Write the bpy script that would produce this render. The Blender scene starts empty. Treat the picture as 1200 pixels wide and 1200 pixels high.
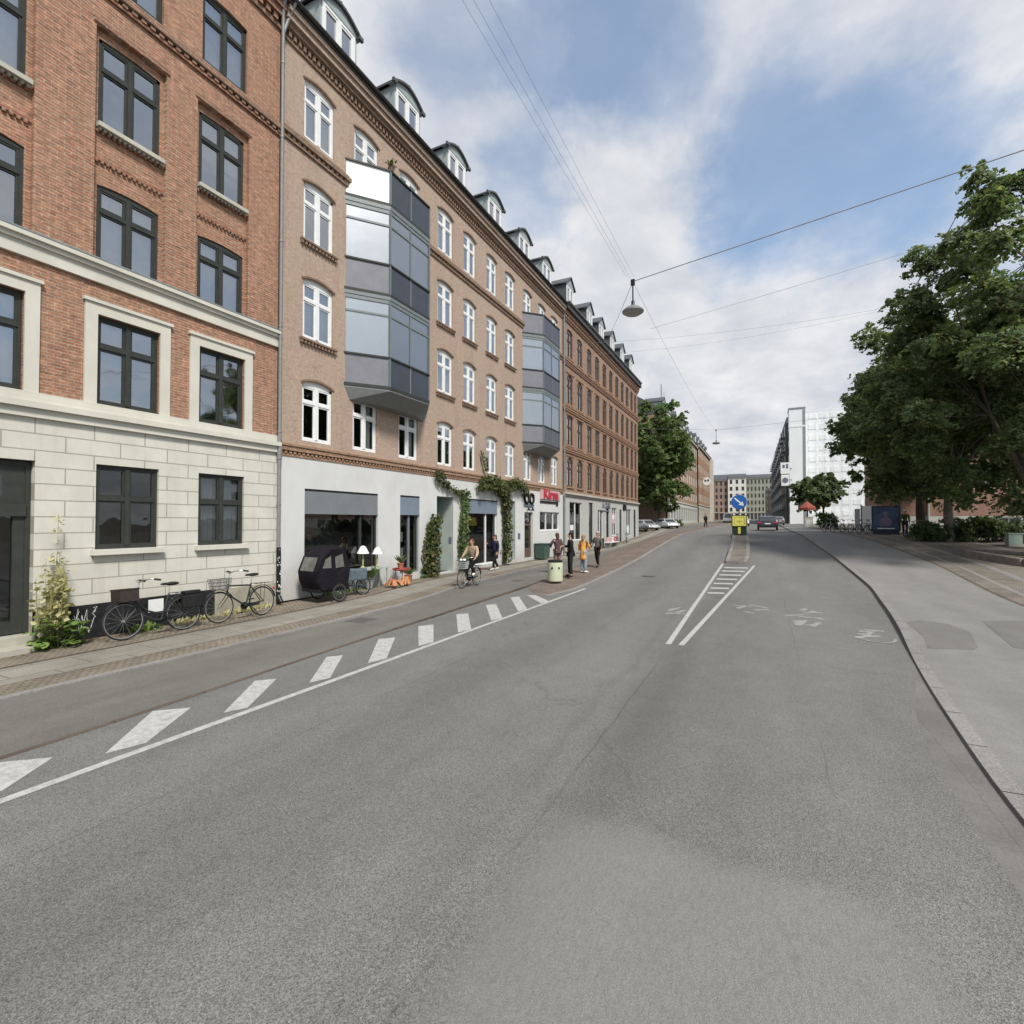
SKYB = 1.0
EXPO = 0.56
import bpy, bmesh, math, random
import numpy as np
from mathutils import Vector, Matrix, noise
random.seed(7)
R = math.radians
PI = math.pi
SC = bpy.context.scene
COL = SC.collection

# ------------------------------------------------------------------ terrain
def ss(a, b, x):
    s = min(1.0, max(0.0, (x - a) / (b - a)))
    return s * s * (3 - 2 * s)

def zg(X, Y):
    """street level: flat near the camera, then the road climbs gently"""
    r = 1.5 * ss(18, 46, Y) + .010 * max(0, Y - 46)
    l = 1.8 * ss(36, 90, Y) + .009 * max(0, Y - 60)
    w = ss(-12, -6.5, X)
    return l + (r - l) * w

# ------------------------------------------------------------------ node helpers
def new_mat(name):
    m = bpy.data.materials.new(name)
    m.use_nodes = True
    nt = m.node_tree
    nt.nodes.clear()
    out = nt.nodes.new('ShaderNodeOutputMaterial')
    return m, nt, out

class NT:
    def __init__(s, nt): s.nt = nt
    def n(s, typ, **kw):
        nd = s.nt.nodes.new(typ)
        for k, v in kw.items():
            if k.startswith('i_'):
                key = k[2:]
                key = int(key) if key.isdigit() else key.replace('_', ' ')
                nd.inputs[key].default_value = v
            else:
                setattr(nd, k, v)
        return nd
    def l(s, a, b): s.nt.links.new(a, b)
    def math(s, op, a, b=None, c=None, clamp=False):
        nd = s.nt.nodes.new('ShaderNodeMath'); nd.operation = op; nd.use_clamp = clamp
        for i, v in enumerate((a, b, c)):
            if v is None: continue
            if isinstance(v, (int, float)): nd.inputs[i].default_value = v
            else: s.l(v, nd.inputs[i])
        return nd.outputs[0]
    def mix(s, fac, a, b, blend='MIX'):
        nd = s.nt.nodes.new('ShaderNodeMix'); nd.data_type = 'RGBA'; nd.blend_type = blend
        for sock, v in ((nd.inputs[0], fac), (nd.inputs[6], a), (nd.inputs[7], b)):
            if isinstance(v, (int, float)): sock.default_value = v
            elif isinstance(v, tuple): sock.default_value = (*v[:3], 1)
            else: s.l(v, sock)
        return nd.outputs[2]
    def ramp(s, fac, stops, interp='LINEAR'):
        nd = s.nt.nodes.new('ShaderNodeValToRGB'); cr = nd.color_ramp; cr.interpolation = interp
        while len(cr.elements) < len(stops): cr.elements.new(.5)
        for e, (p, c) in zip(cr.elements, stops):
            e.position = p
            e.color = (*c, 1) if isinstance(c, tuple) else (c, c, c, 1)
        s.l(fac, nd.inputs[0])
        return nd.outputs[0]
    def pos(s): return s.n('ShaderNodeNewGeometry').outputs['Position']
    def obj(s): return s.n('ShaderNodeTexCoord').outputs['Object']
    def noise(s, vec, scale, detail=3, rough=.55, out=0, dist=0.0):
        nd = s.n('ShaderNodeTexNoise', i_Scale=scale, i_Detail=detail, i_Roughness=rough, i_Distortion=dist)
        if vec is not None: s.l(vec, nd.inputs['Vector'])
        return nd.outputs[out]
    def scale(s, vec, v):
        nd = s.n('ShaderNodeMapping'); nd.inputs['Scale'].default_value = v
        s.l(vec, nd.inputs['Vector']); return nd.outputs[0]
    def sep(s, vec):
        nd = s.n('ShaderNodeSeparateXYZ'); s.l(vec, nd.inputs[0]); return nd.outputs
    def comb(s, x, y, z):
        nd = s.n('ShaderNodeCombineXYZ')
        for i, v in enumerate((x, y, z)):
            if isinstance(v, (int, float)): nd.inputs[i].default_value = v
            else: s.l(v, nd.inputs[i])
        return nd.outputs[0]
    def bump(s, h, strength=.3, dist=.01):
        nd = s.n('ShaderNodeBump', i_Strength=strength, i_Distance=dist); s.l(h, nd.inputs['Height'])
        return nd.outputs[0]
    def bsdf(s, out, color, rough=.7, metal=0.0, spec=.4, normal=None, coat=0.0):
        b = s.n('ShaderNodeBsdfPrincipled')
        for k, v in (('Base Color', color), ('Roughness', rough), ('Metallic', metal), ('Specular IOR Level', spec), ('Coat Weight', coat)):
            if isinstance(v, (int, float)): b.inputs[k].default_value = v
            elif isinstance(v, tuple): b.inputs[k].default_value = (*v, 1)
            else: s.l(v, b.inputs[k])
        if normal is not None: s.l(normal, b.inputs['Normal'])
        s.l(b.outputs[0], out.inputs[0])
        return b

_mats = {}
def plain(name, color, rough=.6, metal=0.0, var=.18, scale=6.0, bump=0.0, spec=.4, coat=0.0):
    """a paint / cloth / metal with uneven tone"""
    if name in _mats: return _mats[name]
    m, nt, out = new_mat(name); t = NT(nt)
    v = t.noise(t.obj(), scale, 5, .65)
    dark = tuple(c * (1 - var) for c in color); light = tuple(min(1, c * (1 + var)) for c in color)
    col = t.ramp(v, [(.3, dark), (.7, light)])
    nrm = t.bump(t.noise(t.obj(), scale * 8, 3), bump, .01) if bump else None
    t.bsdf(out, col, rough, metal, spec, nrm, coat)
    _mats[name] = m
    return m

# ------------------------------------------------------------------ mesh builder
class MB:
    def __init__(s): s.v = []; s.f = []; s.m = []
    def add(s, vs, fs, m=0):
        o = len(s.v); s.v += [tuple(p) for p in vs]
        for f in fs: s.f.append(tuple(i + o for i in f)); s.m.append(m)
        return o
    def quad(s, a, b, c, d, m=0): s.add([a, b, c, d], [(0, 1, 2, 3)], m)
    def box(s, x0, x1, y0, y1, z0, z1, m=0):
        if x0 > x1: x0, x1 = x1, x0
        if y0 > y1: y0, y1 = y1, y0
        if z0 > z1: z0, z1 = z1, z0
        s.add([(x0, y0, z0), (x1, y0, z0), (x1, y1, z0), (x0, y1, z0), (x0, y0, z1), (x1, y0, z1), (x1, y1, z1), (x0, y1, z1)],
              [(0, 3, 2, 1), (4, 5, 6, 7), (0, 1, 5, 4), (1, 2, 6, 5), (2, 3, 7, 6), (3, 0, 4, 7)], m)
    def prism(s, poly, axis, a, b, m=0):
        """extrude a 2D polygon along an axis: 'x' -> (y,z), 'y' -> (x,z), 'z' -> (x,y)"""
        def P(p, t):
            if axis == 'x': return (t, p[0], p[1])
            if axis == 'y': return (p[0], t, p[1])
            return (p[0], p[1], t)
        n = len(poly)
        vs = [P(p, a) for p in poly] + [P(p, b) for p in poly]
        fs = [tuple(range(n - 1, -1, -1)), tuple(range(n, 2 * n))] + [(i, (i + 1) % n, n + (i + 1) % n, n + i) for i in range(n)]
        s.add(vs, fs, m)
    def tube(s, pts, r, n=8, m=0, cap=True):
        pts = [Vector(p) for p in pts]
        rs = r if isinstance(r, (list, tuple)) else [r] * len(pts)
        vs = []; prev = None
        for i, p in enumerate(pts):
            d = (pts[min(i + 1, len(pts) - 1)] - pts[max(i - 1, 0)])
            d = d.normalized() if d.length > 1e-9 else Vector((0, 0, 1))
            if prev is None:
                u = d.orthogonal().normalized()
            else:
                u = prev - d * prev.dot(d)
                u = u.normalized() if u.length > 1e-6 else d.orthogonal().normalized()
            prev = u; w = d.cross(u)
            for k in range(n):
                a = 2 * PI * k / n
                vs.append(p + (u * math.cos(a) + w * math.sin(a)) * rs[i])
        fs = []
        for i in range(len(pts) - 1):
            for k in range(n):
                k2 = (k + 1) % n
                fs.append((i * n + k, i * n + k2, (i + 1) * n + k2, (i + 1) * n + k))
        if cap:
            fs.append(tuple(range(n - 1, -1, -1))); b = (len(pts) - 1) * n
            fs.append(tuple(range(b, b + n)))
        s.add(vs, fs, m)
    def lathe(s, prof, n=20, c=(0, 0, 0), m=0):
        vs = []; fs = []
        for (r, z) in prof:
            for k in range(n):
                a = 2 * PI * k / n
                vs.append((c[0] + r * math.cos(a), c[1] + r * math.sin(a), c[2] + z))
        for i in range(len(prof) - 1):
            for k in range(n):
                k2 = (k + 1) % n
                fs.append((i * n + k, i * n + k2, (i + 1) * n + k2, (i + 1) * n + k))
        fs.append(tuple(range(n - 1, -1, -1))); b = (len(prof) - 1) * n
        fs.append(tuple(range(b, b + n)))
        s.add(vs, fs, m)
    def torus(s, Rr, r, c, axis='y', n=36, k=8, m=0):
        vs = []; fs = []
        for i in range(n):
            a = 2 * PI * i / n
            for j in range(k):
                b = 2 * PI * j / k
                rr = Rr + r * math.cos(b); h = r * math.sin(b)
                x, z = rr * math.cos(a), rr * math.sin(a)
                if axis == 'y': vs.append((c[0] + x, c[1] + h, c[2] + z))
                elif axis == 'x': vs.append((c[0] + h, c[1] + x, c[2] + z))
                else: vs.append((c[0] + x, c[1] + z, c[2] + h))
        for i in range(n):
            for j in range(k):
                i2, j2 = (i + 1) % n, (j + 1) % k
                fs.append((i * k + j, i * k + j2, i2 * k + j2, i2 * k + j))
        s.add(vs, fs, m)
    def ball(s, c, rx, ry=None, rz=None, n=12, k=8, m=0):
        ry = rx if ry is None else ry; rz = rx if rz is None else rz
        vs = [(c[0], c[1], c[2] - rz)]; fs = []
        for i in range(1, k):
            t = -PI / 2 + PI * i / k
            for j in range(n):
                a = 2 * PI * j / n
                vs.append((c[0] + rx * math.cos(t) * math.cos(a), c[1] + ry * math.cos(t) * math.sin(a), c[2] + rz * math.sin(t)))
        vs.append((c[0], c[1], c[2] + rz)); top = len(vs) - 1
        for j in range(n):
            fs.append((0, 1 + (j + 1) % n, 1 + j))
            fs.append((top, top - n + j, top - n + (j + 1) % n))
        for i in range(k - 2):
            for j in range(n):
                a, b = 1 + i * n + j, 1 + i * n + (j + 1) % n
                fs.append((a, b, b + n, a + n))
        s.add(vs, fs, m)
    def xf(s, M, start=0):
        for i in range(start, len(s.v)): s.v[i] = tuple(M @ Vector(s.v[i]))
    def build(s, name, mats, parent=None, world=False, smooth=None, bevel=0.0, loc=None):
        me = bpy.data.meshes.new(name)
        v = s.v
        if world and parent is not None:
            o = Vector((0, 0, 0)); p = parent
            while p is not None: o += Vector(p.location); p = p.parent
            v = [(a[0] - o.x, a[1] - o.y, a[2] - o.z) for a in v]
        me.from_pydata(v, [], s.f)
        mats = mats if isinstance(mats, (list, tuple)) else [mats]
        for m in mats: me.materials.append(m)
        if len(mats) > 1: me.polygons.foreach_set('material_index', s.m)
        if bevel:
            bm = bmesh.new(); bm.from_mesh(me)
            bmesh.ops.remove_doubles(bm, verts=bm.verts, dist=1e-5)
            es = [e for e in bm.edges if len(e.link_faces) == 2 and e.calc_face_angle(0) > .5]
            bmesh.ops.bevel(bm, geom=es, offset=bevel, segments=2, affect='EDGES', profile=.6, clamp_overlap=True)
            bm.to_mesh(me); bm.free()
        me.update()
        if smooth is not None:
            me.polygons.foreach_set('use_smooth', [True] * len(me.polygons))
            me.set_sharp_from_angle(angle=R(smooth))
        ob = bpy.data.objects.new(name, me); COL.objects.link(ob)
        if parent is not None: ob.parent = parent
        if loc is not None: ob.location = loc
        return ob

def tag(o, label=None, cat=None, group=None, kind=None):
    if label: o['label'] = label
    if cat: o['category'] = cat
    if group: o['group'] = group
    if kind: o['kind'] = kind
    return o
def thing(name, label, cat, loc=(0, 0, 0), rz=0.0, group=None):
    o = bpy.data.objects.new(name, None); COL.objects.link(o)
    o.empty_display_size = .2
    o.location = loc; o.rotation_euler = (0, 0, rz)
    return tag(o, label, cat, group)
KIDS = {}
def kids(o): return [c for c in o.children]
def dup(o, parent=None, loc=None, rz=None):
    c = o.copy(); COL.objects.link(c)
    if parent is not None: c.parent = parent
    if loc is not None: c.location = loc
    if rz is not None: c.rotation_euler = (0, 0, rz)
    for ch in list(o.children):
        dup(ch, c)
    return c
def struct(mb, name, mats, smooth=None):
    o = mb.build(name, mats, smooth=smooth); o['kind'] = 'structure'; return o

def text_mesh(s, size, depth=.01, bold=0.0, shear=0.0):
    cu = bpy.data.curves.new('lettering', 'FONT'); cu.body = s; cu.size = size; cu.extrude = depth; cu.offset = bold; cu.shear = shear
    cu.align_x = 'CENTER'; cu.align_y = 'CENTER'
    ob = bpy.data.objects.new('lettering', cu); COL.objects.link(ob)
    dg = bpy.context.evaluated_depsgraph_get(); dg.update()
    me = bpy.data.meshes.new_from_object(ob.evaluated_get(dg))
    vs = [tuple(v.co) for v in me.vertices]; fs = [tuple(p.vertices) for p in me.polygons]
    bpy.data.objects.remove(ob); bpy.data.curves.remove(cu); bpy.data.meshes.remove(me)
    return vs, fs
def add_text_on_facade(mb, s, size, X, yc, zc, depth=.015, bold=0.0, stretch=1.0, m=0):
    """lettering standing on a wall that faces +X: text x runs along +Y"""
    vs, fs = text_mesh(s, size, depth, bold)
    mb.add([(X + depth + z, yc + x * stretch, zc + y) for x, y, z in vs], fs, m)
# ------------------------------------------------------------------ materials
def brick_mat(name, c1, c2, mortar, bw=.24, rh=.0667, ms=.012, rough=.85, bump=.35, blotch=.25, axis='YZ', stain=(.5, .45, .4), vary=.3, speck=.14, mott=.0, tan=(.4, .3, .2)):
    m, nt, out = new_mat(name); t = NT(nt)
    p = t.sep(t.pos())
    vec = t.comb(p[1] if axis == 'YZ' else p[0], p[2], 0.0)
    b = t.n('ShaderNodeTexBrick', offset=.5, i_Scale=1.0)
    b.inputs['Brick Width'].default_value = bw; b.inputs['Row Height'].default_value = rh
    b.inputs['Mortar Size'].default_value = ms; b.inputs['Mortar Smooth'].default_value = .2
    b.inputs['Color1'].default_value = (*c1, 1); b.inputs['Color2'].default_value = (*c2, 1); b.inputs['Mortar'].default_value = (*mortar, 1)
    t.l(vec, b.inputs['Vector'])
    big = t.noise(t.scale(t.pos(), (.5, .5, .3)), 1.3, 5, .6)
    fine = t.noise(t.pos(), 30, 4, .75)
    # every brick fired a little differently
    per = t.noise(t.comb(t.math('DIVIDE', p[1] if axis == 'YZ' else p[0], bw * .8), t.math('DIVIDE', p[2], rh * 1.05), 0.0), 1.0, 1, .5)
    col = t.mix(1.0, b.outputs['Color'], t.ramp(per, [(.28, 1 - vary), (.5, 1.0), (.74, 1 + vary)]), 'MULTIPLY')
    col = t.mix(t.ramp(big, [(.35, 0.0), (.75, blotch)]), col, stain, 'MULTIPLY')
    col = t.mix(t.ramp(fine, [(.35, 0.0), (.8, .3)]), col, (mortar[0] * 1.1, mortar[1] * 1.1, mortar[2] * 1.1))
    spk = t.noise(t.pos(), 11, 5, .82)
    col = t.mix(1.0, col, t.ramp(spk, [(.3, 1 - speck), (.7, 1 + speck)]), 'MULTIPLY')
    hue = t.noise(t.pos(), 1.7, 6, .72)
    col = t.mix(t.ramp(hue, [(.42, 0.0), (.68, mott)]), col, tan)
    soot = t.noise(t.scale(t.pos(), (1.5, 1.5, .22)), 1.6, 5, .6)
    col = t.mix(t.ramp(soot, [(.48, 0.0), (.8, .3)]), col, (.6, .58, .55), 'MULTIPLY')
    h = t.math('SUBTRACT', t.math('MULTIPLY', fine, .3), b.outputs['Fac'])
    t.bsdf(out, col, rough, 0, .25, t.bump(h, bump, .008))
    return m

def plaster_mat(name, c, var=.1, scale=1.2, stain=.15, rough=.85):
    m, nt, out = new_mat(name); t = NT(nt)
    a = t.noise(t.pos(), scale, 6, .6); f = t.noise(t.pos(), 35, 3, .6)
    streak = t.noise(t.scale(t.pos(), (1.3, 1.3, .35)), 1.6, 6, .7)
    col = t.ramp(a, [(.3, tuple(x * (1 - var) for x in c)), (.7, tuple(min(1, x * (1 + var)) for x in c))])
    col = t.mix(t.ramp(streak, [(.5, 0.0), (.8, stain)]), col, (c[0] * .55, c[1] * .53, c[2] * .48))
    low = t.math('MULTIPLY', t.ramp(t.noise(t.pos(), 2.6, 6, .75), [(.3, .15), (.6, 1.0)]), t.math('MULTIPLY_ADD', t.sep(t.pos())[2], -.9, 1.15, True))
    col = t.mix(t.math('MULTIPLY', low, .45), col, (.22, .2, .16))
    t.bsdf(out, col, rough, 0, .25, t.bump(f, .12, .005))
    return m

def asphalt_mat(name, base, speck=.5, bands=None, patchy=.25, blur_patch=False, grain=95, bump=.5):
    m, nt, out = new_mat(name); t = NT(nt)
    P = t.pos(); p = t.sep(P)
    v = t.n('ShaderNodeTexVoronoi', i_Scale=grain); t.l(P, v.inputs['Vector'])
    stone = t.ramp(v.outputs['Color'], [(.15, 1 - speck), (.55, 1.0), (.9, 1 + speck * .9)])
    v2 = t.noise(P, 40, 5, .8)
    spk = t.ramp(v2, [(.3, 1 - speck * .35), (.7, 1 + speck * .35)])
    big = t.noise(t.scale(P, (1, .22, 1)), .9, 6, .62)
    col = t.mix(1.0, t.mix(1.0, base, stone, 'MULTIPLY'), spk, 'MULTIPLY')
    col = t.mix(1.0, col, t.ramp(big, [(.25, 1 - patchy), (.75, 1 + patchy)]), 'MULTIPLY')
    med = t.noise(P, 2.1, 5, .6)
    col = t.mix(1.0, col, t.ramp(med, [(.3, .94), (.7, 1.06)]), 'MULTIPLY')
    if bands:
        # faint seams between paving lanes and polished wheel paths
        for (sx, sw) in ((-1.72, .018), (-4.95, .015), (.55, .012)):
            ds = t.math('ABSOLUTE', t.math('SUBTRACT', t.math('ADD', p[0], t.math('MULTIPLY_ADD', t.noise(t.scale(P, (0.0, 1.3, 0.0)), 1.0, 4), .09, -.045)), sx))
            sf = t.math('MULTIPLY', t.ramp(t.math('DIVIDE', ds, sw), [(.5, 1.0), (1.0, 0.0)]), t.ramp(t.noise(t.scale(P, (1, .5, 1)), .9, 3), [(.42, 0.0), (.55, .32)]))
            col = t.mix(sf, col, (.04, .04, .04))
        # worn wheel tracks and darker oil lines running along the street (at given X)
        wob = t.math('MULTIPLY_ADD', t.noise(t.scale(P, (0.0, .12, 0.0)), 1.0, 2), 1.2, -.6)
        x = t.math('ADD', p[0], wob)
        for (xc, wd, k) in bands:
            d = t.math('ABSOLUTE', t.math('SUBTRACT', x, xc))
            f = t.n('ShaderNodeMapRange', interpolation_type='SMOOTHSTEP')
            f.inputs['From Min'].default_value = wd; f.inputs['From Max'].default_value = 0.0
            f.inputs['To Min'].default_value = 1.0; f.inputs['To Max'].default_value = k
            t.l(d, f.inputs['Value'])
            col = t.mix(1.0, col, t.comb(f.outputs[0], f.outputs[0], f.outputs[0]), 'MULTIPLY')
        # cracks sealed with bitumen
        w = t.n('ShaderNodeTexVoronoi', feature='DISTANCE_TO_EDGE', i_Scale=.16)
        wp = t.n('ShaderNodeVectorMath', operation='ADD'); t.l(P, wp.inputs[0])
        wn = t.noise(P, .6, 5, .6, out=1); ws = t.n('ShaderNodeVectorMath', operation='SCALE'); ws.inputs['Scale'].default_value = 1.6
        t.l(wn, ws.inputs[0]); t.l(ws.outputs[0], wp.inputs[1]); t.l(wp.outputs[0], w.inputs['Vector'])
        ck = t.ramp(w.outputs['Distance'], [(.0, 1.0), (.004, 0.0)])
        brk = t.ramp(t.noise(P, .5, 3), [(.46, 0.0), (.54, 1.0)])
        col = t.mix(t.math('MULTIPLY', t.math('MULTIPLY', ck, brk), .3), col, (.045, .045, .045))
        # small dark spots
        sp = t.n('ShaderNodeTexVoronoi', i_Scale=3.1); t.l(P, sp.inputs['Vector'])
        spm = t.ramp(sp.outputs['Distance'], [(.03, 1.0), (.06, 0.0)])
        col = t.mix(t.math('MULTIPLY', spm, .35), col, (.05, .05, .05))
    if blur_patch:
        # made-up pale smooth patch in the lane, imitating blur under the camera
        nx = t.math('MULTIPLY_ADD', t.noise(P, 1.1, 4), 1.2, -.6)
        e = t.math('MULTIPLY_ADD', p[0], .0, 0.0)
        dx = t.math('ABSOLUTE', t.math('ADD', t.math('SUBTRACT', p[0], -.35), t.math('MULTIPLY', nx, .4)))
        dy = t.math('ABSOLUTE', t.math('ADD', t.math('SUBTRACT', p[1], 2.6), t.math('MULTIPLY', nx, .6)))
        mx = t.n('ShaderNodeMapRange', interpolation_type='SMOOTHSTEP'); mx.inputs['From Min'].default_value = 1.5; mx.inputs['From Max'].default_value = .9
        my = t.n('ShaderNodeMapRange', interpolation_type='SMOOTHSTEP'); my.inputs['From Min'].default_value = 1.75; my.inputs['From Max'].default_value = 1.25
        t.l(dx, mx.inputs['Value']); t.l(dy, my.inputs['Value'])
        f = t.math('MULTIPLY', mx.outputs[0], my.outputs[0])
        sm = t.mix(1.0, tuple(b * 1.38 for b in base), t.ramp(t.noise(t.scale(P, (14, 3, 1)), 3.0, 4), [(.3, .88), (.7, 1.12)]), 'MULTIPLY')
        col = t.mix(t.math('MULTIPLY', f, .55), col, sm)
    h = t.math('ADD', v.outputs['Distance'], t.math('MULTIPLY', v2, .5))
    rg = t.ramp(v2, [(.3, .75), (.7, .95)])
    t.bsdf(out, col, rg, 0, .3, t.bump(h, bump, .006))
    return m

def paint_mat(name, c, wear=.5):
    """road paint, worn through to the asphalt in places"""
    m, nt, out = new_mat(name); t = NT(nt)
    P = t.pos()
    a = t.noise(P, 9, 6, .75); b = t.noise(P, 70, 3, .7)
    f = t.ramp(t.math('ADD', a, t.math('MULTIPLY', b, .5)), [(.74 - wear * .25, 0.0), (1.05 - wear * .2, .8)])
    col = t.mix(f, c, (.17, .17, .165))
    t.bsdf(out, col, .8, 0, .3, t.bump(b, .3, .004))
    return m

def paving_mat(name, c1, c2, joint, bw, rh, ms, axis='XY', rot=0.0, var=.3, offset=.5):
    m, nt, out = new_mat(name); t = NT(nt)
    P = t.pos(); p = t.sep(P)
    mp = t.n('ShaderNodeMapping'); mp.inputs['Rotation'].default_value = (0, 0, rot); t.l(t.comb(p[0], p[1], 0.0), mp.inputs['Vector'])
    b = t.n('ShaderNodeTexBrick', offset=offset, i_Scale=1.0)
    b.inputs['Brick Width'].default_value = bw; b.inputs['Row Height'].default_value = rh
    b.inputs['Mortar Size'].default_value = ms; b.inputs['Mortar Smooth'].default_value = .3
    b.inputs['Color1'].default_value = (*c1, 1); b.inputs['Color2'].default_value = (*c2, 1); b.inputs['Mortar'].default_value = (*joint, 1)
    t.l(mp.outputs[0], b.inputs['Vector'])
    big = t.noise(P, .9, 6, .65); f = t.noise(P, 40, 4, .7)
    col = t.mix(1.0, b.outputs['Color'], t.ramp(big, [(.25, 1 - var), (.75, 1 + var * .7)]), 'MULTIPLY')
    col = t.mix(1.0, col, t.ramp(f, [(.25, .75), (.75, 1.22)]), 'MULTIPLY')
    h = t.math('SUBTRACT', t.math('MULTIPLY', f, .4), b.outputs['Fac'])
    t.bsdf(out, col, .85, 0, .25, t.bump(h, .4, .008))
    return m

def glass_mat(name, tint=(.8, .84, .85), base=.12, gain=1.0, rough=.015):
    m, nt, out = new_mat(name); t = NT(nt)
    lw = t.n('ShaderNodeFresnel', i_IOR=1.6)
    wob = t.bump(t.noise(t.pos(), 1.1, 2), .12, .05)
    t.l(wob, lw.inputs['Normal'])
    f = t.math('MULTIPLY_ADD', lw.outputs[0], gain, base, True)
    tr = t.n('ShaderNodeBsdfTransparent'); tr.inputs[0].default_value = (*tint, 1)
    gl = t.n('ShaderNodeBsdfGlossy'); gl.inputs['Roughness'].default_value = rough; gl.inputs[0].default_value = (.95, .97, 1, 1)
    t.l(wob, gl.inputs['Normal'])
    mx = t.n('ShaderNodeMixShader'); t.l(f, mx.inputs[0]); t.l(tr.outputs[0], mx.inputs[1]); t.l(gl.outputs[0], mx.inputs[2])
    t.l(mx.outputs[0], out.inputs[0])
    return m

def leaf_mat(name, stops, trans=.35, rough=.55):
    m, nt, out = new_mat(name); t = NT(nt)
    g = t.n('ShaderNodeNewGeometry')
    big = t.noise(g.outputs['Position'], .55, 3)
    f = t.math('ADD', t.math('MULTIPLY', g.outputs['Random Per Island'], .75), t.math('MULTIPLY_ADD', big, .7, -.22))
    col = t.ramp(f, stops)
    b = t.n('ShaderNodeBsdfPrincipled', i_Roughness=rough); b.inputs['Specular IOR Level'].default_value = .3
    t.l(col, b.inputs['Base Color'])
    tl = t.n('ShaderNodeBsdfTranslucent'); t.l(t.mix(1.0, col, (1.12, 1.22, .68), 'MULTIPLY'), tl.inputs[0])
    mx = t.n('ShaderNodeMixShader', i_0=trans); t.l(b.outputs[0], mx.inputs[1]); t.l(tl.outputs[0], mx.inputs[2])
    t.l(mx.outputs[0], out.inputs[0])
    return m

def rustic_mat(name, c):
    """cream rusticated ashlar: grooved joints in large blocks"""
    m, nt, out = new_mat(name); t = NT(nt)
    p = t.sep(t.pos())
    wy = t.math('ADD', p[2], .07)
    b = t.n('ShaderNodeTexBrick', offset=.5, i_Scale=1.0)
    b.inputs['Brick Width'].default_value = 1.02; b.inputs['Row Height'].default_value = .335
    b.inputs['Mortar Size'].default_value = .012; b.inputs['Mortar Smooth'].default_value = .15
    t.l(t.comb(t.math('ADD', p[1], .12), wy, 0.0), b.inputs['Vector'])
    b.inputs['Color1'].default_value = (*c, 1); b.inputs['Color2'].default_value = (c[0] * .95, c[1] * .94, c[2] * .92, 1)
    b.inputs['Mortar'].default_value = (c[0] * .56, c[1] * .54, c[2] * .5, 1)
    a = t.noise(t.pos(), 1.6, 6, .65); st = t.noise(t.scale(t.pos(), (3, 3, .2)), 2.4, 4)
    col = t.mix(1.0, b.outputs['Color'], t.ramp(a, [(.3, .9), (.7, 1.06)]), 'MULTIPLY')
    col = t.mix(t.ramp(st, [(.5, 0.0), (.85, .28)]), col, (c[0] * .6, c[1] * .58, c[2] * .5))
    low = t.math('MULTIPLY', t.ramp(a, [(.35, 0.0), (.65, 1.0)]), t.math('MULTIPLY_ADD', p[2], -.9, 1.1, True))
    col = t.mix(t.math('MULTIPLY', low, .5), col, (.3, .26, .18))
    f = t.noise(t.pos(), 40, 3)
    h = t.math('SUBTRACT', t.math('MULTIPLY', f, .08), b.outputs['Fac'])
    t.bsdf(out, col, .85, 0, .25, t.bump(h, .6, .02))
    return m

M = {}
M['brick1'] = brick_mat('red_orange_brick', (.375, .148, .08), (.265, .1, .056), (.35, .285, .22), ms=.010, blotch=.4, stain=(.65, .6, .56), vary=.36, speck=.3, mott=.4, tan=(.34, .23, .145))
M['brick1_dark'] = brick_mat('weathered_brick', (.30, .12, .065), (.2, .085, .05), (.3, .25, .2), ms=.01)
M['brick2'] = brick_mat('washed_tan_brick', (.405, .29, .23), (.35, .245, .195), (.415, .32, .26), ms=.010, bump=.35, blotch=.5, stain=(.78, .73, .7), vary=.1, speck=.3, mott=.75, tan=(.375, .305, .22))
M['brick2_trim'] = brick_mat('brown_trim_brick', (.25, .165, .118), (.19, .122, .088), (.24, .17, .12), ms=.010)
M['brick3'] = brick_mat('dull_red_brick', (.32, .165, .11), (.24, .115, .08), (.33, .26, .2), ms=.012, blotch=.45, vary=.35, speck=.22, mott=.4, tan=(.34, .24, .16))
M['brick3_trim'] = brick_mat('orange_trim_brick', (.36, .19, .105), (.28, .145, .085), (.34, .26, .19), ms=.010)
M['brick4'] = brick_mat('far_brown_brick', (.33, .2, .13), (.27, .155, .1), (.3, .24, .18), ms=.012, blotch=.5)
M['brick_right'] = brick_mat('far_red_brick', (.33, .175, .125), (.27, .14, .1), (.3, .22, .18), ms=.012, axis='XZ')
M['rustic'] = rustic_mat('cream_ashlar', (.59, .575, .51))
M['cream'] = plaster_mat('cream_trim_paint', (.56, .54, .47), .08)
M['cream_dull'] = plaster_mat('grey_cream_trim', (.45, .43, .37), .1)
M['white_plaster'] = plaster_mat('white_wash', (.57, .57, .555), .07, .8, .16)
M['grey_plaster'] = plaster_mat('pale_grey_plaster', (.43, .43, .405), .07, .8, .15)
M['tar'] = plain('tarred_plinth', (.02, .021, .022), .8, var=.5, scale=5, spec=.15)
M['plinth'] = plaster_mat('dirty_plinth', (.36, .33, .26), .2, 2.5, .4)
M['frame_dark'] = plain('dark_olive_window_paint', (.04, .043, .038), .5, var=.15, spec=.2)
M['frame_white'] = plain('white_window_paint', (.72, .73, .72), .45, var=.06)
M['frame_brown'] = plain('brown_window_paint', (.07, .05, .04), .5, var=.2)
M['glass'] = glass_mat('window_glass', base=.3, gain=1.4, rough=.03)
M['glass_dark'] = glass_mat('shop_glass', (.72, .76, .76), base=.05, gain=.8)
M['glass_bay'] = glass_mat('balcony_glass', (.8, .84, .84), base=.3, gain=1.1, rough=.27)
M['curtain'] = plain('white_curtain', (.72, .71, .68), .9, var=.15, scale=3)
M['curtain_grey'] = plain('grey_blind', (.38, .4, .42), .9, var=.15, scale=3)
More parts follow.
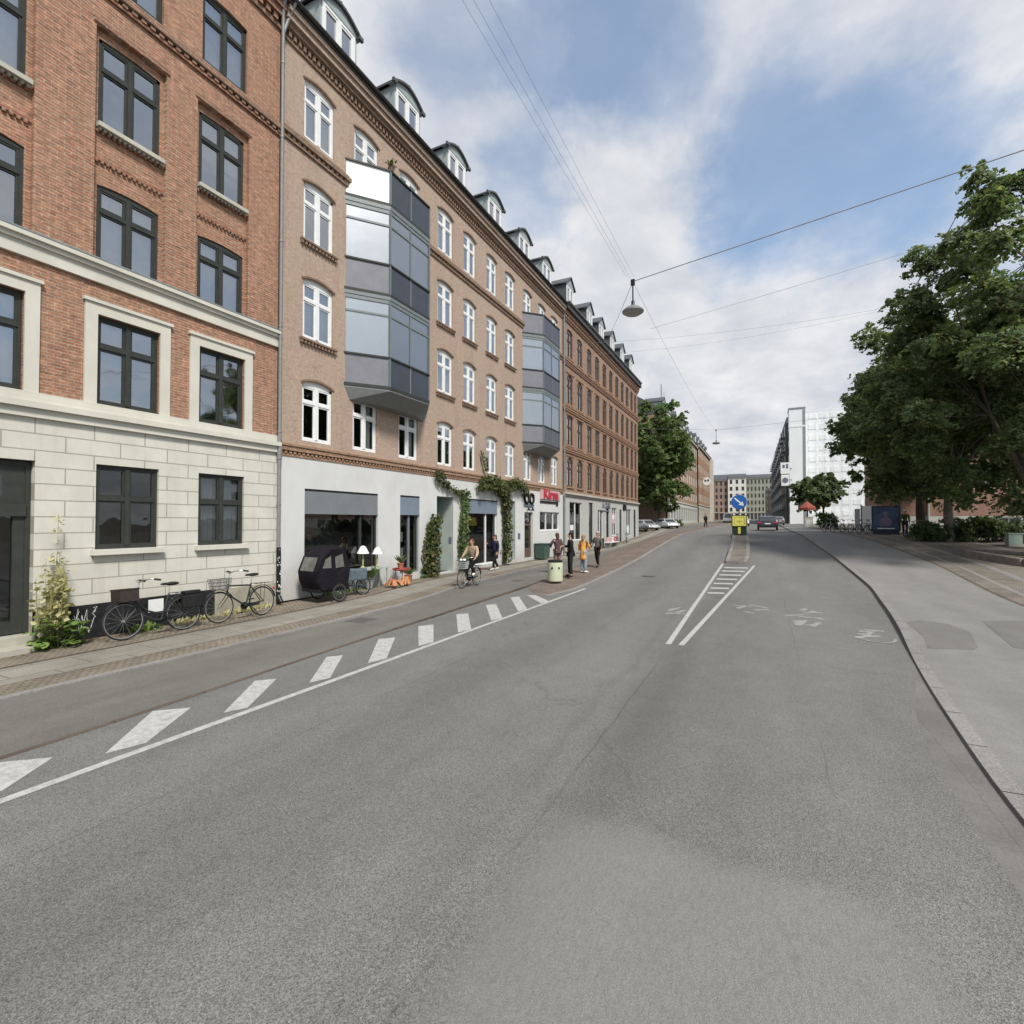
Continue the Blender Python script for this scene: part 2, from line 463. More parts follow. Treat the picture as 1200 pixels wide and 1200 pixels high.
M['interior'] = plain('dim_interior', (.11, .105, .1), .9, var=.4, scale=1.2)
M['zinc'] = plain('zinc_sheet', (.25, .28, .28), .45, .35, var=.18, scale=3)
M['zinc_pale'] = plain('pale_zinc_cheek', (.3, .345, .335), .55, .1, var=.15, scale=3)
M['slate'] = plain('slate_roof', (.075, .078, .083), .6, var=.3, scale=8)
M['roof_dark'] = plain('dark_roof_edge', (.05, .048, .046), .6, var=.3)
M['roof_red'] = plain('maroon_roof_paint', (.12, .035, .03), .6, var=.3)
M['steel'] = plain('galvanised_steel', (.24, .24, .235), .5, .3, var=.15)
M['black_metal'] = plain('black_metal', (.018, .018, .02), .4, .3, var=.3)
M['rubber'] = plain('tyre_rubber', (.02, .02, .02), .85, var=.3)
M['chrome'] = plain('worn_chrome', (.6, .6, .6), .25, .9, var=.1)
M['panel_blue'] = plain('dark_blue_grey_panel', (.05, .057, .072), .25, .1, var=.1, scale=2.5)
M['panel_grey'] = plain('grey_panel', (.19, .19, .21), .3, .1, var=.1, scale=2.5)
M['panel_frame'] = plain('blue_grey_metal', (.16, .185, .185), .45, .1, var=.12)
M['panel_white'] = plain('white_screen', (.82, .83, .83), .6, var=.03)
M['soffit'] = plain('grey_soffit', (.17, .18, .18), .7, var=.12)
M['blind_grey'] = plain('grey_roller_box', (.17, .185, .195), .6, var=.08, scale=2)
M['blind_blue'] = plain('blue_grey_roller_box', (.17, .21, .26), .6, var=.08, scale=2)
M['teal'] = plain('teal_door_paint', (.13, .21, .19), .5, var=.2, scale=3)
M['reveal_grey'] = plain('grey_green_reveal', (.36, .4, .37), .8, var=.1, scale=2)
M['wood_brown'] = plain('brown_door_wood', (.12, .075, .055), .5, var=.3, scale=4)
M['black'] = plain('black_paint', (.014, .014, .014), .6, var=.2, spec=.2)
M['red_sign'] = plain('red_sign_paint', (.42, .03, .055), .5, var=.06)
M['pink_sign'] = plain('pale_pink_sign_board', (.55, .36, .36), .5, var=.06)
M['white_paint'] = plain('white_sign_paint', (.75, .75, .74), .5, var=.05)
M['blue_sign'] = plain('blue_sign_sheet', (.015, .12, .42), .35, var=.04)
M['yellow_sign'] = plain('yellow_sign_sheet', (.88, .8, .17), .4, var=.06)
M['slate_letters'] = plain('slate_blue_lettering', (.12, .14, .19), .6)
M['road'] = asphalt_mat('road_asphalt', (.163, .16, .151), .55, patchy=.14, grain=170, bands=[(-4.2, 1.1, .9), (-1.45, .55, .82), (-.9, 1.1, .93), (.9, .8, 1.06), (-2.9, .8, 1.05), (-5.4, .7, 1.04), (-2.1, .12, .93), (-3.4, .1, .94)], blur_patch=True)
M['asphalt_track'] = asphalt_mat('bike_track_asphalt', (.142, .137, .121), .25, patchy=.22, grain=120, bump=.25)
M['asphalt_path'] = asphalt_mat('pale_path_asphalt', (.2, .194, .184), .2, patchy=.15, grain=120, bump=.2)
M['asphalt_patch'] = asphalt_mat('dark_repair_asphalt', (.158, .152, .14), .2, patchy=.15, grain=120, bump=.2)
M['gutter'] = paving_mat('pinkish_gutter_stone', (.168, .16, .152), (.16, .152, .145), (.14, .132, .124), .7, .35, .006, rot=PI / 2)
M['paint'] = paint_mat('white_road_paint', (.45, .45, .43), .32)
M['paint_worn'] = paint_mat('worn_road_paint', (.42, .42, .4), 1.1)
M['cobble'] = paving_mat('brown_cobble', (.25, .215, .17), (.205, .175, .14), (.14, .12, .09), .13, .1, .016, rot=PI / 2, var=.4)
M['slab'] = paving_mat('granite_slab', (.26, .24, .205), (.23, .212, .182), (.16, .145, .12), 1.1, .72, .02, rot=PI / 2, var=.3)
M['kerb'] = paving_mat('granite_kerb', (.26, .245, .225), (.22, .205, .19), (.1, .09, .08), 1.4, .6, .018, rot=PI / 2, var=.3)
M['kerb_brown'] = paving_mat('brown_kerb', (.12, .095, .075), (.1, .08, .065), (.06, .05, .04), 1.2, .6, .02, rot=PI / 2, var=.4)
M['brick_paving'] = paving_mat('reddish_brick_paving', (.21, .165, .135), (.175, .14, .118), (.075, .06, .05), .21, .07, .008, var=.35)
M['brick_paving_r'] = paving_mat('grey_brown_paving', (.23, .2, .165), (.18, .163, .14), (.07, .06, .05), .22, .11, .01, var=.4)
M['earth'] = plain('bare_earth', (.1, .085, .06), .95, var=.4, scale=2)
M['kerb_plain'] = asphalt_mat('pale_granite', (.225, .212, .2), .25, patchy=.2, grain=60, bump=.2)
M['rim_grey'] = plain('dull_rim', (.32, .32, .31), .5, .4)
M['cable'] = plain('grey_cable', (.26, .265, .27), .7, spec=.1)
M['bark'] = plain('grey_brown_bark', (.075, .062, .048), .9, var=.45, scale=9, bump=.6)
M['bark_pale'] = plain('pale_bark', (.2, .18, .15), .9, var=.35, scale=9, bump=.6)
M['leaf_dark'] = leaf_mat('dark_linden_leaf', [(.1, (.075, .11, .06)), (.45, (.132, .185, .085)), (.75, (.19, .235, .11)), (1.0, (.33, .28, .14))], trans=.48)
M['leaf_mid'] = leaf_mat('mid_green_leaf', [(.1, (.07, .11, .04)), (.5, (.13, .195, .07)), (.85, (.21, .27, .11)), (1.0, (.36, .34, .18))], trans=.42)
M['leaf_light'] = leaf_mat('light_green_leaf', [(.1, (.05, .075, .03)), (.5, (.1, .14, .06)), (.9, (.19, .22, .12)), (1.0, (.3, .3, .2))])
M['leaf_yellow'] = leaf_mat('dry_yellow_leaf', [(.1, (.3, .27, .12)), (.5, (.46, .42, .22)), (.85, (.56, .53, .34)), (1.0, (.3, .3, .12))])
M['leaf_bright'] = leaf_mat('bright_green_leaf', [(.1, (.08, .13, .03)), (.5, (.16, .25, .06)), (1.0, (.3, .4, .13))])
M['leaf_vine'] = leaf_mat('vine_leaf', [(.1, (.04, .055, .02)), (.5, (.085, .11, .035)), (.8, (.13, .13, .05)), (1.0, (.2, .09, .05))])
M['tyre_pale'] = plain('pale_tyre', (.3, .29, .26), .8)
M['skin'] = plain('skin', (.52, .31, .22), .55, var=.08)
# ------------------------------------------------------------------ ground, road, pavements
def frange(a, b, st):
    n = max(1, int(math.ceil((b - a) / st - 1e-6)))
    return [a + (b - a) * i / n for i in range(n + 1)]
def lerp_poly(pts, y):
    """piecewise linear X(Y) through (Y, X) points"""
    if y <= pts[0][0]: return pts[0][1]
    sl = [(q[1] - p[1]) / (q[0] - p[0]) for p, q in zip(pts, pts[1:])]
    for i, ((a, xa), (b, xb)) in enumerate(zip(pts, pts[1:])):
        if y <= b:
            # cubic between the points, with limited slopes so that it never overshoots
            ma = sl[i] if i == 0 else (0.0 if sl[i - 1] * sl[i] <= 0 else 2 * sl[i - 1] * sl[i] / (sl[i - 1] + sl[i]))
            mb_ = sl[i] if i == len(sl) - 1 else (0.0 if sl[i] * sl[i + 1] <= 0 else 2 * sl[i] * sl[i + 1] / (sl[i] + sl[i + 1]))
            h = b - a; t = (y - a) / h
            return (2 * t ** 3 - 3 * t * t + 1) * xa + (t ** 3 - 2 * t * t + t) * h * ma + (3 * t * t - 2 * t ** 3) * xb + (t ** 3 - t * t) * h * mb_
    return pts[-1][1]
def F_(v, y): return v(y) if callable(v) else v
def strip(mb, left, right, ys, dz, nx=1, m=0, zbase=None, dzr=None):
    """sheet between two lines X(Y) that follows the ground, dz above it (dzr at the right edge)"""
    dzr = dz if dzr is None else dzr
    rows = []
    for y in ys:
        xl = left(y) if callable(left) else left; xr = right(y) if callable(right) else right
        rows.append([(xl + (xr - xl) * i / nx, y) for i in range(nx + 1)])
    vs = []; fs = []
    for row in rows:
        for i, (x, y) in enumerate(row):
            vs.append((x, y, zg(x, y) + F_(dz, y) + (F_(dzr, y) - F_(dz, y)) * i / nx))
    k = nx + 1
    for j in range(len(rows) - 1):
        for i in range(nx):
            a = j * k + i
            fs.append((a, a + 1, a + k + 1, a + k))
    mb.add(vs, fs, m)
def kerb_strip(mb, left, right, ys, z0, z1, m=0):
    """a stone kerb: top sheet plus both faces down to z0"""
    strip(mb, left, right, ys, z1, 1, m)
    for side, fl in ((left, False), (right, True)):
        vs = []
        for y in ys:
            x = side(y) if callable(side) else side
            vs += [(x, y, zg(x, y) + F_(z0, y)), (x, y, zg(x, y) + F_(z1, y))]
        fs = []
        for j in range(len(ys) - 1):
            a = 2 * j
            fs.append((a, a + 1, a + 3, a + 2) if not fl else (a, a + 2, a + 3, a + 1))
        mb.add(vs, fs, m)

YS_N = frange(-12, 60, .5); YS_F = frange(60, 262, 2.0); YS = YS_N + YS_F[1:]
FAC = -13.2
L_FAC = lambda y: FAC - .3
def L_TRK(y): return lerp_poly([(-12, -9.75), (3, -9.68), (12, -9.62), (17, -10.3), (24, -10.7), (60, -10.7), (262, -10.7)], y)
def R_TRK(y): return lerp_poly([(-12, -7.1), (2.5, -7.28), (8, -7.66), (14, -7.98), (18, -8.2), (24, -8.5), (60, -8.5), (262, -8.5)], y)
def L_KRB(y): return lerp_poly([(-12, -6.0), (15.5, -6.0), (30, -5.75), (45, -5.5), (262, -5.6)], y)
def R_KRB(y): return lerp_poly([(-12, 1.6), (0, 1.85), (5.7, 1.92), (8.4, 2.1), (11.3, 2.38), (15, 2.82), (19, 3.2), (23, 3.45), (29, 3.3), (40, 2.65), (60, 2.35), (262, 2.3)], y)
def R_PATH(y): return lerp_poly([(-12, 6.4), (19.8, 6.72), (28, 7.0), (33, 6.7), (45, 5.6), (60, 5.2), (262, 5.2)], y)

g = MB()
strip(g, -420, lambda y: -40, [-60, -12] + frange(-12, 262, 4)[1:] + [400, 700], -.06, 6)
strip(g, -40, 40, frange(-60, 262, 1.0) + [330, 420, 700], -.06, 60)
strip(g, 40, 420, [-60, -12] + frange(-12, 262, 4)[1:] + [400, 700], -.06, 6)
struct(g, 'ground', M['earth'])

# pavement along the house fronts: cobbles, slabs, cobbles (near the camera it lies level with the road)
def LOW(y): return ss(5, 19, y)
def PVF(y): return -.03 + .17 * LOW(y)
pv = MB()
strip(pv, FAC - .3, lambda y: L_TRK(y) - 2.1, YS, PVF, 2, 0, dzr=lambda y: .0 + .12 * LOW(y))
strip(pv, lambda y: L_TRK(y) - 2.1, lambda y: L_TRK(y) - 1.98, YS, lambda y: -.006 + .12 * LOW(y), 1, 1)
strip(pv, lambda y: L_TRK(y) - 1.98, lambda y: L_TRK(y) - .78, YS, lambda y: .0 + .12 * LOW(y), 2, 2, dzr=lambda y: .008 + .11 * LOW(y))
strip(pv, lambda y: L_TRK(y) - .78, lambda y: L_TRK(y) - .16, YS, lambda y: .004 + .11 * LOW(y), 1, 0)
struct(pv, 'pavement', [M['cobble'], M['kerb_brown'], M['slab']])
k = MB(); kerb_strip(k, lambda y: L_TRK(y) - .16, L_TRK, YS, -.04, lambda y: .012 + .11 * LOW(y)); struct(k, 'pavement_kerb', M['kerb_plain'])
tr = MB(); strip(tr, L_TRK, lambda y: R_TRK(y) - .045, YS, lambda y: -.012 + .06 * LOW(y), 3); struct(tr, 'bike_track', M['asphalt_track'])
k = MB(); kerb_strip(k, lambda y: R_TRK(y) - .045, lambda y: R_TRK(y) + .045, YS, -.04, lambda y: .006 + .06 * LOW(y)); struct(k, 'bike_track_kerb', M['kerb_brown'])
# the island of the bus stop between track and road
PY = frange(16.2, 60, .5) + YS_F[1:]
def PL(y): return lerp_poly([(16.2, -7.0), (18.2, R_TRK(18.2) + .045), (24, R_TRK(24) + .045), (262, -8.455)], y)
def PR(y): return lerp_poly([(16.2, -6.6), (18.6, -6.25), (30, -5.95), (45, -5.7), (262, -5.8)], y)
pl = MB(); strip(pl, PL, lambda y: PR(y) - .2, PY, lambda y: .006 + .112 * ss(16.5, 23, y), 2); struct(pl, 'bus_stop_pavement', M['brick_paving'])
k = MB(); kerb_strip(k, lambda y: PR(y) - .2, PR, PY, -.02, lambda y: .008 + .112 * ss(16.5, 23, y)); struct(k, 'bus_stop_kerb', M['kerb_plain'])
# carriageway
def GW(y): return .02 + .36 * (1 - ss(7.5, 11.5, y))
rd = MB(); strip(rd, lambda y: R_TRK(y) + .02, lambda y: R_KRB(y) - GW(y), YS, 0.0, 12); struct(rd, 'road', M['road'], smooth=60)
gt = MB(); strip(gt, lambda y: R_KRB(y) - GW(y), lambda y: R_KRB(y) + .02, YS, .0, 1, 0, dzr=-.01); struct(gt, 'gutter_strip', M['gutter'])
k = MB()
def kz(y): return .028 + .066 * ss(10.5, 15, y)
for y0, y1 in zip(YS, YS[1:]):
    a = [(R_KRB(y0), y0), (R_KRB(y0) + .17, y0), (R_KRB(y1) + .17, y1), (R_KRB(y1), y1)]
    k.add([(x, y, zg(x, y) + kz(y)) for x, y in a], [(0, 1, 2, 3)])
    k.add([(a[0][0], y0, zg(*a[0]) - .04), (a[3][0], y1, zg(*a[3]) - .04), (a[3][0], y1, zg(*a[3]) + kz(y1)), (a[0][0], y0, zg(*a[0]) + kz(y0))], [(0, 3, 2, 1)])
yj = -11.0
while yj < 60:
    xj = R_KRB(yj)
    k.add([(xj + .001, yj, zg(xj, yj) + kz(yj) + .002), (xj + .168, yj, zg(xj, yj) + kz(yj) + .002), (xj + .168, yj + .014, zg(xj, yj) + kz(yj) + .002), (xj + .001, yj + .014, zg(xj, yj) + kz(yj) + .002)], [(0, 1, 2, 3)], 1)
    yj += 1.15
struct(k, 'road_kerb', [M['kerb_plain'], M['tar']])
pa = MB()
def path_sheet(mb, left, right, ys, nx, mat=0, dz=0):
    for y0, y1 in zip(ys, ys[1:]):
        for i in range(nx):
            c = []
            for (y, t) in ((y0, i), (y0, i + 1), (y1, i + 1), (y1, i)):
                x = left(y) + (right(y) - left(y)) * t / nx
                c.append((x, y, zg(x, y) + kz(y) + dz))
            mb.add(c, [(0, 1, 2, 3)], mat)
path_sheet(pa, lambda y: R_KRB(y) + .17, lambda y: R_PATH(y) - .12, YS, 4)
struct(pa, 'path', M['asphalt_path'])
ge = MB(); path_sheet(ge, lambda y: R_PATH(y) - .12, lambda y: R_PATH(y) + .02, YS, 1); struct(ge, 'path_edge_stones', M['kerb_brown'])
pb = MB(); path_sheet(pb, lambda y: R_PATH(y) + .02, lambda y: 46.0, YS, 20); struct(pb, 'square_paving', M['brick_paving_r'])
pbn = MB()
for off, wd in ((.55, .16), (1.5, .3), (2.9, .14), (4.6, .3)):
    path_sheet(pbn, lambda y: R_PATH(y) + off, lambda y: R_PATH(y) + off + wd, [y for y in YS if y < 60], 1, 0, .004)
struct(pbn, 'paving_bands', M['kerb_plain'])
# repair patches in the path asphalt
pt = MB()
def patch(mb, pts):
    ys_ = frange(min(p[1] for p in pts), max(p[1] for p in pts), .25)
    def span(y):
        xs = []
        for (xa, ya), (xb, yb) in zip(pts, pts[1:] + pts[:1]):
            if (ya - y) * (yb - y) <= 0 and abs(ya - yb) > 1e-6: xs.append(xa + (xb - xa) * (y - ya) / (yb - ya))
        return (min(xs), max(xs)) if xs else None
    for ya, yb in zip(ys_, ys_[1:]):
        a, b = span(ya + 1e-4), span(yb - 1e-4)
        if a and b: mb.add([(x, y, zg(x, y) + kz(y) + .004) for x, y in ((a[0], ya), (a[1], ya), (b[1], yb), (b[0], yb))], [(0, 1, 2, 3)])
def ground_poly(mb, pts, dz, m=0, on_path=False):
    mb.add([(x, y, zg(x, y) + dz + (kz(y) if on_path else 0)) for x, y in pts], [tuple(range(len(pts)))], m)
patch(pt, [(3.05, 15.3), (3.35, 15.72), (3.85, 15.6), (4.05, 14.6), (3.72, 13.0), (3.5, 12.55), (2.82, 12.5), (3.02, 13.6)])
patch(pt, [(4.75, 16.3), (5.7, 16.75), (5.9, 14.6), (5.0, 13.0), (4.32, 13.2), (4.5, 14.6)])
struct(pt, 'path_repair_patch', M['asphalt_patch'])

# ------------------------------------------------------------------ road paint
mk = MB()
strip(mk, lambda y: -6.225 + .006 * y, lambda y: -6.11 + .006 * y, frange(-6, 18.6, .5), .004, 1)
bars = [[(-6.95, 1.15), (-6.62, 1.45), (-6.38, .75), (-6.42, .42)],
        [(-7.15, 2.48), (-6.80, 2.78), (-6.38, 2.23), (-6.42, 1.85)],
        [(-7.28, 4.03), (-6.95, 4.33), (-6.30, 3.42), (-6.40, 3.06)],
        [(-7.22, 5.50), (-7.00, 5.72), (-6.26, 4.66), (-6.38, 4.40)],
        [(-7.30, 7.05), (-7.12, 7.28), (-6.27, 6.13), (-6.37, 5.80)],
        [(-7.42, 8.62), (-7.20, 8.90), (-6.22, 7.44), (-6.32, 7.06)],
        [(-7.48, 10.1), (-7.26, 10.42), (-6.20, 8.90), (-6.28, 8.50)],
        [(-7.51, 11.85), (-7.30, 12.12), (-6.17, 10.38), (-6.24, 9.92)],
        [(-7.55, 13.57), (-7.36, 13.87), (-6.14, 11.92), (-6.24, 11.5)],
        [(-7.58, 15.3), (-7.42, 15.62), (-6.14, 13.48), (-6.20, 13.0)],
        [(-7.3, 16.0), (-7.05, 16.15), (-6.12, 15.1), (-6.18, 14.6)]]
for b in bars: ground_poly(mk, b[::-1], .004)
def pline(mb, pts, w, dz=.005, m=0):
    for (x0, y0), (x1, y1) in zip(pts, pts[1:]):
        n = max(1, int(abs(y1 - y0) / .5)); d = Vector((x1 - x0, y1 - y0)).normalized(); nx, ny = d.y * w / 2, -d.x * w / 2
        for i in range(n):
            a, b = i / n, (i + 1) / n
            ax, ay, bx, by = x0 + (x1 - x0) * a, y0 + (y1 - y0) * a, x0 + (x1 - x0) * b, y0 + (y1 - y0) * b
            mb.add([(x, y, zg(x, y) + dz) for x, y in ((ax - nx, ay - ny), (ax + nx, ay + ny), (bx + nx, by + ny), (bx - nx, by - ny))], [(0, 1, 2, 3)], m)
pline(mk, [(-1.78, 10.88), (-1.83, 13.2), (-1.9, 16.57), (-1.94, 18.94), (-1.96, 21.61), (-1.93, 24.46), (-1.86, 27.67)], .11)
pline(mk, [(-1.53, 10.89), (-1.42, 13.18), (-1.26, 16.54), (-1.15, 18.88), (-.98, 21.47), (-.74, 24.32), (-.43, 27.48)], .11)
for y, a, b in ((19.3, -1.8, -1.26), (20.55, -1.81, -1.18), (21.8, -1.8, -1.1), (23.0, -1.79, -1.0), (24.25, -1.77, -.9), (25.42, -1.75, -.79), (26.5, -1.72, -.69)):
    pline(mk, [(a, y), (b, y + .12)], .34, .005)
struct(mk, 'road_marking', M['paint'])
wm = MB()
random.seed(5)
for cx, cy, n in ((1.0, 15.2, 9), (2.1, 13.8, 8), (-.35, 16.2, 5), (-2.2, 14.6, 5), (1.0, 16.6, 3)):
    for _ in range(n):
        x, y = cx + random.uniform(-.28, .28), cy + random.uniform(-.75, .75)
        a = random.choice((0, .5, 1.2, -.6)); l, w = random.uniform(.1, .3), random.uniform(.035, .07)
        d = (math.cos(a), math.sin(a) * 1.3)
        pts = [(x - d[0] * l - d[1] * w, y - d[1] * l + d[0] * w), (x + d[0] * l - d[1] * w, y + d[1] * l + d[0] * w),
               (x + d[0] * l + d[1] * w, y + d[1] * l - d[0] * w), (x - d[0] * l + d[1] * w, y - d[1] * l - d[0] * w)]
        ground_poly(wm, pts[::-1], .004 + random.random() * .003)
arc = [(2.15 + .34 * math.cos(a), 13.45 + .5 * math.sin(a)) for a in [PI + PI * i / 8 for i in range(9)]]
pline(wm, arc, .06, .008)
wmo = struct(wm, 'worn_road_marking', M['paint_worn'])
# covers and seams let into the asphalt
cv = MB()
def TZ(x, y): return zg(x, y) - .012 + .06 * LOW(y) + .004
def cover(x, y, r_, dz):
    cv.add([(x + r_ * math.cos(a), y + r_ * math.sin(a), zg(x, y) + dz) for a in [2 * PI * i / 20 for i in range(20)]], [tuple(range(20))])
cover(-4.6, 23, .3, .008)
for (x0, x1, y0, y1) in ((-9.5, -8.95, 9.75, 10.35), (-9.55, -9.1, 19.2, 19.7)): cv.add([(x0, y0, TZ(x0, y0)), (x1, y0, TZ(x1, y0)), (x1, y1, TZ(x1, y1)), (x0, y1, TZ(x0, y1))], [(0, 1, 2, 3)])
struct(cv, 'manhole_cover', plain('worn_iron_cover', (.11, .1, .09), .7, .2, var=.35, scale=25, bump=.4))

# ------------------------------------------------------------------ the raised island in the road
IY = frange(28, 44, .5)
def IL(y): return lerp_poly([(28, -1.75), (30, -1.8), (38, -1.95), (44, -2.3)], y)
def IR(y): return lerp_poly([(28, -.75), (30, -.7), (38, -.9), (44, -1.2)], y)
it = MB(); strip(it, lambda y: IL(y) + .18, lambda y: IR(y) - .18, IY, .11, 1)
struct(it, 'traffic_island', M['brick_paving_r'])
k = MB(); kerb_strip(k, IL, lambda y: IL(y) + .18, IY, -.02, .12); kerb_strip(k, lambda y: IR(y) - .18, IR, IY, -.02, .12)
for y in (28, 44):
    k.box(IL(y), IR(y), y - .1, y + .1, zg(-1.3, y) - .05, zg(-1.3, y) + .12)
struct(k, 'traffic_island_kerb', M['kerb'])
# ------------------------------------------------------------------ buildings
def in_hole(y, z, holes):
    for h in holes:
        if h[0] < y < h[1] and h[2] < z < h[3]: return True
    return False
def wall(mb, X, y0, y1, z0, z1, holes, depth=.22, m=0, mr=None, nseg=8):
    """front skin at X facing +X with openings (y0,y1,z0,z1[,arch]) and their reveals"""
    mr = m if mr is None else mr
    ys = sorted({y0, y1} | {h[0] for h in holes} | {h[1] for h in holes})
    zs = sorted({z0, z1} | {h[2] for h in holes} | {h[3] for h in holes})
    ys = [y for y in ys if y0 <= y <= y1]; zs = [z for z in zs if z0 <= z <= z1]
    for a, b in zip(ys, ys[1:]):
        run = None
        for c, d in zip(zs, zs[1:]):
            if in_hole((a + b) / 2, (c + d) / 2, holes):
                if run: mb.quad((X, a, run[0]), (X, b, run[0]), (X, b, run[1]), (X, a, run[1]), m); run = None
            else:
                run = (run[0], d) if run else (c, d)
        if run: mb.quad((X, a, run[0]), (X, b, run[0]), (X, b, run[1]), (X, a, run[1]), m)
    for h in holes:
        a, b, c, d = h[:4]; ar = h[4] if len(h) > 4 else 0; B = X - depth
        mb.quad((X, a, c), (X, b, c), (B, b, c), (B, a, c), mr)
        top = d - ar
        mb.quad((X, a, c), (B, a, c), (B, a, top), (X, a, top), mr)
        mb.quad((X, b, c), (X, b, top), (B, b, top), (B, b, c), mr)
        if not ar:
            mb.quad((X, a, d), (B, a, d), (B, b, d), (X, b, d), mr)
        else:
            pts = [(a + (b - a) * i / nseg, d - ar * (2 * i / nseg - 1) ** 2) for i in range(nseg + 1)]
            for (ya, za), (yb, zb) in zip(pts, pts[1:]):
                mb.quad((X, ya, za), (X, yb, zb), (X, yb, d), (X, ya, d), m)
                mb.quad((X, ya, za), (B, ya, za), (B, yb, zb), (X, yb, zb), mr)
def band(mb, X, y0, y1, z0, z1, out, m=0): mb.box(X - .05, X + out, y0, y1, z0, z1, m)
def dentils(mb, X, y0, y1, z0, z1, out, step, w, m=0):
    y = y0
    while y + w < y1:
        mb.box(X - .02, X + out, y, y + w, z0, z1, m); y += step

def make_window(w, h, frame, glass, arch=0.0, fw=.07, mull=.1, transom=.66, sash=.045, depth=.14, cols=2, curtain=None, sill=None, rail2=None):
    """a casement window, local origin at its lower left corner on the wall face; +x points out"""
    x0, x1 = -depth, -depth + .07
    mb = MB()
    top = h - arch
    mb.box(x0, x1, 0, fw, 0, h if not arch else top); mb.box(x0, x1, w - fw, w, 0, h if not arch else top)
    mb.box(x0, x1, fw, w - fw, 0, fw)
    if arch:
        n = 8; pts = [(w * i / n, h - arch * (2 * i / n - 1) ** 2) for i in range(n + 1)]
        poly = [(w, top - fw), ] + [(y, z) for y, z in pts[::-1]] + [(0, top - fw)]
        mb.prism(poly, 'x', x0, x1)
        it = top - fw
    else:
        mb.box(x0, x1, fw, w - fw, h - fw, h); it = h - fw
    zt = h * transom
    ws = (w - 2 * fw - (cols - 1) * mull) / cols
    panes = []
    for c in range(cols):
        ya = fw + c * (ws + mull); yb = ya + ws
        if c: mb.box(x0 + .005, x1 + .02, ya - mull, ya, fw, it)
        segs = [(fw, it)] if not transom else [(fw, zt - .045), (zt + .045, it)]
        if transom: mb.box(x0 + .005, x1 + .012, ya, yb, zt - .045, zt + .045)
        for (za, zb) in segs:
            s = sash
            mb.box(x0 + .01, x1 - .012, ya, ya + s, za, zb); mb.box(x0 + .01, x1 - .012, yb - s, yb, za, zb)
            mb.box(x0 + .01, x1 - .012, ya + s, yb - s, za, za + s); mb.box(x0 + .01, x1 - .012, ya + s, yb - s, zb - s, zb)
            panes.append((ya + s, yb - s, za + s, zb - s))
            if rail2 and za < zt - .2:
                zz = za + (zb - za) * rail2; mb.box(x0 + .015, x1 - .015, ya + s, yb - s, zz - .012, zz + .012)
    win = mb.build('window', M[frame])
    g = MB(); gx = x0 + .03
    for (a, b, c, d) in panes: g.quad((gx, a, c), (gx, b, c), (gx, b, d), (gx, a, d))
    g.build('pane', M[glass], win)
    if curtain:
        kind, mat = curtain
        c = MB()
        def drape(ya, yb, za, zb):
            n = max(4, int((yb - ya) / .04))
            P = [(x0 - .1 + .02 * math.sin(i * 1.9), ya + (yb - ya) * i / n) for i in range(n + 1)]
            for (xa, a), (xb, b) in zip(P, P[1:]): c.quad((xa, a, za), (xb, b, za), (xb, b, zb), (xa, a, zb))
        if kind == 'full': drape(fw, w - fw, fw, h - fw)
        elif kind == 'sides': drape(fw, w * .28, fw, h - fw); drape(w * .74, w - fw, fw, h - fw)
        elif kind == 'half': drape(fw, w - fw, fw, h * .5)
        elif kind == 'blind': c.box(x0 - .08, x0 - .07, fw, w - fw, h * .45, h - fw)
        c.build('curtain', M[mat], win, smooth=60)
    if sill:
        s = MB(); o = sill[0]; s.box(-.1, o, -sill[1], w + sill[1], -sill[2], -.002)
        if len(sill) > 4:
            y = -sill[1] + .03
            while y < w + sill[1] - .06:
                s.box(-.02, o * .5, y, y + .05, -sill[2] - .05, -sill[2]); y += .1
        s.build('sill', M[sill[3]], win)
    return win
class Protos:
    """window patterns; the first placing uses the pattern itself, the next ones copies"""
    def __init__(s, *a): s.p = [[w, False] for w in a]
    def place(s, parent, y, z, X=FAC, i=None):
        e = s.p[random.randrange(len(s.p)) if i is None else i]
        o = Vector(parent.location)
        l = (X - o.x, y - o.y, z - o.z)
        if not e[1]:
            e[1] = True; e[0].parent = parent; e[0].location = l; return e[0]
        return dup(e[0], parent, l)
    def drop(s):
        for w, used in s.p:
            if not used:
                for c in list(w.children): bpy.data.objects.remove(c)
                bpy.data.objects.remove(w)
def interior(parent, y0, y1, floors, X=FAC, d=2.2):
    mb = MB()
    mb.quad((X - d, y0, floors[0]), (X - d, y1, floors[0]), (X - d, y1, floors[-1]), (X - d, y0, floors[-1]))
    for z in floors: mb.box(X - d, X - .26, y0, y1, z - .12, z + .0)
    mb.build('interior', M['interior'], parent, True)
def roof_slab(parent, y0, y1, ze, ridge_x, ridge_z, mat='slate', X=FAC, name='roof', over=.28):
    mb = MB()
    mb.add([(X + over, y0, ze), (X + over, y1, ze), (ridge_x, y1, ridge_z), (ridge_x, y0, ridge_z), (X + over, y0, ze - .12), (X + over, y1, ze - .12), (ridge_x, y1, ze - .12), (ridge_x, y0, ze - .12)],
           [(0, 1, 2, 3), (4, 5, 1, 0), (1, 5, 6, 2), (4, 0, 3, 7), (3, 2, 6, 7), (5, 4, 7, 6)])
    return mb.build(name, M[mat], parent, True)
def gutter(parent, y0, y1, z, X, mat='zinc'):
    mb = MB(); n = 8
    P = [(X + .08 * math.cos(a), z + .08 * math.sin(a)) for a in [PI + PI * i / n for i in range(n + 1)]]
    P += [(x * .85 + X * .15, zz * .85 + z * .15 + .002) for x, zz in P[::-1]]
    mb.prism([(p[0], p[1]) for p in P], 'y', y0, y1)
    return mb.build('gutter', M[mat], parent, True, smooth=50)
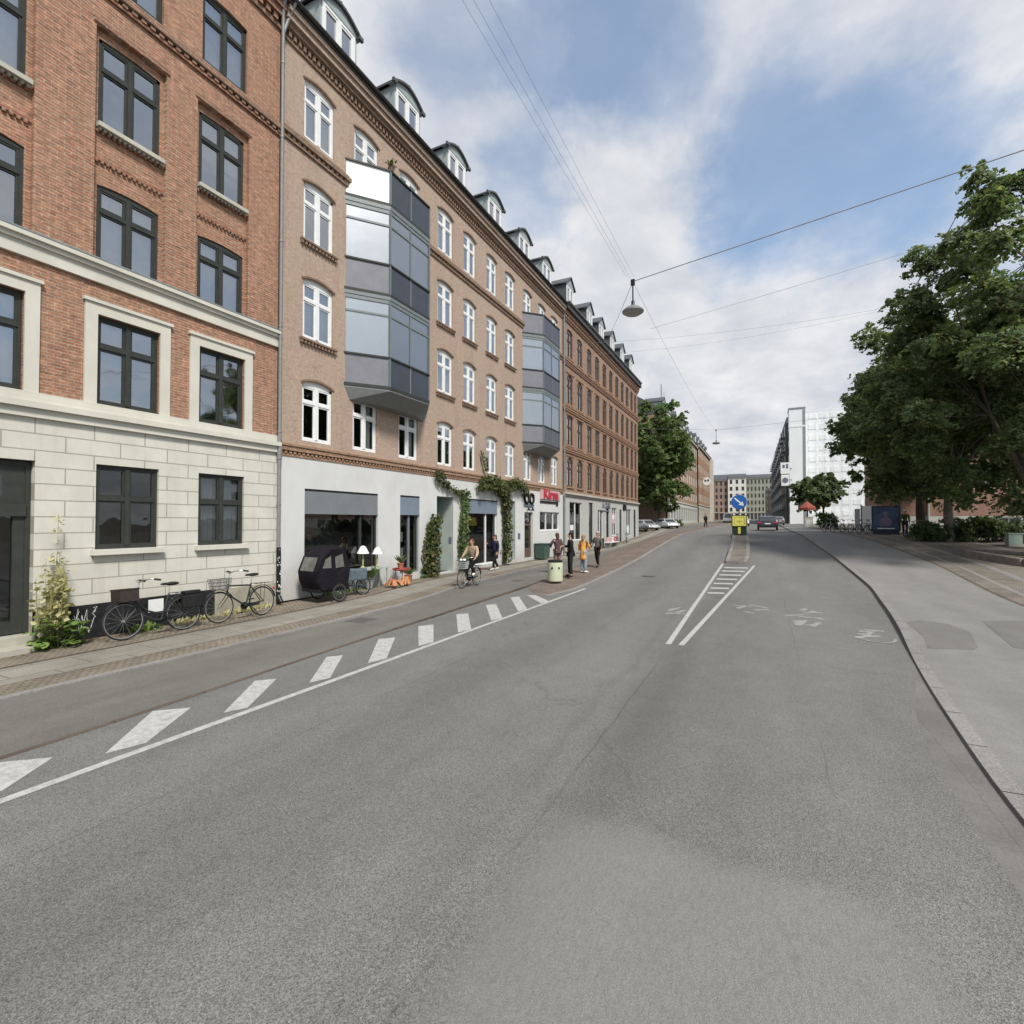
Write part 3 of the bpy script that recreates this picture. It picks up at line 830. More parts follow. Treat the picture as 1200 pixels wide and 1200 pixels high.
def shell_box(parent, y0, y1, z0, z1, X=FAC, back=12.0, mat='grey_plaster', name='rear_wall'):
    """the sides and the back of the house"""
    mb = MB(); A = X - .3
    mb.quad((X - back, y0, z0), (A, y0, z0), (A, y0, z1), (X - back, y0, z1))
    mb.quad((A, y1, z0), (X - back, y1, z0), (X - back, y1, z1), (A, y1, z1))
    mb.quad((X - back, y1, z0), (X - back, y0, z0), (X - back, y0, z1), (X - back, y1, z1))
    return mb.build(name, M[mat], parent, True)

# ================================================================== house 1: red brick with cream ground floor
random.seed(11)
B1 = thing('apartment_building', 'red brick apartment house with a cream rusticated ground floor, nearest in the row', 'building', (FAC - 5, 3.0, -.05), 0, 'apartment houses along the street')
cols1 = [(-1.3, -.02), (1.18, 2.47), (3.50, 4.79), (6.04, 7.34), (8.31, 9.61)]
Y0, Y1 = -3.4, 10.72
up = MB(); rec = MB()
hol = [(a, b, 5.12, 7.10) for a, b in cols1] + [(a - .1, b + .1, 8.32, 13.62, .05) for a, b in cols1] + [(a, b, 14.75, 16.68, .05) for a, b in cols1]
wall(up, FAC, Y0, Y1, 4.95, 18.35, hol, .2)
for a, b in cols1:
    wall(rec, FAC - .11, a - .1, b + .1, 8.32, 13.62, [(a, b, 8.34, 10.12, .06), (a, b, 11.42, 13.42, .03)], .13)
up.build('brick_wall', M['brick1'], B1, True); rec.build('recessed_brick_wall', M['brick1'], B1, True)
gr = MB()
gh = [(a, b, 1.9, 3.78) for a, b in cols1 if not 3 < a < 4] + [(3.35, 4.99, .22, 3.74)]
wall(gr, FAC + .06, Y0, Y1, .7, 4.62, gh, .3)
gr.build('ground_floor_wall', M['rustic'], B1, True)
pl_ = MB()
pl_.box(FAC - .1, FAC + .085, 5.05, 5.5, -.1, .7); pl_.box(FAC - .1, FAC + .085, Y0, 3.3, -.1, .7)
pl_.box(FAC - .1, FAC + .095, 8.75, Y1, -.1, .7, 0)
pl_.box(FAC - .1, FAC + .11, 5.5, 8.75, -.1, .72, 1)
pl_.build('plinth', [M['plinth'], M['tar']], B1, True)
# cornices
c = MB()
band(c, FAC, Y0, Y1, 4.60, 4.78, .14); band(c, FAC, Y0, Y1, 4.78, 4.90, .22); band(c, FAC, Y0, Y1, 4.90, 5.02, .12); band(c, FAC, Y0, Y1, 5.02, 5.11, .09)
band(c, FAC, Y0, Y1, 7.80, 8.08, .07); band(c, FAC, Y0, Y1, 8.08, 8.17, .13); band(c, FAC, Y0, Y1, 8.17, 8.27, .19); 
c.build('cornice', M['cream'], B1, True)
c = MB(); band(c, FAC, Y0, Y1, 8.27, 8.30, .2); c.build('cornice_flashing', M['zinc'], B1, True)
c = MB()
for a, b in cols1:
    c.box(FAC - .05, FAC + .05, a - .24, a - .004, 5.11, 7.34); c.box(FAC - .05, FAC + .05, b + .004, b + .24, 5.11, 7.34)
    c.box(FAC - .05, FAC + .05, a - .004, b + .004, 7.104, 7.34); c.box(FAC - .05, FAC + .09, a - .28, b + .28, 7.34, 7.41)
c.build('window_surround', M['cream'], B1, True)
t_ = MB()
band(t_, FAC, Y0, Y1, 14.30, 14.37, .06); dentils(t_, FAC, Y0, Y1, 14.37, 14.47, .09, .2, .11); band(t_, FAC, Y0, Y1, 14.47, 14.62, .13)
for a, b in cols1:
    dentils(t_, FAC - .11, a - .06, b + .08, 11.22, 11.28, .06, .11, .055)
    dentils(t_, FAC - .11, a - .06, b + .08, 10.55, 10.61, .05, .11, .055); t_.box(FAC - .13, FAC - .075, a - .06, b + .08, 10.61, 10.66)
    t_.box(FAC - .02, FAC + .03, a - .16, b + .16, 13.62, 13.74)
band(t_, FAC, Y0, Y1, 17.6, 17.72, .07); dentils(t_, FAC, Y0, Y1, 17.72, 17.9, .14, .26, .14); band(t_, FAC, Y0, Y1, 17.9, 18.1, .2); band(t_, FAC, Y0, Y1, 18.1, 18.35, .28)
t_.build('brick_cornice', M['brick1_dark'], B1, True)
e = MB(); band(e, FAC, Y0, Y1, 18.35, 18.62, .42); e.build('eave_board', M['roof_red'], B1, True)
roof_slab(B1, Y0, Y1, 18.62, FAC - 6, 22.6, 'roof_red', over=.4)
gutter(B1, Y0, Y1, 18.62, FAC + .5)
shell_box(B1, Y0, Y1, 0, 18.5)
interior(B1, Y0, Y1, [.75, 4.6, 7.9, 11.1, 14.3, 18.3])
def P1(h, glass='glass', **kw):
    return [make_window(1.3, h, 'frame_dark', glass, curtain=cu, **kw) for cu in ((None, ('full', 'curtain'), ('sides', 'curtain'), ('half', 'curtain'), ('blind', 'curtain_grey')))]
pG = Protos(*[make_window(1.3, 1.88, 'frame_dark', 'glass_dark', transom=.6, curtain=cu, sill=(.13, .09, .12, 'cream')) for cu in (None, ('full', 'curtain_grey'))])
pF1 = Protos(*P1(1.98)); pF2 = Protos(*P1(1.78, arch=.06)); pF3 = Protos(*P1(2.0, arch=.03, sill=(.13, .05, .1, 'cream_dull', 1))); pF4 = Protos(*P1(1.93, arch=.05))
for j, (a, b) in enumerate(cols1):
    if j != 2: pG.place(B1, a, 1.9, FAC + .06, 1 if j == 4 else 0)
    pF1.place(B1, a, 5.12, FAC, {3: 4, 4: 0}.get(j, 2)); pF2.place(B1, a, 8.34, FAC - .07, {3: 1, 4: 1}.get(j, 0)); pF3.place(B1, a, 11.42, FAC - .07, {3: 0, 4: 4}.get(j, 1)); pF4.place(B1, a, 14.75, FAC, {4: 1}.get(j, 3))
for p in (pG, pF1, pF2, pF3, pF4): p.drop()
# entrance
d = MB(); X = FAC - .2
d.box(X, X + .12, 3.38, 3.46, .3, 3.72); d.box(X, X + .12, 4.9, 4.98, .3, 3.72); d.box(X, X + .12, 3.46, 4.9, 3.62, 3.72)
d.box(X - .01, X + .16, 3.46, 4.9, 2.62, 2.86); d.box(X - .01, X + .1, 3.46, 4.9, 2.86, 3.62)
d.box(X, X + .1, 4.0, 4.12, .3, 2.62); d.box(X, X + .1, 4.72, 4.9, .3, 2.62); d.box(X, X + .1, 4.12, 4.72, .3, .55); d.box(X, X + .1, 3.46, 3.6, .3, 2.62)
door = d.build('door', M['frame_dark'], B1, True)
q = MB(); q.quad((X + .05, 4.12, .55), (X + .05, 4.72, .55), (X + .05, 4.72, 2.62), (X + .05, 4.12, 2.62)); q.quad((X + .05, 3.6, .55), (X + .05, 4.0, .55), (X + .05, 4.0, 2.62), (X + .05, 3.6, 2.62)); q.quad((X + .104, 3.75, 3.0), (X + .104, 4.55, 3.0), (X + .104, 4.55, 3.42), (X + .104, 3.75, 3.42))
dpn = q.build('door_pane', M['glass_dark'], door); dpn.location = -Vector(B1.location)
q = MB(); q.ball((X + .15, 4.2, 1.25), .035); q.tube([(X + .1, 4.2, 1.25), (X + .15, 4.2, 1.25)], .015); hd = q.build('handle', M['chrome'], door); hd.location = -Vector(B1.location)
s_ = MB(); s_.box(FAC - .3, FAC + .14, 3.2, 5.02, -.12, .28); s_.box(FAC + .14, FAC + .5, 3.1, 5.02, -.12, .1); s_.build('doorstep', M['cream_dull'], B1, True, bevel=.012)
dp = MB()
for (y, x, z1) in ((10.70, FAC + .14, 18.2),):
    dp.tube([(FAC + .5, y - .12, 18.6), (x + .1, y - .08, 18.2), (x, y, 17.7), (x, y, 1.7)], .055, 10)
    dp.tube([(FAC + .5, y + .22, 18.6), (x + .1, y + .16, 18.1), (x, y + .02, 17.5)], .05, 10)
    for z in (3, 5.2, 8.4, 11, 14.2, 16.5): dp.lathe([(.068, 0), (.068, .05)], 10, (x, y, z))
    dp.tube([(x, y, 5.0), (x + .0, y, 4.4)], .075, 10)
dpo = dp.build('downpipe', M['steel'], B1, True, smooth=50)
dp = MB(); dp.tube([(FAC + .15, 10.70, 1.75), (FAC + .15, 10.70, .1)], .066, 10); dp.tube([(FAC + .15, 10.70, .3), (FAC + .28, 10.70, .12)], .07, 10)
for i in range(30):
    z = random.uniform(.3, 1.7); a = random.uniform(-1.2, 1.2)
    x, y = FAC + .15 + .073 * math.cos(a), 10.7 + .073 * math.sin(a)
    dp.box(x - .003, x + .003, y - .012, y + .012, z, z + random.uniform(.015, .05), 1)
dp.build('downpipe_foot', [M['black_metal'], M['white_paint']], B1, True, smooth=40)
# graffiti scribble on the tarred plinth
gf = MB(); X = FAC + .113
for i in range(9):
    y = 5.58 + i * .058; z = .26 + .1 * (i % 3)
    pts = [(X, y + random.uniform(-.04, .06), z + random.uniform(-.16, .22)) for _ in range(4)]
    gf.tube(pts, .005, 4)
gf.build('graffiti', M['white_paint'], B1, True)

# ================================================================== house 2: tan house with white shop floor
random.seed(21)
B2 = thing('apartment_building', 'tan washed brick apartment house with white painted shop floor and glazed balcony towers', 'building', (FAC - 5, 23.0, .1), 0, 'apartment houses along the street')
Y0, Y1 = 10.76, 35.2
cols2 = [(11.65, 12.93), (13.90, 15.18), (16.47, 17.75), (19.20, 20.45), (21.43, 22.60), (23.76, 24.90), (25.96, 27.17), (28.45, 29.65), (30.75, 31.95), (33.0, 34.2)]
AR = .13
def r2(z0, z1, cs): return [(a, b, z0, z1, AR) for a, b in cs]
c_no1 = [c for i, c in enumerate(cols2) if i not in (1, 2, 7, 8, 9)]
hol = r2(5.12, 7.10, cols2) + r2(8.42, 10.45, c_no1) + r2(11.62, 13.62, c_no1) + r2(14.98, 16.98, cols2)
up = MB(); wall(up, FAC, Y0, Y1, 4.6, 18.0, hol, .2); up.build('brick_wall', M['brick2'], B2, True)
shop = [(11.75, 15.21, .78, 3.58), (16.54, 17.84, .4, 3.6), (19.12, 20.48, .2, 3.68), (21.6, 24.93, .3, 3.68), (26.18, 27.2, .3, 3.74), (28.5, 29.8, .3, 3.12), (30.9, 34.45, 1.95, 3.2)]
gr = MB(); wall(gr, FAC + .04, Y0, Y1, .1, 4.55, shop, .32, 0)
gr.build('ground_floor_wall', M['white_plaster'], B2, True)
t_ = MB()
band(t_, FAC, Y0, Y1, 4.55, 4.63, .07); dentils(t_, FAC, Y0, Y1, 4.63, 4.72, .1, .17, .09); band(t_, FAC, Y0, Y1, 4.72, 4.86, .13); band(t_, FAC, Y0, Y1, 4.86, 4.93, .17)
t_.build('belt_course', M['brick3_trim'], B2, True)
t_ = MB()
band(t_, FAC, Y0, Y1, 14.42, 14.5, .06); dentils(t_, FAC, Y0, Y1, 14.5, 14.6, .07, .2, .1); band(t_, FAC, Y0, Y1, 14.6, 14.74, .12); band(t_, FAC, Y0, Y1, 14.74, 14.82, .07)
band(t_, FAC, Y0, Y1, 17.5, 17.6, .06); dentils(t_, FAC, Y0, Y1, 17.62, 17.8, .11, .19, .095); band(t_, FAC, Y0, Y1, 17.8, 17.84, .13); band(t_, FAC, Y0, Y1, 17.84, 18.0, .18)
for (a, b) in c_no1:
    for z in (8.42, 11.62): dentils(t_, FAC, a - .12, b + .14, z - .18, z - .07, .09, .14, .075); t_.box(FAC - .03, FAC + .11, a - .13, b + .13, z - .07, z - .004)
for hh in r2(7.10, 7.10, cols2) + r2(10.45, 10.45, c_no1) + r2(13.62, 13.62, c_no1) + r2(16.98, 16.98, cols2):
    a, b, z = hh[0], hh[1], hh[3]; n = 8
    P = [(a - .06 + (b - a + .12) * i / n, z + .015 - (AR + .02) * (2 * i / n - 1) ** 2) for i in range(n + 1)]
    t_.prism([(y, zz + .065) for y, zz in P[::-1]] + P, 'x', FAC - .02, FAC + .035)
t_.build('brick_cornice', M['brick2_trim'], B2, True)
e = MB(); band(e, FAC, Y0, Y1, 18.0, 18.2, .28); band(e, FAC, Y0, Y1, 18.2, 18.36, .36); e.build('eave_moulding', M['brick2'], B2, True)
gutter(B2, Y0, Y1, 18.52, FAC + .46, 'roof_dark')
e = MB(); band(e, FAC, Y0, Y1, 18.36, 18.5, .4); e.build('eave_board', M['roof_dark'], B2, True)
roof_slab(B2, Y0, Y1, 18.55, FAC - 6.5, 22.2)
shell_box(B2, Y0, Y1, 0, 18.3)
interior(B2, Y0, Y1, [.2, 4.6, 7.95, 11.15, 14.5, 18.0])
cus = (None, ('full', 'curtain'), ('sides', 'curtain'), ('half', 'curtain'), ('blind', 'curtain_grey'))
W2 = [Protos(*[make_window(wd, 2.0, 'frame_white', 'glass', arch=AR, fw=.085, mull=.13, transom=.64, sash=.05, curtain=cu) for cu in cus]) for wd in (1.28, 1.25, 1.17, 1.21)]
W2d = Protos(*[make_window(1.28, 1.98, 'frame_white', 'glass_dark', arch=AR, fw=.085, mull=.13, transom=.64, sash=.05, curtain=cu) for cu in (None, ('sides', 'curtain'))])
def pw2(y0, y1, z, i=None):
    w = y1 - y0; k = min(range(4), key=lambda k: abs((1.28, 1.25, 1.17, 1.21)[k] - w))
    W2[k].place(B2, y0, z, FAC, i)
for j, (a, b) in enumerate(cols2):
    if j < 3: W2d.place(B2, a, 5.12, FAC, (0, 1, 1)[j])
    else: pw2(a, b, 5.10, random.choice((0, 0, 2, 4)))
    pw2(a, b, 14.98)
for (a, b) in c_no1: pw2(a, b, 8.45); pw2(a, b, 11.62)
for w in W2: w.drop()
W2d.drop()
# dormers
def make_dormer(w=1.75, h=1.8, style='arch', cheek='zinc_pale', frame='frame_white'):
    mb = MB(); dep = 2.9
    mb.box(-dep, -.0, 0, .09, 0, h); mb.box(-dep, -.0, w - .09, w, 0, h); mb.box(-dep, -.02, .09, w - .09, 0, .3)
    do = mb.build('dormer', M[cheek])
    f = MB()
    a, b = .09, w - .09
    f.box(-.1, .03, a, a + .14, .3, h); f.box(-.1, .03, b - .14, b, .3, h); f.box(-.1, .03, a + .14, b - .14, .3, .4); f.box(-.1, .03, a + .14, b - .14, h - .12, h)
    f.box(-.08, .05, w / 2 - .08, w / 2 + .08, .4, h - .12)
    for (p, q) in ((a + .14, w / 2 - .08), (w / 2 + .08, b - .14)):
        f.box(-.06, .01, p, p + .05, .4, h - .12); f.box(-.06, .01, q - .05, q, .4, h - .12); f.box(-.06, .01, p, q, h - .2, h - .12); f.box(-.06, .01, p, q, .4, .46)
    f.build('window_frame', M[frame], do)
    g_ = MB(); g_.quad((-.03, a + .14, .4), (-.03, b - .14, .4), (-.03, b - .14, h - .12), (-.03, a + .14, h - .12)); g_.build('pane', M['glass'], do)
    c_ = MB(); c_.box(-.4, -.35, .12, w - .12, .1, h); c_.build('curtain', M['curtain_grey'], do)
    r_ = MB(); rise = .42; n = 10
    if style == 'arch': P = [(-.14 + (w + .28) * i / n, h + rise * (1 - abs(2 * i / n - 1) ** 1.7)) for i in range(n + 1)]
    else: P = [(-.16, h), (w / 2, h + .75), (w + .16, h)]
    r_.prism(P[::-1] + [(y, z + .09) for y, z in P], 'x', -dep, .16)
    r_.prism(P, 'x', -.2, .05, 1)
    if style == 'arch': r_.ball((.08, w / 2, h + rise + .12), .07, m=0); r_.box(.06, .17, -.2, .02, h - .02, h + .12); r_.box(.06, .17, w - .02, w + .2, h - .02, h + .12)
    r_.build('dormer_roof', [M['slate'], M['zinc_pale']], do)
    return do
D2 = Protos(make_dormer())
for y in (12.45, 16.35, 20.25, 24.2, 28.15, 31.9): D2.place(B2, y, 18.62, FAC - .22)
# chimneys
ch = MB()
for y in (12.4, 20.2, 28.4, 34.4):
    ch.box(FAC - 6.6, FAC - 5.8, y, y + 1.1, 21, 23.6); ch.box(FAC - 6.66, FAC - 5.74, y - .06, y + 1.16, 23.6, 23.75)
ch.build('chimney', M['brick2_trim'], B2, True)
# shop floor joinery
def flat_pane(mb, X, y0, y1, z0, z1): mb.quad((X, y0, z0), (X, y1, z0), (X, y1, z1), (X, y0, z1))
def shop_window(parent, y0, y1, z0, z1, box, boxmat, frame='frame_white', div=(), glass='glass_dark', X=FAC + .04, back=.16):
    f = MB(); a = X - back
    f.box(a, a + .08, y0, y0 + .06, z0, z1); f.box(a, a + .08, y1 - .06, y1, z0, z1); f.box(a, a + .08, y0 + .06, y1 - .06, z0, z0 + .07); f.box(a, a + .08, y0 + .06, y1 - .06, z1 - .05, z1)
    for y in div: f.box(a, a + .09, y - .045, y + .045, z0 + .07, z1 - .05)
    w = f.build('shop_window', M[frame], parent, True)
    g_ = MB(); flat_pane(g_, a + .03, y0 + .06, y1 - .06, z0 + .07, z1 - .05); p = g_.build('pane', M[glass], w); p.location = -Vector(parent.location)
    if box:
        b_ = MB(); b_.box(a + .085, X - .015, y0 + .004, y1 - .004, box, z1 - .004); b_.box(a + .06, X + .005, y0 + .002, y1 - .002, box - .05, box)
        b_.box(a + .05, X - .004, y0 + .004, y1 - .004, z1 - .06, z1 - .003, 1)
        bb = b_.build('roller_box', [M[boxmat], M['black']], w); bb.location = -Vector(parent.location)
    return w
shop_window(B2, 11.75, 15.21, .78, 3.58, 2.82, 'blind_grey', 'frame_dark', (14.35,))
shop_window(B2, 16.54, 17.84, .4, 3.6, 2.85, 'blind_blue', 'blind_grey', (17.2,))
shop_window(B2, 21.6, 24.93, .3, 3.68, 3.0, 'blind_blue', 'frame_white', (23.75,))
shop_window(B2, 30.9, 34.45, 1.95, 3.2, 0, '', 'frame_white', (32.1, 33.4))
def alcove(parent, y0, y1, z0, z1, X, d, doormat, revmat='reveal_grey', glass=None):
    a = MB(); F = X - .318; Bk = X - d
    a.quad((F, y0, z0), (Bk, y0, z0), (Bk, y0, z1), (F, y0, z1)); a.quad((Bk, y1, z0), (F, y1, z0), (F, y1, z1), (Bk, y1, z1))
    a.quad((F, y0, z1), (Bk, y0, z1), (Bk, y1, z1), (F, y1, z1)); a.quad((F, y0, z0), (F, y1, z0), (Bk, y1, z0), (Bk, y0, z0))
    a.quad((X - .31, y1 - .003, z0), (X - .005, y1 - .003, z0), (X - .005, y1 - .003, z1), (X - .31, y1 - .003, z1))
    a.build('doorway_recess', M[revmat], parent, True)
    d_ = MB(); d_.box(Bk + .005, Bk + .06, y0 + .01, y1 - .01, z0 + .01, z1 - .01)
    w = y1 - y0
    for (p, q) in ((.12, .46), (.52, .86), (.12, .86)):
        pass
    for (zz0, zz1) in ((z0 + .15, z0 + .85), (z0 + .95, z0 + 1.9), (z0 + 2.15, z1 - .15)):
        d_.box(Bk + .06, Bk + .075, y0 + .1, y0 + w / 2 - .05, zz0, zz1); d_.box(Bk + .06, Bk + .075, y0 + w / 2 + .05, y1 - .1, zz0, zz1)
    do = d_.build('door', M[doormat], parent, True)
    h = MB(); h.tube([(Bk + .1, y0 + w / 2 + .1, z0 + 1.05), (Bk + .1, y0 + w / 2 + .1, z0 + 1.3)], .015); ho = h.build('handle', M['chrome'], do); ho.location = -Vector(parent.location)
alcove(B2, 19.12, 20.48, .2, 3.68, FAC + .04, .85, 'teal')
alcove(B2, 26.18, 27.2, .3, 3.74, FAC + .04, .7, 'frame_dark')
# brown entrance with a glazed top and a small plaque by each door
d = MB(); X = FAC - .18
d.box(X, X + .06, 28.5, 29.8, .3, 3.12); 
d.box(X + .06, X + .09, 28.56, 28.7, .34, 3.06); d.box(X + .06, X + .09, 29.6, 29.74, .34, 3.06); d.box(X + .06, X + .09, 28.7, 29.6, 2.3, 2.42); d.box(X + .06, X + .09, 28.7, 29.6, .34, .9)
do = d.build('door', M['wood_brown'], B2, True)
q = MB(); flat_pane(q, X + .065, 28.7, 29.6, 2.42, 3.06); flat_pane(q, X + .065, 28.7, 29.6, .9, 2.3); p = q.build('pane', M['glass_dark'], do); p.location = -Vector(B2.location)
q = MB(); q.box(FAC + .042, FAC + .06, 18.6, 18.78, 1.5, 1.75); q.box(FAC - .2, FAC - .05, 20.46, 20.474, 1.5, 1.8); q.box(FAC + .042, FAC + .06, 27.55, 27.85, 1.5, 1.85); q.build('plaque', M['slate_letters'], B2, True)
# glazed balcony towers
def bay(parent, yl, yr, fl, fr, xo, levels, white_top=False, zb=6.85):
    """yl..yr on the wall, fl..fr on the front face at x = xo"""
    X = FAC
    plan = [(X - .02, yl), (xo, fl), (xo, fr), (X - .02, yr)]
    def inset(k):
        return [(X - .02, yl + k), (xo - k, fl + k * .45), (xo - k, fr - k * .45), (X - .02, yr - k)]
    base = MB()
    n = 4
    lo = [(X - .02, yl + .25), (xo - .5, fl + .25), (xo - .5, fr - .25), (X - .02, yr - .25)]
    z1 = levels[0][0]
    vs = [(x, y, zb) for x, y in lo] + [(x, y, z1 - .12) for x, y in plan] + [(x, y, z1) for x, y in plan]
    fs = [(0, 1, 2, 3)] + [(i, i + 4, i + 5, i + 1) for i in range(3)] + [(i + 4, i + 8, i + 9, i + 5) for i in range(3)] + [(8, 11, 10, 9)]
    base.add(vs, fs)
    root = base.build('balcony_tower', M['soffit'], parent, True)
    fix = lambda o: setattr(o, 'location', -Vector(parent.location))
    fr_ = MB(); gl = MB(); cu = MB(); dk = MB(); wb_ = MB(); rl_ = MB()
    segs = list(zip(plan, plan[1:]))
    def along(mb, k, z0, z1, out=0.0, th=.04, m=0, pad=0.0):
        (a, b) = segs[k]; d = Vector((b[0] - a[0], b[1] - a[1])); L = d.length; d.normalize(); nrm = Vector((d.y, -d.x))
        if nrm.x < 0: nrm = -nrm
        p = Vector(a) + d * pad; q = Vector(b) - d * pad
        i_, o_ = nrm * (out - th), nrm * out
        vs = [(*(p + i_), z0), (*(q + i_), z0), (*(q + o_), z0), (*(p + o_), z0)]
        vs = [(v[0], v[1], z0) for v in vs] + [(v[0], v[1], z1) for v in vs]
        mb.add(vs, [(0, 1, 2, 3), (7, 6, 5, 4), (0, 4, 5, 1), (1, 5, 6, 2), (2, 6, 7, 3), (3, 7, 4, 0)], m)
    for li, (z0, zp, zt) in enumerate(levels):        # floor, parapet top, glass top (None = open terrace)
        rl_ = MB()
        for k in range(3):
            pm = MB()
            along(pm, k, z0 + .05, zp - .03, -.02, .03, 0, .05)
            mat = 'panel_white' if (white_top and zt is None and k == 0) else ('panel_blue' if k == 1 else 'panel_grey')  # side panels get a paler grey, painting in the brighter reflection they catch
            o = pm.build('parapet_panel', M[mat], root); fix(o)
            along(rl_, k, zp - .03, zp + .03, .03, .09); along(rl_, k, z0 - .06, z0 + .05, .02, .08)
            if k == 1:
                ym = (fl + fr) / 2; fr_.box(xo - .06, xo + .0, ym - .03, ym + .03, z0, zp)
            if zt:
                along(fr_, k, zt - .14, zt, .0, .07); along(fr_, k, zt - .62, zt - .55, .0, .06); along(fr_, k, zt, zt + .14, .02, .1)
                if k != 1: along(wb_, k, zt - .54, zt - .15, -.05, .01, 0, .06)
                g1 = MB(); along(g1, k, zp + .03, zt - .14, -.03, .008, 0, .04); fix(g1.build('balcony_glass', M['glass_bay'], root))
                along(cu, k, zp + (.1 if k != 1 else 1.3), zt - .1, -.07 if k != 1 else -.2, .01, 0, .1)
        fix(rl_.build('rail', M['frame_dark'], root))
        for (x, y) in plan:
            fr_.box(x - .05, x + .012, y - .035, y + .035, z0, (zt or zp))
        if zt:
            ym = (fl + fr) / 2; fr_.box(xo - .07, xo - .005, ym - .03, ym + .03, zp, zt)
            dk.add([(x, y, zt + .02) for x, y in plan] + [(x, y, zt + .14) for x, y in plan], [(0, 1, 2, 3), (7, 6, 5, 4)])
    for nm, mb, mt in (('balcony_frame', fr_, 'panel_frame'), ('blind', cu, 'curtain'), ('white_blind_strip', wb_, 'panel_white'), ('balcony_floor', dk, 'soffit')):
        o = mb.build(nm, M[mt], root); fix(o)
    return root
LV = [(7.40, 8.50, 10.62), (10.80, 11.92, 13.95), (14.15, 15.42, None)]
bay(B2, 13.45, 18.42, 14.72, 17.15, FAC + 1.0, LV, True)
bay(B2, 28.25, 33.1, 29.3, 32.05, FAC + 1.0, LV)
# potted plant on the upper terrace stays a thing of its own
po = thing('potted_plant', 'small brown potted plant on the corner of the white balcony screen', 'plant', (FAC + .9, 14.85, 15.42))
q = MB(); q.lathe([(.08, 0), (.12, .2), (.13, .22)], 12); q.build('pot', M['wood_brown'], po)
q = MB(); random.seed(3)
for _ in range(60):
    a, r, z = random.uniform(0, 6.3), random.uniform(0, .2), .25 + random.uniform(0, .28); s = .05
    x, y = r * math.cos(a), r * math.sin(a); d1 = Vector((random.gauss(0, 1), random.gauss(0, 1), random.gauss(0, 1))).normalized() * s; d2 = d1.orthogonal().normalized() * s * .6
    c0 = Vector((x, y, z)); q.quad(c0 - d1, c0 + d2, c0 + d1, c0 - d2)
q.build('foliage', M['leaf_vine'], po)
# signs on the shop floor
sg = thing('shop_sign', 'red lettered shop sign on the white wall above the wide window', 'sign', (FAC + .05, 32.7, 4.4))
q = MB(); q.box(0, .05, -1.78, 1.78, -.36, .36); q.build('sign_board', M['pink_sign'], sg)
q = MB(); vs, fs = text_mesh('Kirsa', .86, .02, .03); q.add([(.07 + z, x * 1.5, y - .02) for x, y, z in vs], fs); q.build('lettering', M['red_sign'], sg)
sg = thing('glasses_sign', 'black pair of spectacles sign above the brown door', 'sign', (FAC + .06, 29.1, 3.98))
q = MB()
for s in (-1, 1): q.torus(.3, .075, (.04, s * .37, 0), 'x', 28, 8)
q.box(.01, .07, -.12, .12, -.05, .06); q.tube([(.04, -.6, .18), (.04, -.75, .22)], .05); q.tube([(.04, .6, .18), (.04, .75, .22)], .05)
q.build('spectacles', M['black'], sg, smooth=50)
q = MB(); q.box(.0, .03, -.75, .75, -.5, -.36); q.build('name_bar', M['slate_letters'], sg)
sg = thing('sign_strip', 'dark strip sign under the red shop sign', 'sign', (FAC + .05, 32.4, 3.86))
q = MB(); q.box(0, .04, -1.5, 1.3, -.07, .07); q.box(0, .05, 1.38, 1.7, -.2, .1); q.build('sign_board', M['black'], sg)
sg = thing('wall_lamp', 'pair of small dark wall lamps over the brown door', 'lamp', (FAC + .05, 29.1, 3.32))
q = MB()
for s in (-.3, .3): q.lathe([(.02, .1), (.1, -.05), (.11, -.1)], 12, (.15, s, 0)); q.tube([(0, s, .1), (.15, s, .1)], .015)
q.build('lamp_shade', M['black'], sg, smooth=40)

# ================================================================== house 3: dull red brick
random.seed(31)
B3 = thing('apartment_building', 'dull red brick apartment house with arched brown windows at the far end of the row', 'building', (FAC - 5, 47.5, .2), 0, 'apartment houses along the street')
Y0, Y1 = 35.24, 60.3
cols3 = [(36.2, 37.55), (38.55, 39.9), (41.1, 42.4), (43.4, 44.7), (45.75, 47.0), (48.0, 49.25), (50.25, 51.5), (52.45, 53.7), (54.6, 55.85), (56.7, 57.9), (58.6, 59.6)]
def r3(z0, z1, ar=.35): return [(a, b, z0, z1, ar) for a, b in cols3]
hol = r3(5.2, 7.45) + r3(8.35, 10.6, .12) + r3(11.45, 13.75, .3) + r3(15.0, 17.2, .2)
up = MB(); wall(up, FAC, Y0, Y1, 4.5, 18.3, hol, .25); up.build('brick_wall', M['brick3'], B3, True)
shop3 = [(36.6, 39.5, 1.1, 4.05), (41.35, 42.5, .35, 4.15), (43.9, 45.6, 1.0, 3.6), (46.6, 47.6, .4, 4.0), (48.6, 50.3, 1.2, 3.9), (51.5, 52.4, .4, 3.8), (54.4, 56.6, 1.0, 3.9), (57.8, 58.9, .7, 3.9)]
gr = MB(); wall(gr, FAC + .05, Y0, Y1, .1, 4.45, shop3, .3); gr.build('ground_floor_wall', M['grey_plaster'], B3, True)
t_ = MB(); band(t_, FAC, Y0, Y1, 4.45, 4.6, .12); band(t_, FAC, Y0, Y1, 4.6, 4.74, .24); t_.build('belt_course', M['cream_dull'], B3, True)
t_ = MB()
for z in (7.75, 10.85): band(t_, FAC, Y0, Y1, z, z + .14, .08); band(t_, FAC, Y0, Y1, z + .14, z + .3, .13); band(t_, FAC, Y0, Y1, z + .3, z + .38, .17)
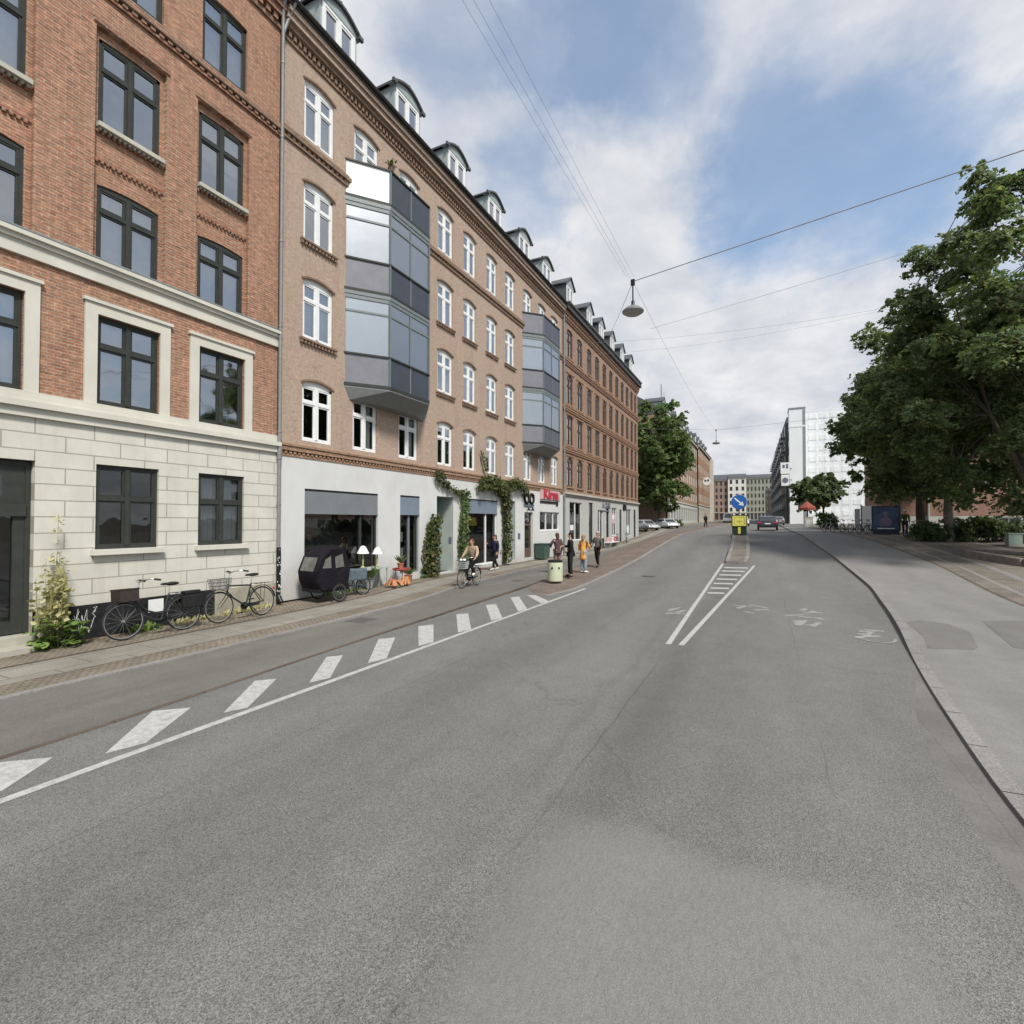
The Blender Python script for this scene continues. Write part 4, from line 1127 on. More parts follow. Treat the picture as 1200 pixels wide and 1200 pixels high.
for (a, b) in cols3:
    for z in (7.5, 10.63, 13.78): dentils(t_, FAC, a - .2, b + .25, z, z + .1, .07, .2, .12)
    for z in (8.35, 11.45, 15.0, 5.2): t_.box(FAC - .05, FAC + .09, a - .1, b + .1, z - .12, z - .004)
t_.build('brick_belt', M['brick3_trim'], B3, True)
t_ = MB()
band(t_, FAC, Y0, Y1, 14.3, 14.42, .07); dentils(t_, FAC, Y0, Y1, 14.42, 14.6, .12, .3, .16); band(t_, FAC, Y0, Y1, 14.6, 14.74, .16)
band(t_, FAC, Y0, Y1, 17.6, 17.75, .08); dentils(t_, FAC, Y0, Y1, 17.75, 18.0, .18, .36, .2); band(t_, FAC, Y0, Y1, 18.0, 18.3, .24)
t_.build('brick_cornice', M['brick1_dark'], B3, True)
e = MB(); band(e, FAC, Y0, Y1 + .25, 18.3, 18.75, .42); e.build('eave_board', M['roof_dark'], B3, True)
roof_slab(B3, Y0, Y1, 18.78, FAC - 6.5, 22.4)
gutter(B3, Y0, Y1, 18.78, FAC + .5)
D3 = Protos(make_dormer(1.7, 1.9, 'gable', 'slate', 'frame_white'))
for y in (36.6, 41.6, 45.2, 49.0, 53.0, 57.0): D3.place(B3, y, 18.85, FAC - .2)
shell_box(B3, Y0, Y1, 0, 18.5, mat='brick3', back=11)
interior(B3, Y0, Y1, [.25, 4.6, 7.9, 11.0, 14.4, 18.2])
P3 = [Protos(*[make_window(1.28, h, 'frame_brown', 'glass', arch=a, fw=.08, mull=.1, transom=.62, curtain=cu) for cu in (None, ('sides', 'curtain'), ('blind', 'curtain_grey'))]) for h, a in ((2.25, .35), (2.25, .12), (2.3, .3), (2.2, .2))]
for (a, b) in cols3:
    for k, z in enumerate((5.2, 8.35, 11.45, 15.0)):
        o = P3[k].place(B3, a, z, FAC, random.choice((0, 0, 0, 1, 2)))
        if abs(b - a - 1.28) > .01: o.scale = (1, (b - a) / 1.28, 1)
for p in P3: p.drop()
for (y0, y1, z0, z1) in shop3:
    shop_window(B3, y0, y1, z0, z1, 0, '', 'frame_white' if y1 - y0 > 1.3 else 'frame_dark', ((y0 + y1) / 2,) if y1 - y0 > 1.5 else (), X=FAC + .05)
pp = MB(); pp.tube([(FAC + .42, 35.3, 18.7), (FAC + .14, 35.3, 18.1), (FAC + .14, 35.3, .3)], .06, 8); pp.build('downpipe', M['zinc'], B3, True, smooth=50)
sg = thing('shop_sign', 'slate blue lettering on the pale wall of the far brick house', 'sign', (FAC + .06, 46.6, 4.02))
q = MB(); vs, fs = text_mesh('A CLER', .72, .02, .01); q.add([(.02 + z, x * 1.15, y) for x, y, z in vs], fs); q.build('lettering', M['slate_letters'], sg)
q = MB(); q.box(0, .03, -1.2, 1.0, -.52, -.42); q.build('underline_bar', M['slate_letters'], sg)
sg = thing('glasses_sign', 'small black projecting spectacles sign near the far corner', 'sign', (FAC + .06, 53.4, 3.9))
q = MB()
for s in (-1, 1): q.torus(.26, .07, (.05, s * .32, .15), 'x', 20, 6)
q.box(.02, .08, -.08, .08, .1, .2); q.build('spectacles', M['black'], sg, smooth=50)
# window posters of the end shops
for (y, z, c, lab) in ((37.3, 2.0, 'panel_blue', 'dark blue poster in the lower part of the shop window'), (49.4, 2.9, 'pink_sign', 'pink poster hanging in the shop window'), (55.4, 1.7, 'leaf_mint', 'pale green poster in the last shop window')):
    mt = plain('mint_paper', (.3, .5, .4), .8) if c == 'leaf_mint' else M[c]
    po_ = thing('shop_poster', lab, 'poster', (FAC - .02, y, z))
    q = MB(); q.box(-.02, -.01, -.55, .55, -.5, .5); q.build('sheet', mt, po_)
    q = MB(); q.box(-.009, -.006, -.4, .4, -.1, .3); q.build('printed_panel', M['white_paint'], po_)

# ================================================================== houses across the side street and far down the road
def simple_house(label, y0, y1, zb, ztop, X, wallmat, cols, rows, wmat='frame_white', roofmat='slate', win=(1.2, 1.8), gf='grey_plaster', back=11, dorm=True, ridge=3.6, cat='building'):
    b = thing('apartment_building', label, cat, (X - back / 2, (y0 + y1) / 2, zb), 0, 'apartment houses along the street')
    H = ztop - zb; fh = (H - 4.2) / rows
    holes = []
    n = cols; st = (y1 - y0) / n
    for i in range(n):
        a = y0 + st * (i + .5) - win[0] / 2
        for r_ in range(rows): holes.append((a, a + win[0], zb + 4.3 + fh * r_ + .65, zb + 4.3 + fh * r_ + .65 + win[1]))
    w = MB(); wall(w, X, y0, y1, zb + 4.0, ztop, holes, .22); w.build('brick_wall', M[wallmat], b, True)
    sh = [(y0 + st * (i + .5) - st * .32, y0 + st * (i + .5) + st * .32, zb + .9, zb + 3.3) for i in range(n)]
    w = MB(); wall(w, X + .04, y0, y1, zb - 1, zb + 4.0, sh, .25); w.build('ground_floor_wall', M[gf], b, True)
    q = MB(); band(q, X, y0, y1, zb + 4.0, zb + 4.2, .18); band(q, X, y0, y1, ztop - .5, ztop, .3); q.build('cornice', M['cream_dull'], b, True)
    roof_slab(b, y0, y1, ztop + .02, X - back / 2, ztop + ridge, roofmat, X, over=.4)
    shell_box(b, y0, y1, zb - 1, ztop, X, back, wallmat)
    interior(b, y0, y1, [zb, zb + 4.1, ztop - .6], X)
    pr = Protos(make_window(win[0], win[1], wmat, 'glass', fw=.09, mull=.12, transom=.62))
    for h in holes: pr.place(b, h[0], h[2], X)
    for s_ in sh:
        q = MB(); flat_pane(q, X - .15, s_[0], s_[1], s_[2], s_[3]); q.build('shop_pane', M['glass_dark'], b, True)
    if dorm:
        dp_ = Protos(make_dormer(1.6, 1.8, 'gable', 'zinc', 'frame_white'))
        for i in range(0, n, 2): dp_.place(b, y0 + st * (i + .5) - .8, ztop + .2, X - .7)
    return b
random.seed(41)
B4 = simple_house('brown brick apartment house with slate dormers beyond the side street tree', 82, 122, 1.9, 19.6, -13.4, 'brick4', 14, 4)
B5 = simple_house('ochre apartment house with a cream end strip far down the left side', 122.3, 152, 2.4, 20.2, -13.2, 'brick3_trim', 10, 4, gf='cream_dull')
q = MB(); q.box(-13.35, -12.4, 149.6, 152.1, 2.0, 19.6); q.build('cream_corner_strip', M['cream'], B5, True)
ms = thing('antenna_mast', 'thin antenna mast on the roof of the brown brick house', 'antenna', (-17.2, 99, 22.0))
q = MB(); q.tube([(0, 0, 0), (0, 0, 6.6)], .11, 6); q.tube([(.5, 0, 1.5), (.5, 0, 5)], .05, 6); q.tube([(-.6, 0, 2), (.6, 0, 2)], .05, 6); q.lathe([(.05, 0), (.45, .1), (.45, .4), (.05, .5)], 10, (0, 0, 3.0)); q.build('pole', M['steel'], ms, smooth=40)
sg = thing('hanging_sign', 'round white projecting sign high on the ochre house', 'sign', (-13.2, 131, 12.3))
q = MB(); q.tube([(0, 0, 0), (1.5, 0, 0)], .06, 6); q.lathe([(.85, -.1), (.85, .1)], 18, (0, 0, 0)); 
q = MB(); q.tube([(0, 0, .9), (1.4, 0, .9)], .06, 6); q.add([(1.0 + .9 * math.cos(a), sgn, .9 * math.sin(a)) for sgn in (-.1, .1) for a in [2 * PI * i / 18 for i in range(18)]], [tuple(range(18)), tuple(range(35, 17, -1))] + [(i, 18 + i, 18 + (i + 1) % 18, (i + 1) % 18) for i in range(18)]); q.build('disc', M['white_paint'], sg)
q = MB(); q.box(.5, .85, -.14, -.11, 0, .45); q.box(1.1, 1.5, -.14, -.11, .05, .5); q.build('emblem', M['black'], sg)

def cross_house(label, x0, x1, Y, zb, ztop, wallmat, cols, rows, roofmat='slate', wm='frame_brown', ridge=2.5, back=10, gap=.45):
    """a house facing the camera (its front looks down the street, towards -Y)"""
    b = thing('apartment_building', label, 'building', ((x0 + x1) / 2, Y + back / 2, zb), 0, 'houses closing the far end of the street')
    W_ = x1 - x0
    def T(p): return (x0 + p[1], Y - p[0], p[2])
    holes = []; st = W_ / cols; fh = (ztop - zb - 3.6) / rows
    for i in range(cols):
        for r_ in range(rows): holes.append((st * (i + .5) - st * gap / 2, st * (i + .5) + st * gap / 2, zb + 3.8 + fh * r_, zb + 3.8 + fh * r_ + fh * .58))
        holes.append((st * (i + .5) - st * .35, st * (i + .5) + st * .35, zb + .6, zb + 3.0))
    def B(mb, name, mat):
        mb.v = [T(v) for v in mb.v]; return mb.build(name, M[mat], b, True)
    w = MB(); wall(w, 0, 0, W_, zb - 1, ztop, holes, .3); B(w, 'front_wall', wallmat)
    for h in holes[:60]:
        f = MB(); f.box(-.2, -.14, h[0], h[0] + .12, h[2], h[3]); f.box(-.2, -.14, h[1] - .12, h[1], h[2], h[3]); f.box(-.2, -.14, (h[0] + h[1]) / 2 - .06, (h[0] + h[1]) / 2 + .06, h[2], h[3]); f.box(-.2, -.14, h[0] + .12, h[1] - .12, h[3] - .12, h[3]); f.box(-.2, -.14, h[0] + .12, h[1] - .12, h[2], h[2] + .12)
        wo = B(f, 'window', wm)
        g_ = MB(); g_.box(-.28, -.22, h[0], h[1], h[2], h[3]); po_ = B(g_, 'pane', 'glass_far'); po_.parent = wo
    w = MB(); w.box(-.1, .25, 0, W_, ztop - .4, ztop); w.box(-.1, .15, 0, W_, zb + 3.3, zb + 3.5); B(w, 'cornice', 'cream_dull')
    w = MB(); A = -.3
    w.add([(.4, 0, ztop), (.4, W_, ztop), (-back / 2, W_, ztop + ridge), (-back / 2, 0, ztop + ridge), (-back, 0, ztop), (-back, W_, ztop)], [(0, 1, 2, 3), (3, 2, 5, 4), (0, 3, 4), (1, 5, 2)]); B(w, 'roof', roofmat)
    w = MB(); w.quad((-back, 0, zb - 1), (A, 0, zb - 1), (A, 0, ztop), (-back, 0, ztop)); w.quad((A, W_, zb - 1), (-back, W_, zb - 1), (-back, W_, ztop), (A, W_, ztop)); w.quad((-back, 0, zb - 1), (-back, W_, zb - 1), (-back, W_, ztop), (-back, 0, ztop)); B(w, 'side_wall', wallmat)
    return b
M['glass_far'] = plain('dark_far_pane', (.05, .06, .07), .12, var=.3, spec=.6)
M['brick_far'] = plaster_mat('far_greyish_brick', (.3, .21, .17), .18, .6, .3)
M['brick_far2'] = plaster_mat('far_greenish_render', (.3, .31, .25), .15, .6, .3)
M['white_far'] = plaster_mat('far_white_render', (.68, .66, .6), .06, .6, .1)
M['tan_far'] = plaster_mat('far_tan_render', (.4, .3, .2), .12, .6, .2)
M['dark_far'] = plaster_mat('far_dark_cladding', (.09, .1, .105), .3, .5, .3)
M['tower_white'] = plaster_mat('pale_tower_cladding', (.74, .76, .76), .05, .3, .12)
M['wrap'] = plaster_mat('white_scaffold_sheeting', (.8, .81, .82), .06, .5, .15)
random.seed(51)
cross_house('greyish brick house closing the street, left of the white house', -20, -12.95, 226, 3.0, 19.9, 'brick_far', 4, 5, 'slate')
cross_house('white rendered house with dark square windows closing the street', -12.9, -6.3, 225, 3.0, 20.6, 'white_far', 3, 5, 'slate', ridge=1.8)
cross_house('long greenish brick house closing the street behind the dark car', -6.25, 3.2, 226, 3.0, 20.4, 'brick_far2', 7, 5, 'slate', ridge=1.6)
cross_house('narrow tan house front beside the dark clad block', .6, 3.6, 204, 3.0, 13.8, 'tan_far', 3, 3, 'roof_dark', 'frame_white', 1.2)
# dark clad block along the right side of the street
db = thing('apartment_block', 'dark clad apartment block with stacked balconies along the right side', 'building', (13, 156, 2.4), 0)
mb = MB()
P = [(4.0, 113), (24, 113), (22, 200), (2.6, 200)]
mb.prism(P, 'z', 1.5, 22.0); mb.build('wall', M['dark_far'], db, True)
mb = MB(); mb.prism([(4.6, 125), (20, 125), (20, 190), (3.4, 190)], 'z', 22.0, 25.2); mb.build('roof_storey', M['slate'], db, True)
for fl in range(6):
    z = 5.2 + fl * 2.85
    for k in range(11):
        y = 116 + k * 7.4; x = 4.0 - 1.4 * (y - 113) / 87
        ba = MB(); wi = MB(); ba.box(x - .75, x - .02, y, y + 3.6, z, z + .18); ba.box(x - .75, x - .69, y, y + 3.6, z + .18, z + 1.1)
        wi.box(x - .03, x + .02, y + .2, y + 3.2, z + .3, z + 2.3)
        ba.build('balcony', M['panel_grey'], db, True); wi.build('window', M['glass_far'], db, True)
# pale tower and the sheeted scaffold
tw = thing('tower', 'pale narrow stair tower rising beside the dark clad block', 'tower', (5.8, 110.5, 2.2), 0)
mb = MB(); mb.box(4.4, 7.0, 108.4, 112.6, 1.5, 20.2); mb.box(4.35, 7.05, 108.35, 112.65, 20.2, 20.5); mb.box(4.4, 7.0, 108.4, 112.6, 20.5, 23.6); mb.build('wall', M['tower_white'], tw, True)
mb = MB(); mb.box(4.3, 7.1, 108.3, 112.7, 23.6, 23.85); mb.box(6.6, 7.04, 108.37, 108.41, 2, 23.4); mb.build('roof_edge', M['zinc'], tw, True)
mb = MB()
for i in range(6): mb.box(4.38, 4.41, 109.2, 111.4, 4 + i * 2.8, 5.6 + i * 2.8)
mb.build('window', M['glass_far'], tw, True)
sc_ = thing('scaffolded_building', 'apartment block wrapped in white scaffold sheeting behind the right hand trees', 'building', (14, 115, 2.2), 0)
mb = MB(); mb.box(7.3, 24, 112, 122, 1.5, 23.2); mb.build('wall', M['wrap'], sc_, True)
mb = MB()
for i in range(13): mb.tube([(7.3 + i * 1.35, 111.2, 1.5), (7.3 + i * 1.35, 111.2, 24.1)], .035, 5)
for i in range(11): mb.tube([(7.2, 111.2, 3 + i * 2.05), (23.8, 111.2, 3 + i * 2.05)], .035, 5)
mb.build('scaffold', M['tower_white'], sc_, True)
for i in range(10):
    for j in range(9):
        mb = MB(); mb.box(7.8 + j * 1.75, 9.0 + j * 1.75, 111.95, 112.0, 3.7 + i * 2.05, 4.7 + i * 2.05); mb.build('window', M['tower_white'], sc_, True)
sg = thing('hanging_sign', 'white square projecting sign with a dark lower disc on the pale tower', 'sign', (3.7, 107.6, 10.6), 0)
mb = MB(); mb.box(-.8, .7, -.08, .08, .9, 3.0); mb.box(-.7, .6, -.08, .08, -1.3, .75); mb.build('sign_board', M['white_paint'], sg)
mb = MB(); mb.box(-.5, -.1, -.1, -.085, 2.0, 2.6); mb.box(.1, .45, -.1, -.085, 1.9, 2.7); mb.lathe([(.5, -.02), (.5, .02)], 16); n0 = len(mb.v) - 32
mb.xf(Matrix.Translation((-.05, -.1, -.3)) @ Matrix.Rotation(PI / 2, 4, 'X'), n0); mb.build('emblem', M['slate_letters'], sg)
mb = MB(); mb.tube([(.7, 0, 1.9), (1.1, .9, 1.9)], .05, 6); mb.tube([(.6, 0, -.2), (1.1, .9, -.2)], .05, 6); mb.build('bracket', M['black_metal'], sg)

# brick building beyond the square on the right
random.seed(55)
rb = thing('school_building', 'low red brick building with a grey base beyond the square on the right', 'building', (34, 66, 1.6), 0)
mb = MB(); Yb = 61
def TB(p): return (10.5 + p[1], Yb - p[0], p[2])
hl = [(2.0 + i * 4.6, 4.4 + i * 4.6, 5.6, 7.8) for i in range(9)]
w = MB(); wall(w, 0, 0, 44, 3.1, 9.2, hl, .25); w.v = [TB(v) for v in w.v]; w.build('brick_wall', M['brick_right'], rb, True)
h2 = [(8.5 + i * 4.6, 10.1 + i * 4.6, 1.75, 2.95) for i in range(7)]
w = MB(); wall(w, .05, 0, 44, .8, 3.08, h2, .25); w.v = [TB(v) for v in w.v]; w.build('base_wall', M['grey_plaster'], rb, True)
for h in hl + h2:
    f = MB(); a, b, c_, d_ = h; f.box(-.2, -.12, a, a + .1, c_, d_); f.box(-.2, -.12, b - .1, b, c_, d_); f.box(-.2, -.12, a + .1, b - .1, d_ - .1, d_); f.box(-.2, -.12, a + .1, b - .1, c_, c_ + .1); f.box(-.19, -.13, (a + b) / 2 - .04, (a + b) / 2 + .04, c_ + .1, d_ - .1)
    f.v = [TB(v) for v in f.v]; wn = f.build('window', M['frame_white'], rb, True)
    f = MB(); f.box(-.175, -.17, a + .1, b - .1, c_ + .1, d_ - .1); f.v = [TB(v) for v in f.v]; p_ = f.build('pane', M['glass_far'], wn, True); p_.location = (0, 0, 0)
w = MB(); w.add([TB(v) for v in ((.5, 0, 9.2), (.5, 44, 9.2), (-5, 44, 12), (-5, 0, 12), (-10, 0, 9.2), (-10, 44, 9.2))], [(0, 1, 2, 3), (3, 2, 5, 4), (0, 3, 4), (1, 5, 2)]); w.build('roof', M['roof_dark'], rb, True)
w = MB(); w.v = []; w.quad((10.5, Yb + .3, 0), (10.5, Yb + 10, 0), (10.5, Yb + 10, 9.2), (10.5, Yb + .3, 9.2)); w.quad((54.5, Yb + .3, 0), (54.5, Yb + .3, 9.2), (54.5, Yb + 10, 9.2), (54.5, Yb + 10, 0)); w.quad((10.5, Yb + 10, 0), (54.5, Yb + 10, 0), (54.5, Yb + 10, 9.2), (10.5, Yb + 10, 9.2)); w.build('side_wall', M['brick_right'], rb, True)
for i in range(3):
    x = 14.0 + i * 7.5
    dpp = MB(); dpp.tube([(x, Yb - .12, 1.2), (x, Yb - .12, 9.2)], .09, 8); dpp.build('downpipe', M['zinc_pale'], rb, True)
# neighbours on the right edge that the trees hide, seen only in reflections and from the side
# ------------------------------------------------------------------ trees
def leaf_cloud(name, centers, mat, n, size, sd, parent, seed, squash=.7, droop=.0, z_off=None, aspect=.62):
    rng = np.random.default_rng(seed)
    C = np.array([c[:3] for c in centers]); Rr = np.array([c[3] for c in centers])
    wts = Rr ** 2; wts = wts / wts.sum()
    # leaves hang in flat, slightly drooping sprays spread over and inside every clump
    ns = max(len(C) * 6, n // 34)
    ci = rng.choice(len(C), ns, p=wts)
    d = rng.normal(size=(ns, 3)); d /= np.linalg.norm(d, axis=1)[:, None]
    rad = Rr[ci] * (rng.beta(2.6, 1.1, ns) * 1.15)
    SP = C[ci] + d * rad[:, None] * np.array([1, 1, squash])
    SN = d * np.array([.55, .55, .3]) + rng.normal(size=(ns, 3)) * .3 + np.array([0, 0, .75]); SN /= np.linalg.norm(SN, axis=1)[:, None]
    SA = np.cross(SN, rng.normal(size=(ns, 3))); SA /= np.linalg.norm(SA, axis=1)[:, None]; SB = np.cross(SN, SA)
    SR = Rr[ci] * rng.uniform(.3, .62, ns)
    si = rng.integers(0, ns, n)
    r_ = np.sqrt(rng.random(n)) * SR[si]; th = rng.random(n) * 2 * np.pi
    P = SP[si] + SA[si] * (r_ * np.cos(th))[:, None] + SB[si] * (r_ * np.sin(th) * .62)[:, None] + SN[si] * (rng.normal(size=n) * .05)[:, None]
    P[:, 2] -= .35 * r_ ** 2 / np.maximum(SR[si], .05)
    nrm = SN[si] + rng.normal(size=(n, 3)) * .42; nrm /= np.linalg.norm(nrm, axis=1)[:, None]
    a = np.cross(nrm, rng.normal(size=(n, 3))); a /= np.linalg.norm(a, axis=1)[:, None]
    b = np.cross(nrm, a)
    s = size * rng.uniform(.6, 1.35, n)
    A = a * s[:, None]; Bv = b * (s * aspect)[:, None]
    fold = nrm * (s * .18)[:, None]
    V = np.stack([P - A, P + Bv - fold - A * .15, P + A, P - Bv - fold - A * .15], axis=1).reshape(-1, 3)
    me = bpy.data.meshes.new(name)
    me.vertices.add(4 * n); me.vertices.foreach_set('co', V.astype(np.float32).ravel())
    me.loops.add(4 * n); me.loops.foreach_set('vertex_index', np.arange(4 * n, dtype=np.int32))
    me.polygons.add(n); me.polygons.foreach_set('loop_start', np.arange(0, 4 * n, 4, dtype=np.int32))
    me.materials.append(M[mat]); me.update(); me.validate()
    o = bpy.data.objects.new(name, me); COL.objects.link(o); o.parent = parent
    return o
def tree(label, x, y, height, rx, ry, z0c, n, leaf, mat, seed, trunk_r=.24, group=None, clumps=70, bark='bark', cr=(.75, 1.5), squash=.7, lean=(0, 0), sparse=0.0, fork=None, low=0.0, core=True):
    rnd = random.Random(seed)
    gz_ = zg(x, y) + (.1 if x > 3 else .1)
    t = thing('tree', label, 'tree', (x, y, gz_), 0, group)
    cz = (z0c + height) / 2; rz = (height - z0c) / 2
    cs = []
    for i in range(clumps):
        for _ in range(30):
            d = Vector((rnd.gauss(0, 1), rnd.gauss(0, 1), rnd.gauss(0, 1))).normalized()
            u = rnd.random() ** .42
            p = Vector((d.x * rx * u, d.y * ry * u, d.z * rz * u))
            k = 1 + .28 * noise.noise(Vector((d.x * 1.7 + seed, d.y * 1.7, d.z * 1.7)))
            if p.z < -rz * .3 and rnd.random() < low: continue
            break
        r = rnd.uniform(*cr) * (1.15 - .35 * u)
        p = p * k * (1 - r / max(rx, rz) * .5)
        cs.append((p.x + lean[0] * (cz + p.z) / height, p.y + lean[1] * (cz + p.z) / height, cz + p.z, r))
    mb = MB()
    fk = fork or z0c * 1.05
    mb.tube([(0, 0, -.3), (0, 0, .0), (.03, .0, fk * .3), (-.02, .03, fk * .65), (0, 0, fk)], [trunk_r * 1.5, trunk_r * 1.2, trunk_r, trunk_r * .9, trunk_r * .82], 12)
    tops = []
    for k in range(6):
        a = k * 1.05 + rnd.random() * .5; r_ = rnd.uniform(.28, .5)
        m_ = Vector((math.cos(a) * rx * r_ * .6, math.sin(a) * ry * r_ * .6, fk + (height - fk) * .28)); e_ = Vector((math.cos(a) * rx * r_ * 1.2, math.sin(a) * ry * r_ * 1.2, fk + (height - fk) * rnd.uniform(.5, .8)))
        mb.tube([(0, 0, fk - .25), m_ * .45 + Vector((0, 0, fk * .55)), m_, e_], [trunk_r * .6, trunk_r * .42, trunk_r * .24, trunk_r * .06], 7)
        tops += [m_, e_]
    tops.append(Vector((0, 0, fk)))
    for (px, py, pz, r) in cs:
        p = Vector((px, py, pz)); q = min(tops, key=lambda v: (v - p).length)
        mid = (p + q) / 2 + Vector((0, 0, -.2 + rnd.random() * .3))
        mb.tube([q, mid, p], [trunk_r * .1, trunk_r * .06, trunk_r * .025], 4, cap=False)
    mb.build('trunk', M[bark], t, smooth=60)
    leaf_cloud('crown', cs, mat, n, leaf, .5, t, seed, squash)
    return t
TG = 'trees on the square at the right'
tree('large dark linden beside the wide path, crown leaning over from the right edge', 11.2, 30.8, 18.4, 7.3, 6.8, 2.0, 135000, .1, 'leaf_dark', 101, .3, TG, 150, cr=(.6, 1.25), low=.2)
tree('linden with a pale trunk standing between the two halves of the hedge', 9.97, 39.2, 14.9, 5.8, 5.6, 1.5, 100000, .11, 'leaf_dark', 102, .25, TG, 130, bark='bark_pale', cr=(.65, 1.3), fork=2.6)
tree('dark trunked linden behind the poster stand', 10.6, 48.2, 14.2, 5.6, 5.6, 2.2, 62000, .135, 'leaf_dark', 103, .3, TG, 110, cr=(.65, 1.35), fork=2.9)
tree('far dark linden reaching low over the parked bicycles', 11.4, 59.5, 13.2, 4.8, 5.2, 2.4, 32000, .17, 'leaf_dark', 104, .26, TG, 80, cr=(.7, 1.3))
tree('dark linden further back on the square at the right edge', 17.5, 44, 15.5, 6, 6, 2.0, 44000, .15, 'leaf_dark', 105, .3, TG, 80)
tree('light green young tree near the red parasol', 7.2, 80, 7.6, 3.0, 3.0, 2.4, 9000, .22, 'leaf_light', 106, .14, None, 40)
tree('small mid green tree far off by the pale tower', 6.4, 96, 8.6, 2.6, 3.0, 2.2, 6000, .27, 'leaf_light', 107, .14, None, 34)
tree('bushy mid green street tree in front of the brown brick house', -13.7, 76.5, 18.4, 5.0, 5.4, 1.8, 80000, .155, 'leaf_mid', 108, .22, None, 150, cr=(.7, 1.4), squash=.85)
tree('second bushy green tree deeper in the side street', -20.0, 78.0, 19.6, 5.2, 5.0, 2.4, 20000, .25, 'leaf_mid', 109, .22, None, 60, cr=(.9, 1.6))
def shrub(name, label, cat, x0, x1, y0, y1, h, n, leaf, mat, seed, group=None, top=.25):
    rnd = random.Random(seed); cx, cy = (x0 + x1) / 2, (y0 + y1) / 2
    t = thing(name, label, cat, (cx, cy, zg(cx, cy) + .1), 0, group)
    cs = []
    for i in range(int(30 + 14 * (x1 - x0) * (y1 - y0))):
        cs.append((rnd.uniform(x0, x1) - cx, rnd.uniform(y0, y1) - cy, rnd.uniform(.2, h - .2), rnd.uniform(.22, .42)))
    mb = MB()
    for c in cs[::3]: mb.tube([(c[0] * .8, c[1] * .8, -.15), (c[0], c[1], c[2])], [.025, .01], 5)
    mb.build('stems', M['bark'], t)
    leaf_cloud('foliage', cs, mat, n, leaf, .3, t, seed, .9)
    return t
shrub('hedge', 'dark clipped hedge to the left of the pale tree trunk', 'hedge', 8.3, 9.7, 38.6, 39.8, 1.25, 6000, .075, 'leaf_dark', 120)
shrub('hedge', 'taller dark hedge to the right of the pale tree trunk', 'hedge', 10.35, 12.3, 38.3, 39.9, 1.55, 9000, .075, 'leaf_dark', 121)
shrub('bush', 'loose grey green bush at the end of the taller hedge', 'bush', 12.6, 13.8, 38.6, 40, 1.2, 2600, .08, 'leaf_light', 122)
shrub('bush', 'orange flowering planter bush beside the parked cars', 'bush', -12.6, -10.9, 76.5, 78.5, 1.0, 1800, .12, 'leaf_vine', 123)
shrub('bush', 'round green bush below the far light green tree', 'bush', 5.8, 7.6, 70, 71.5, 1.9, 2600, .13, 'leaf_mid', 124)
# ------------------------------------------------------------------ plants along the house fronts
def leaf_fan(mb, c, n, size, rnd, spread, m=0):
    """broad leaves as folded five-cornered blades"""
    for _ in range(n):
        a = rnd.uniform(0, 2 * PI); r = spread * rnd.random() ** .6
        p = Vector((c[0] + r * math.cos(a), c[1] + r * math.sin(a), c[2] + rnd.uniform(-.12, .12) * spread * 2))
        u = Vector((math.cos(a), math.sin(a), rnd.uniform(-.5, .3))).normalized(); w = u.cross(Vector((0, 0, 1))).normalized(); up = w.cross(u)
        s = size * rnd.uniform(.6, 1.2)
        P = [p, p + u * s * .35 + w * s * .5 + up * s * .12, p + u * s * .85 + w * s * .38 + up * s * .05, p + u * s * 1.1, p + u * s * .85 - w * s * .38 + up * s * .05, p + u * s * .35 - w * s * .5 + up * s * .12]
        o = mb.add(P, [(0, 1, 2, 3), (0, 3, 4, 5)], m)
rnd = random.Random(61)
hx, hy = FAC + .32, 5.2
ho = thing('hollyhock', 'tall dry yellowing hollyhock against the cream wall beside the entrance', 'plant', (hx, hy, -.03))
st = MB(); lf = MB(); dk = MB()
for k in range(13):
    dx, dy = rnd.uniform(-.1, .16), rnd.uniform(-.26, .3); h = 2.7 if k == 0 else rnd.uniform(1.1, 1.95)
    if k == 0: dx, dy = .02, .05
    P = [(dx * .3, dy * .4, 0), (dx, dy, h * .5), (dx * 1.2 + rnd.uniform(-.05, .05), dy * 1.15, h)]
    st.tube(P, [.012, .009, .004], 5)
    for j in range(int(h * 26)):
        t = rnd.uniform(.28, 1); q = Vector(P[0]).lerp(Vector(P[2]), t) * 1.0
        q = Vector((dx * (.3 + .9 * t), dy * (.4 + .75 * t), h * t)); s = (.075 if t < .75 else .035) * rnd.uniform(.6, 1.3)
        d = Vector((rnd.gauss(0, 1), rnd.gauss(0, 1), rnd.gauss(0, .7))).normalized(); e = d.orthogonal().normalized()
        q = q + d * rnd.uniform(.0, .09)
        lf.add([q, q + d * s + e * s * .6, q + d * s * 1.8, q + d * s - e * s * .6], [(0, 1, 2, 3)], 0)
st.build('stem', M['leaf_yellow'], ho); lf.build('dry_leaves', M['leaf_yellow'], ho)
lb = thing('leafy_plant', 'bushy plant with broad bright green leaves at the foot of the hollyhock', 'plant', (hx + .12, hy + .05, -.03))
mb = MB(); sm = MB()
for k in range(46):
    a = rnd.uniform(0, 6.28); r = rnd.random() ** .6
    c = (r * .26 * math.cos(a) + .02, r * .42 * math.sin(a), rnd.uniform(.12, .72) * (1.1 - .5 * r))
    sm.tube([(c[0] * .3, c[1] * .3, 0), c], [.008, .004], 4)
    leaf_fan(mb, c, 6, .12, rnd, .08)
sm.build('stems', M['leaf_mid'], lb); mb.build('leaves', M['leaf_bright'], lb)
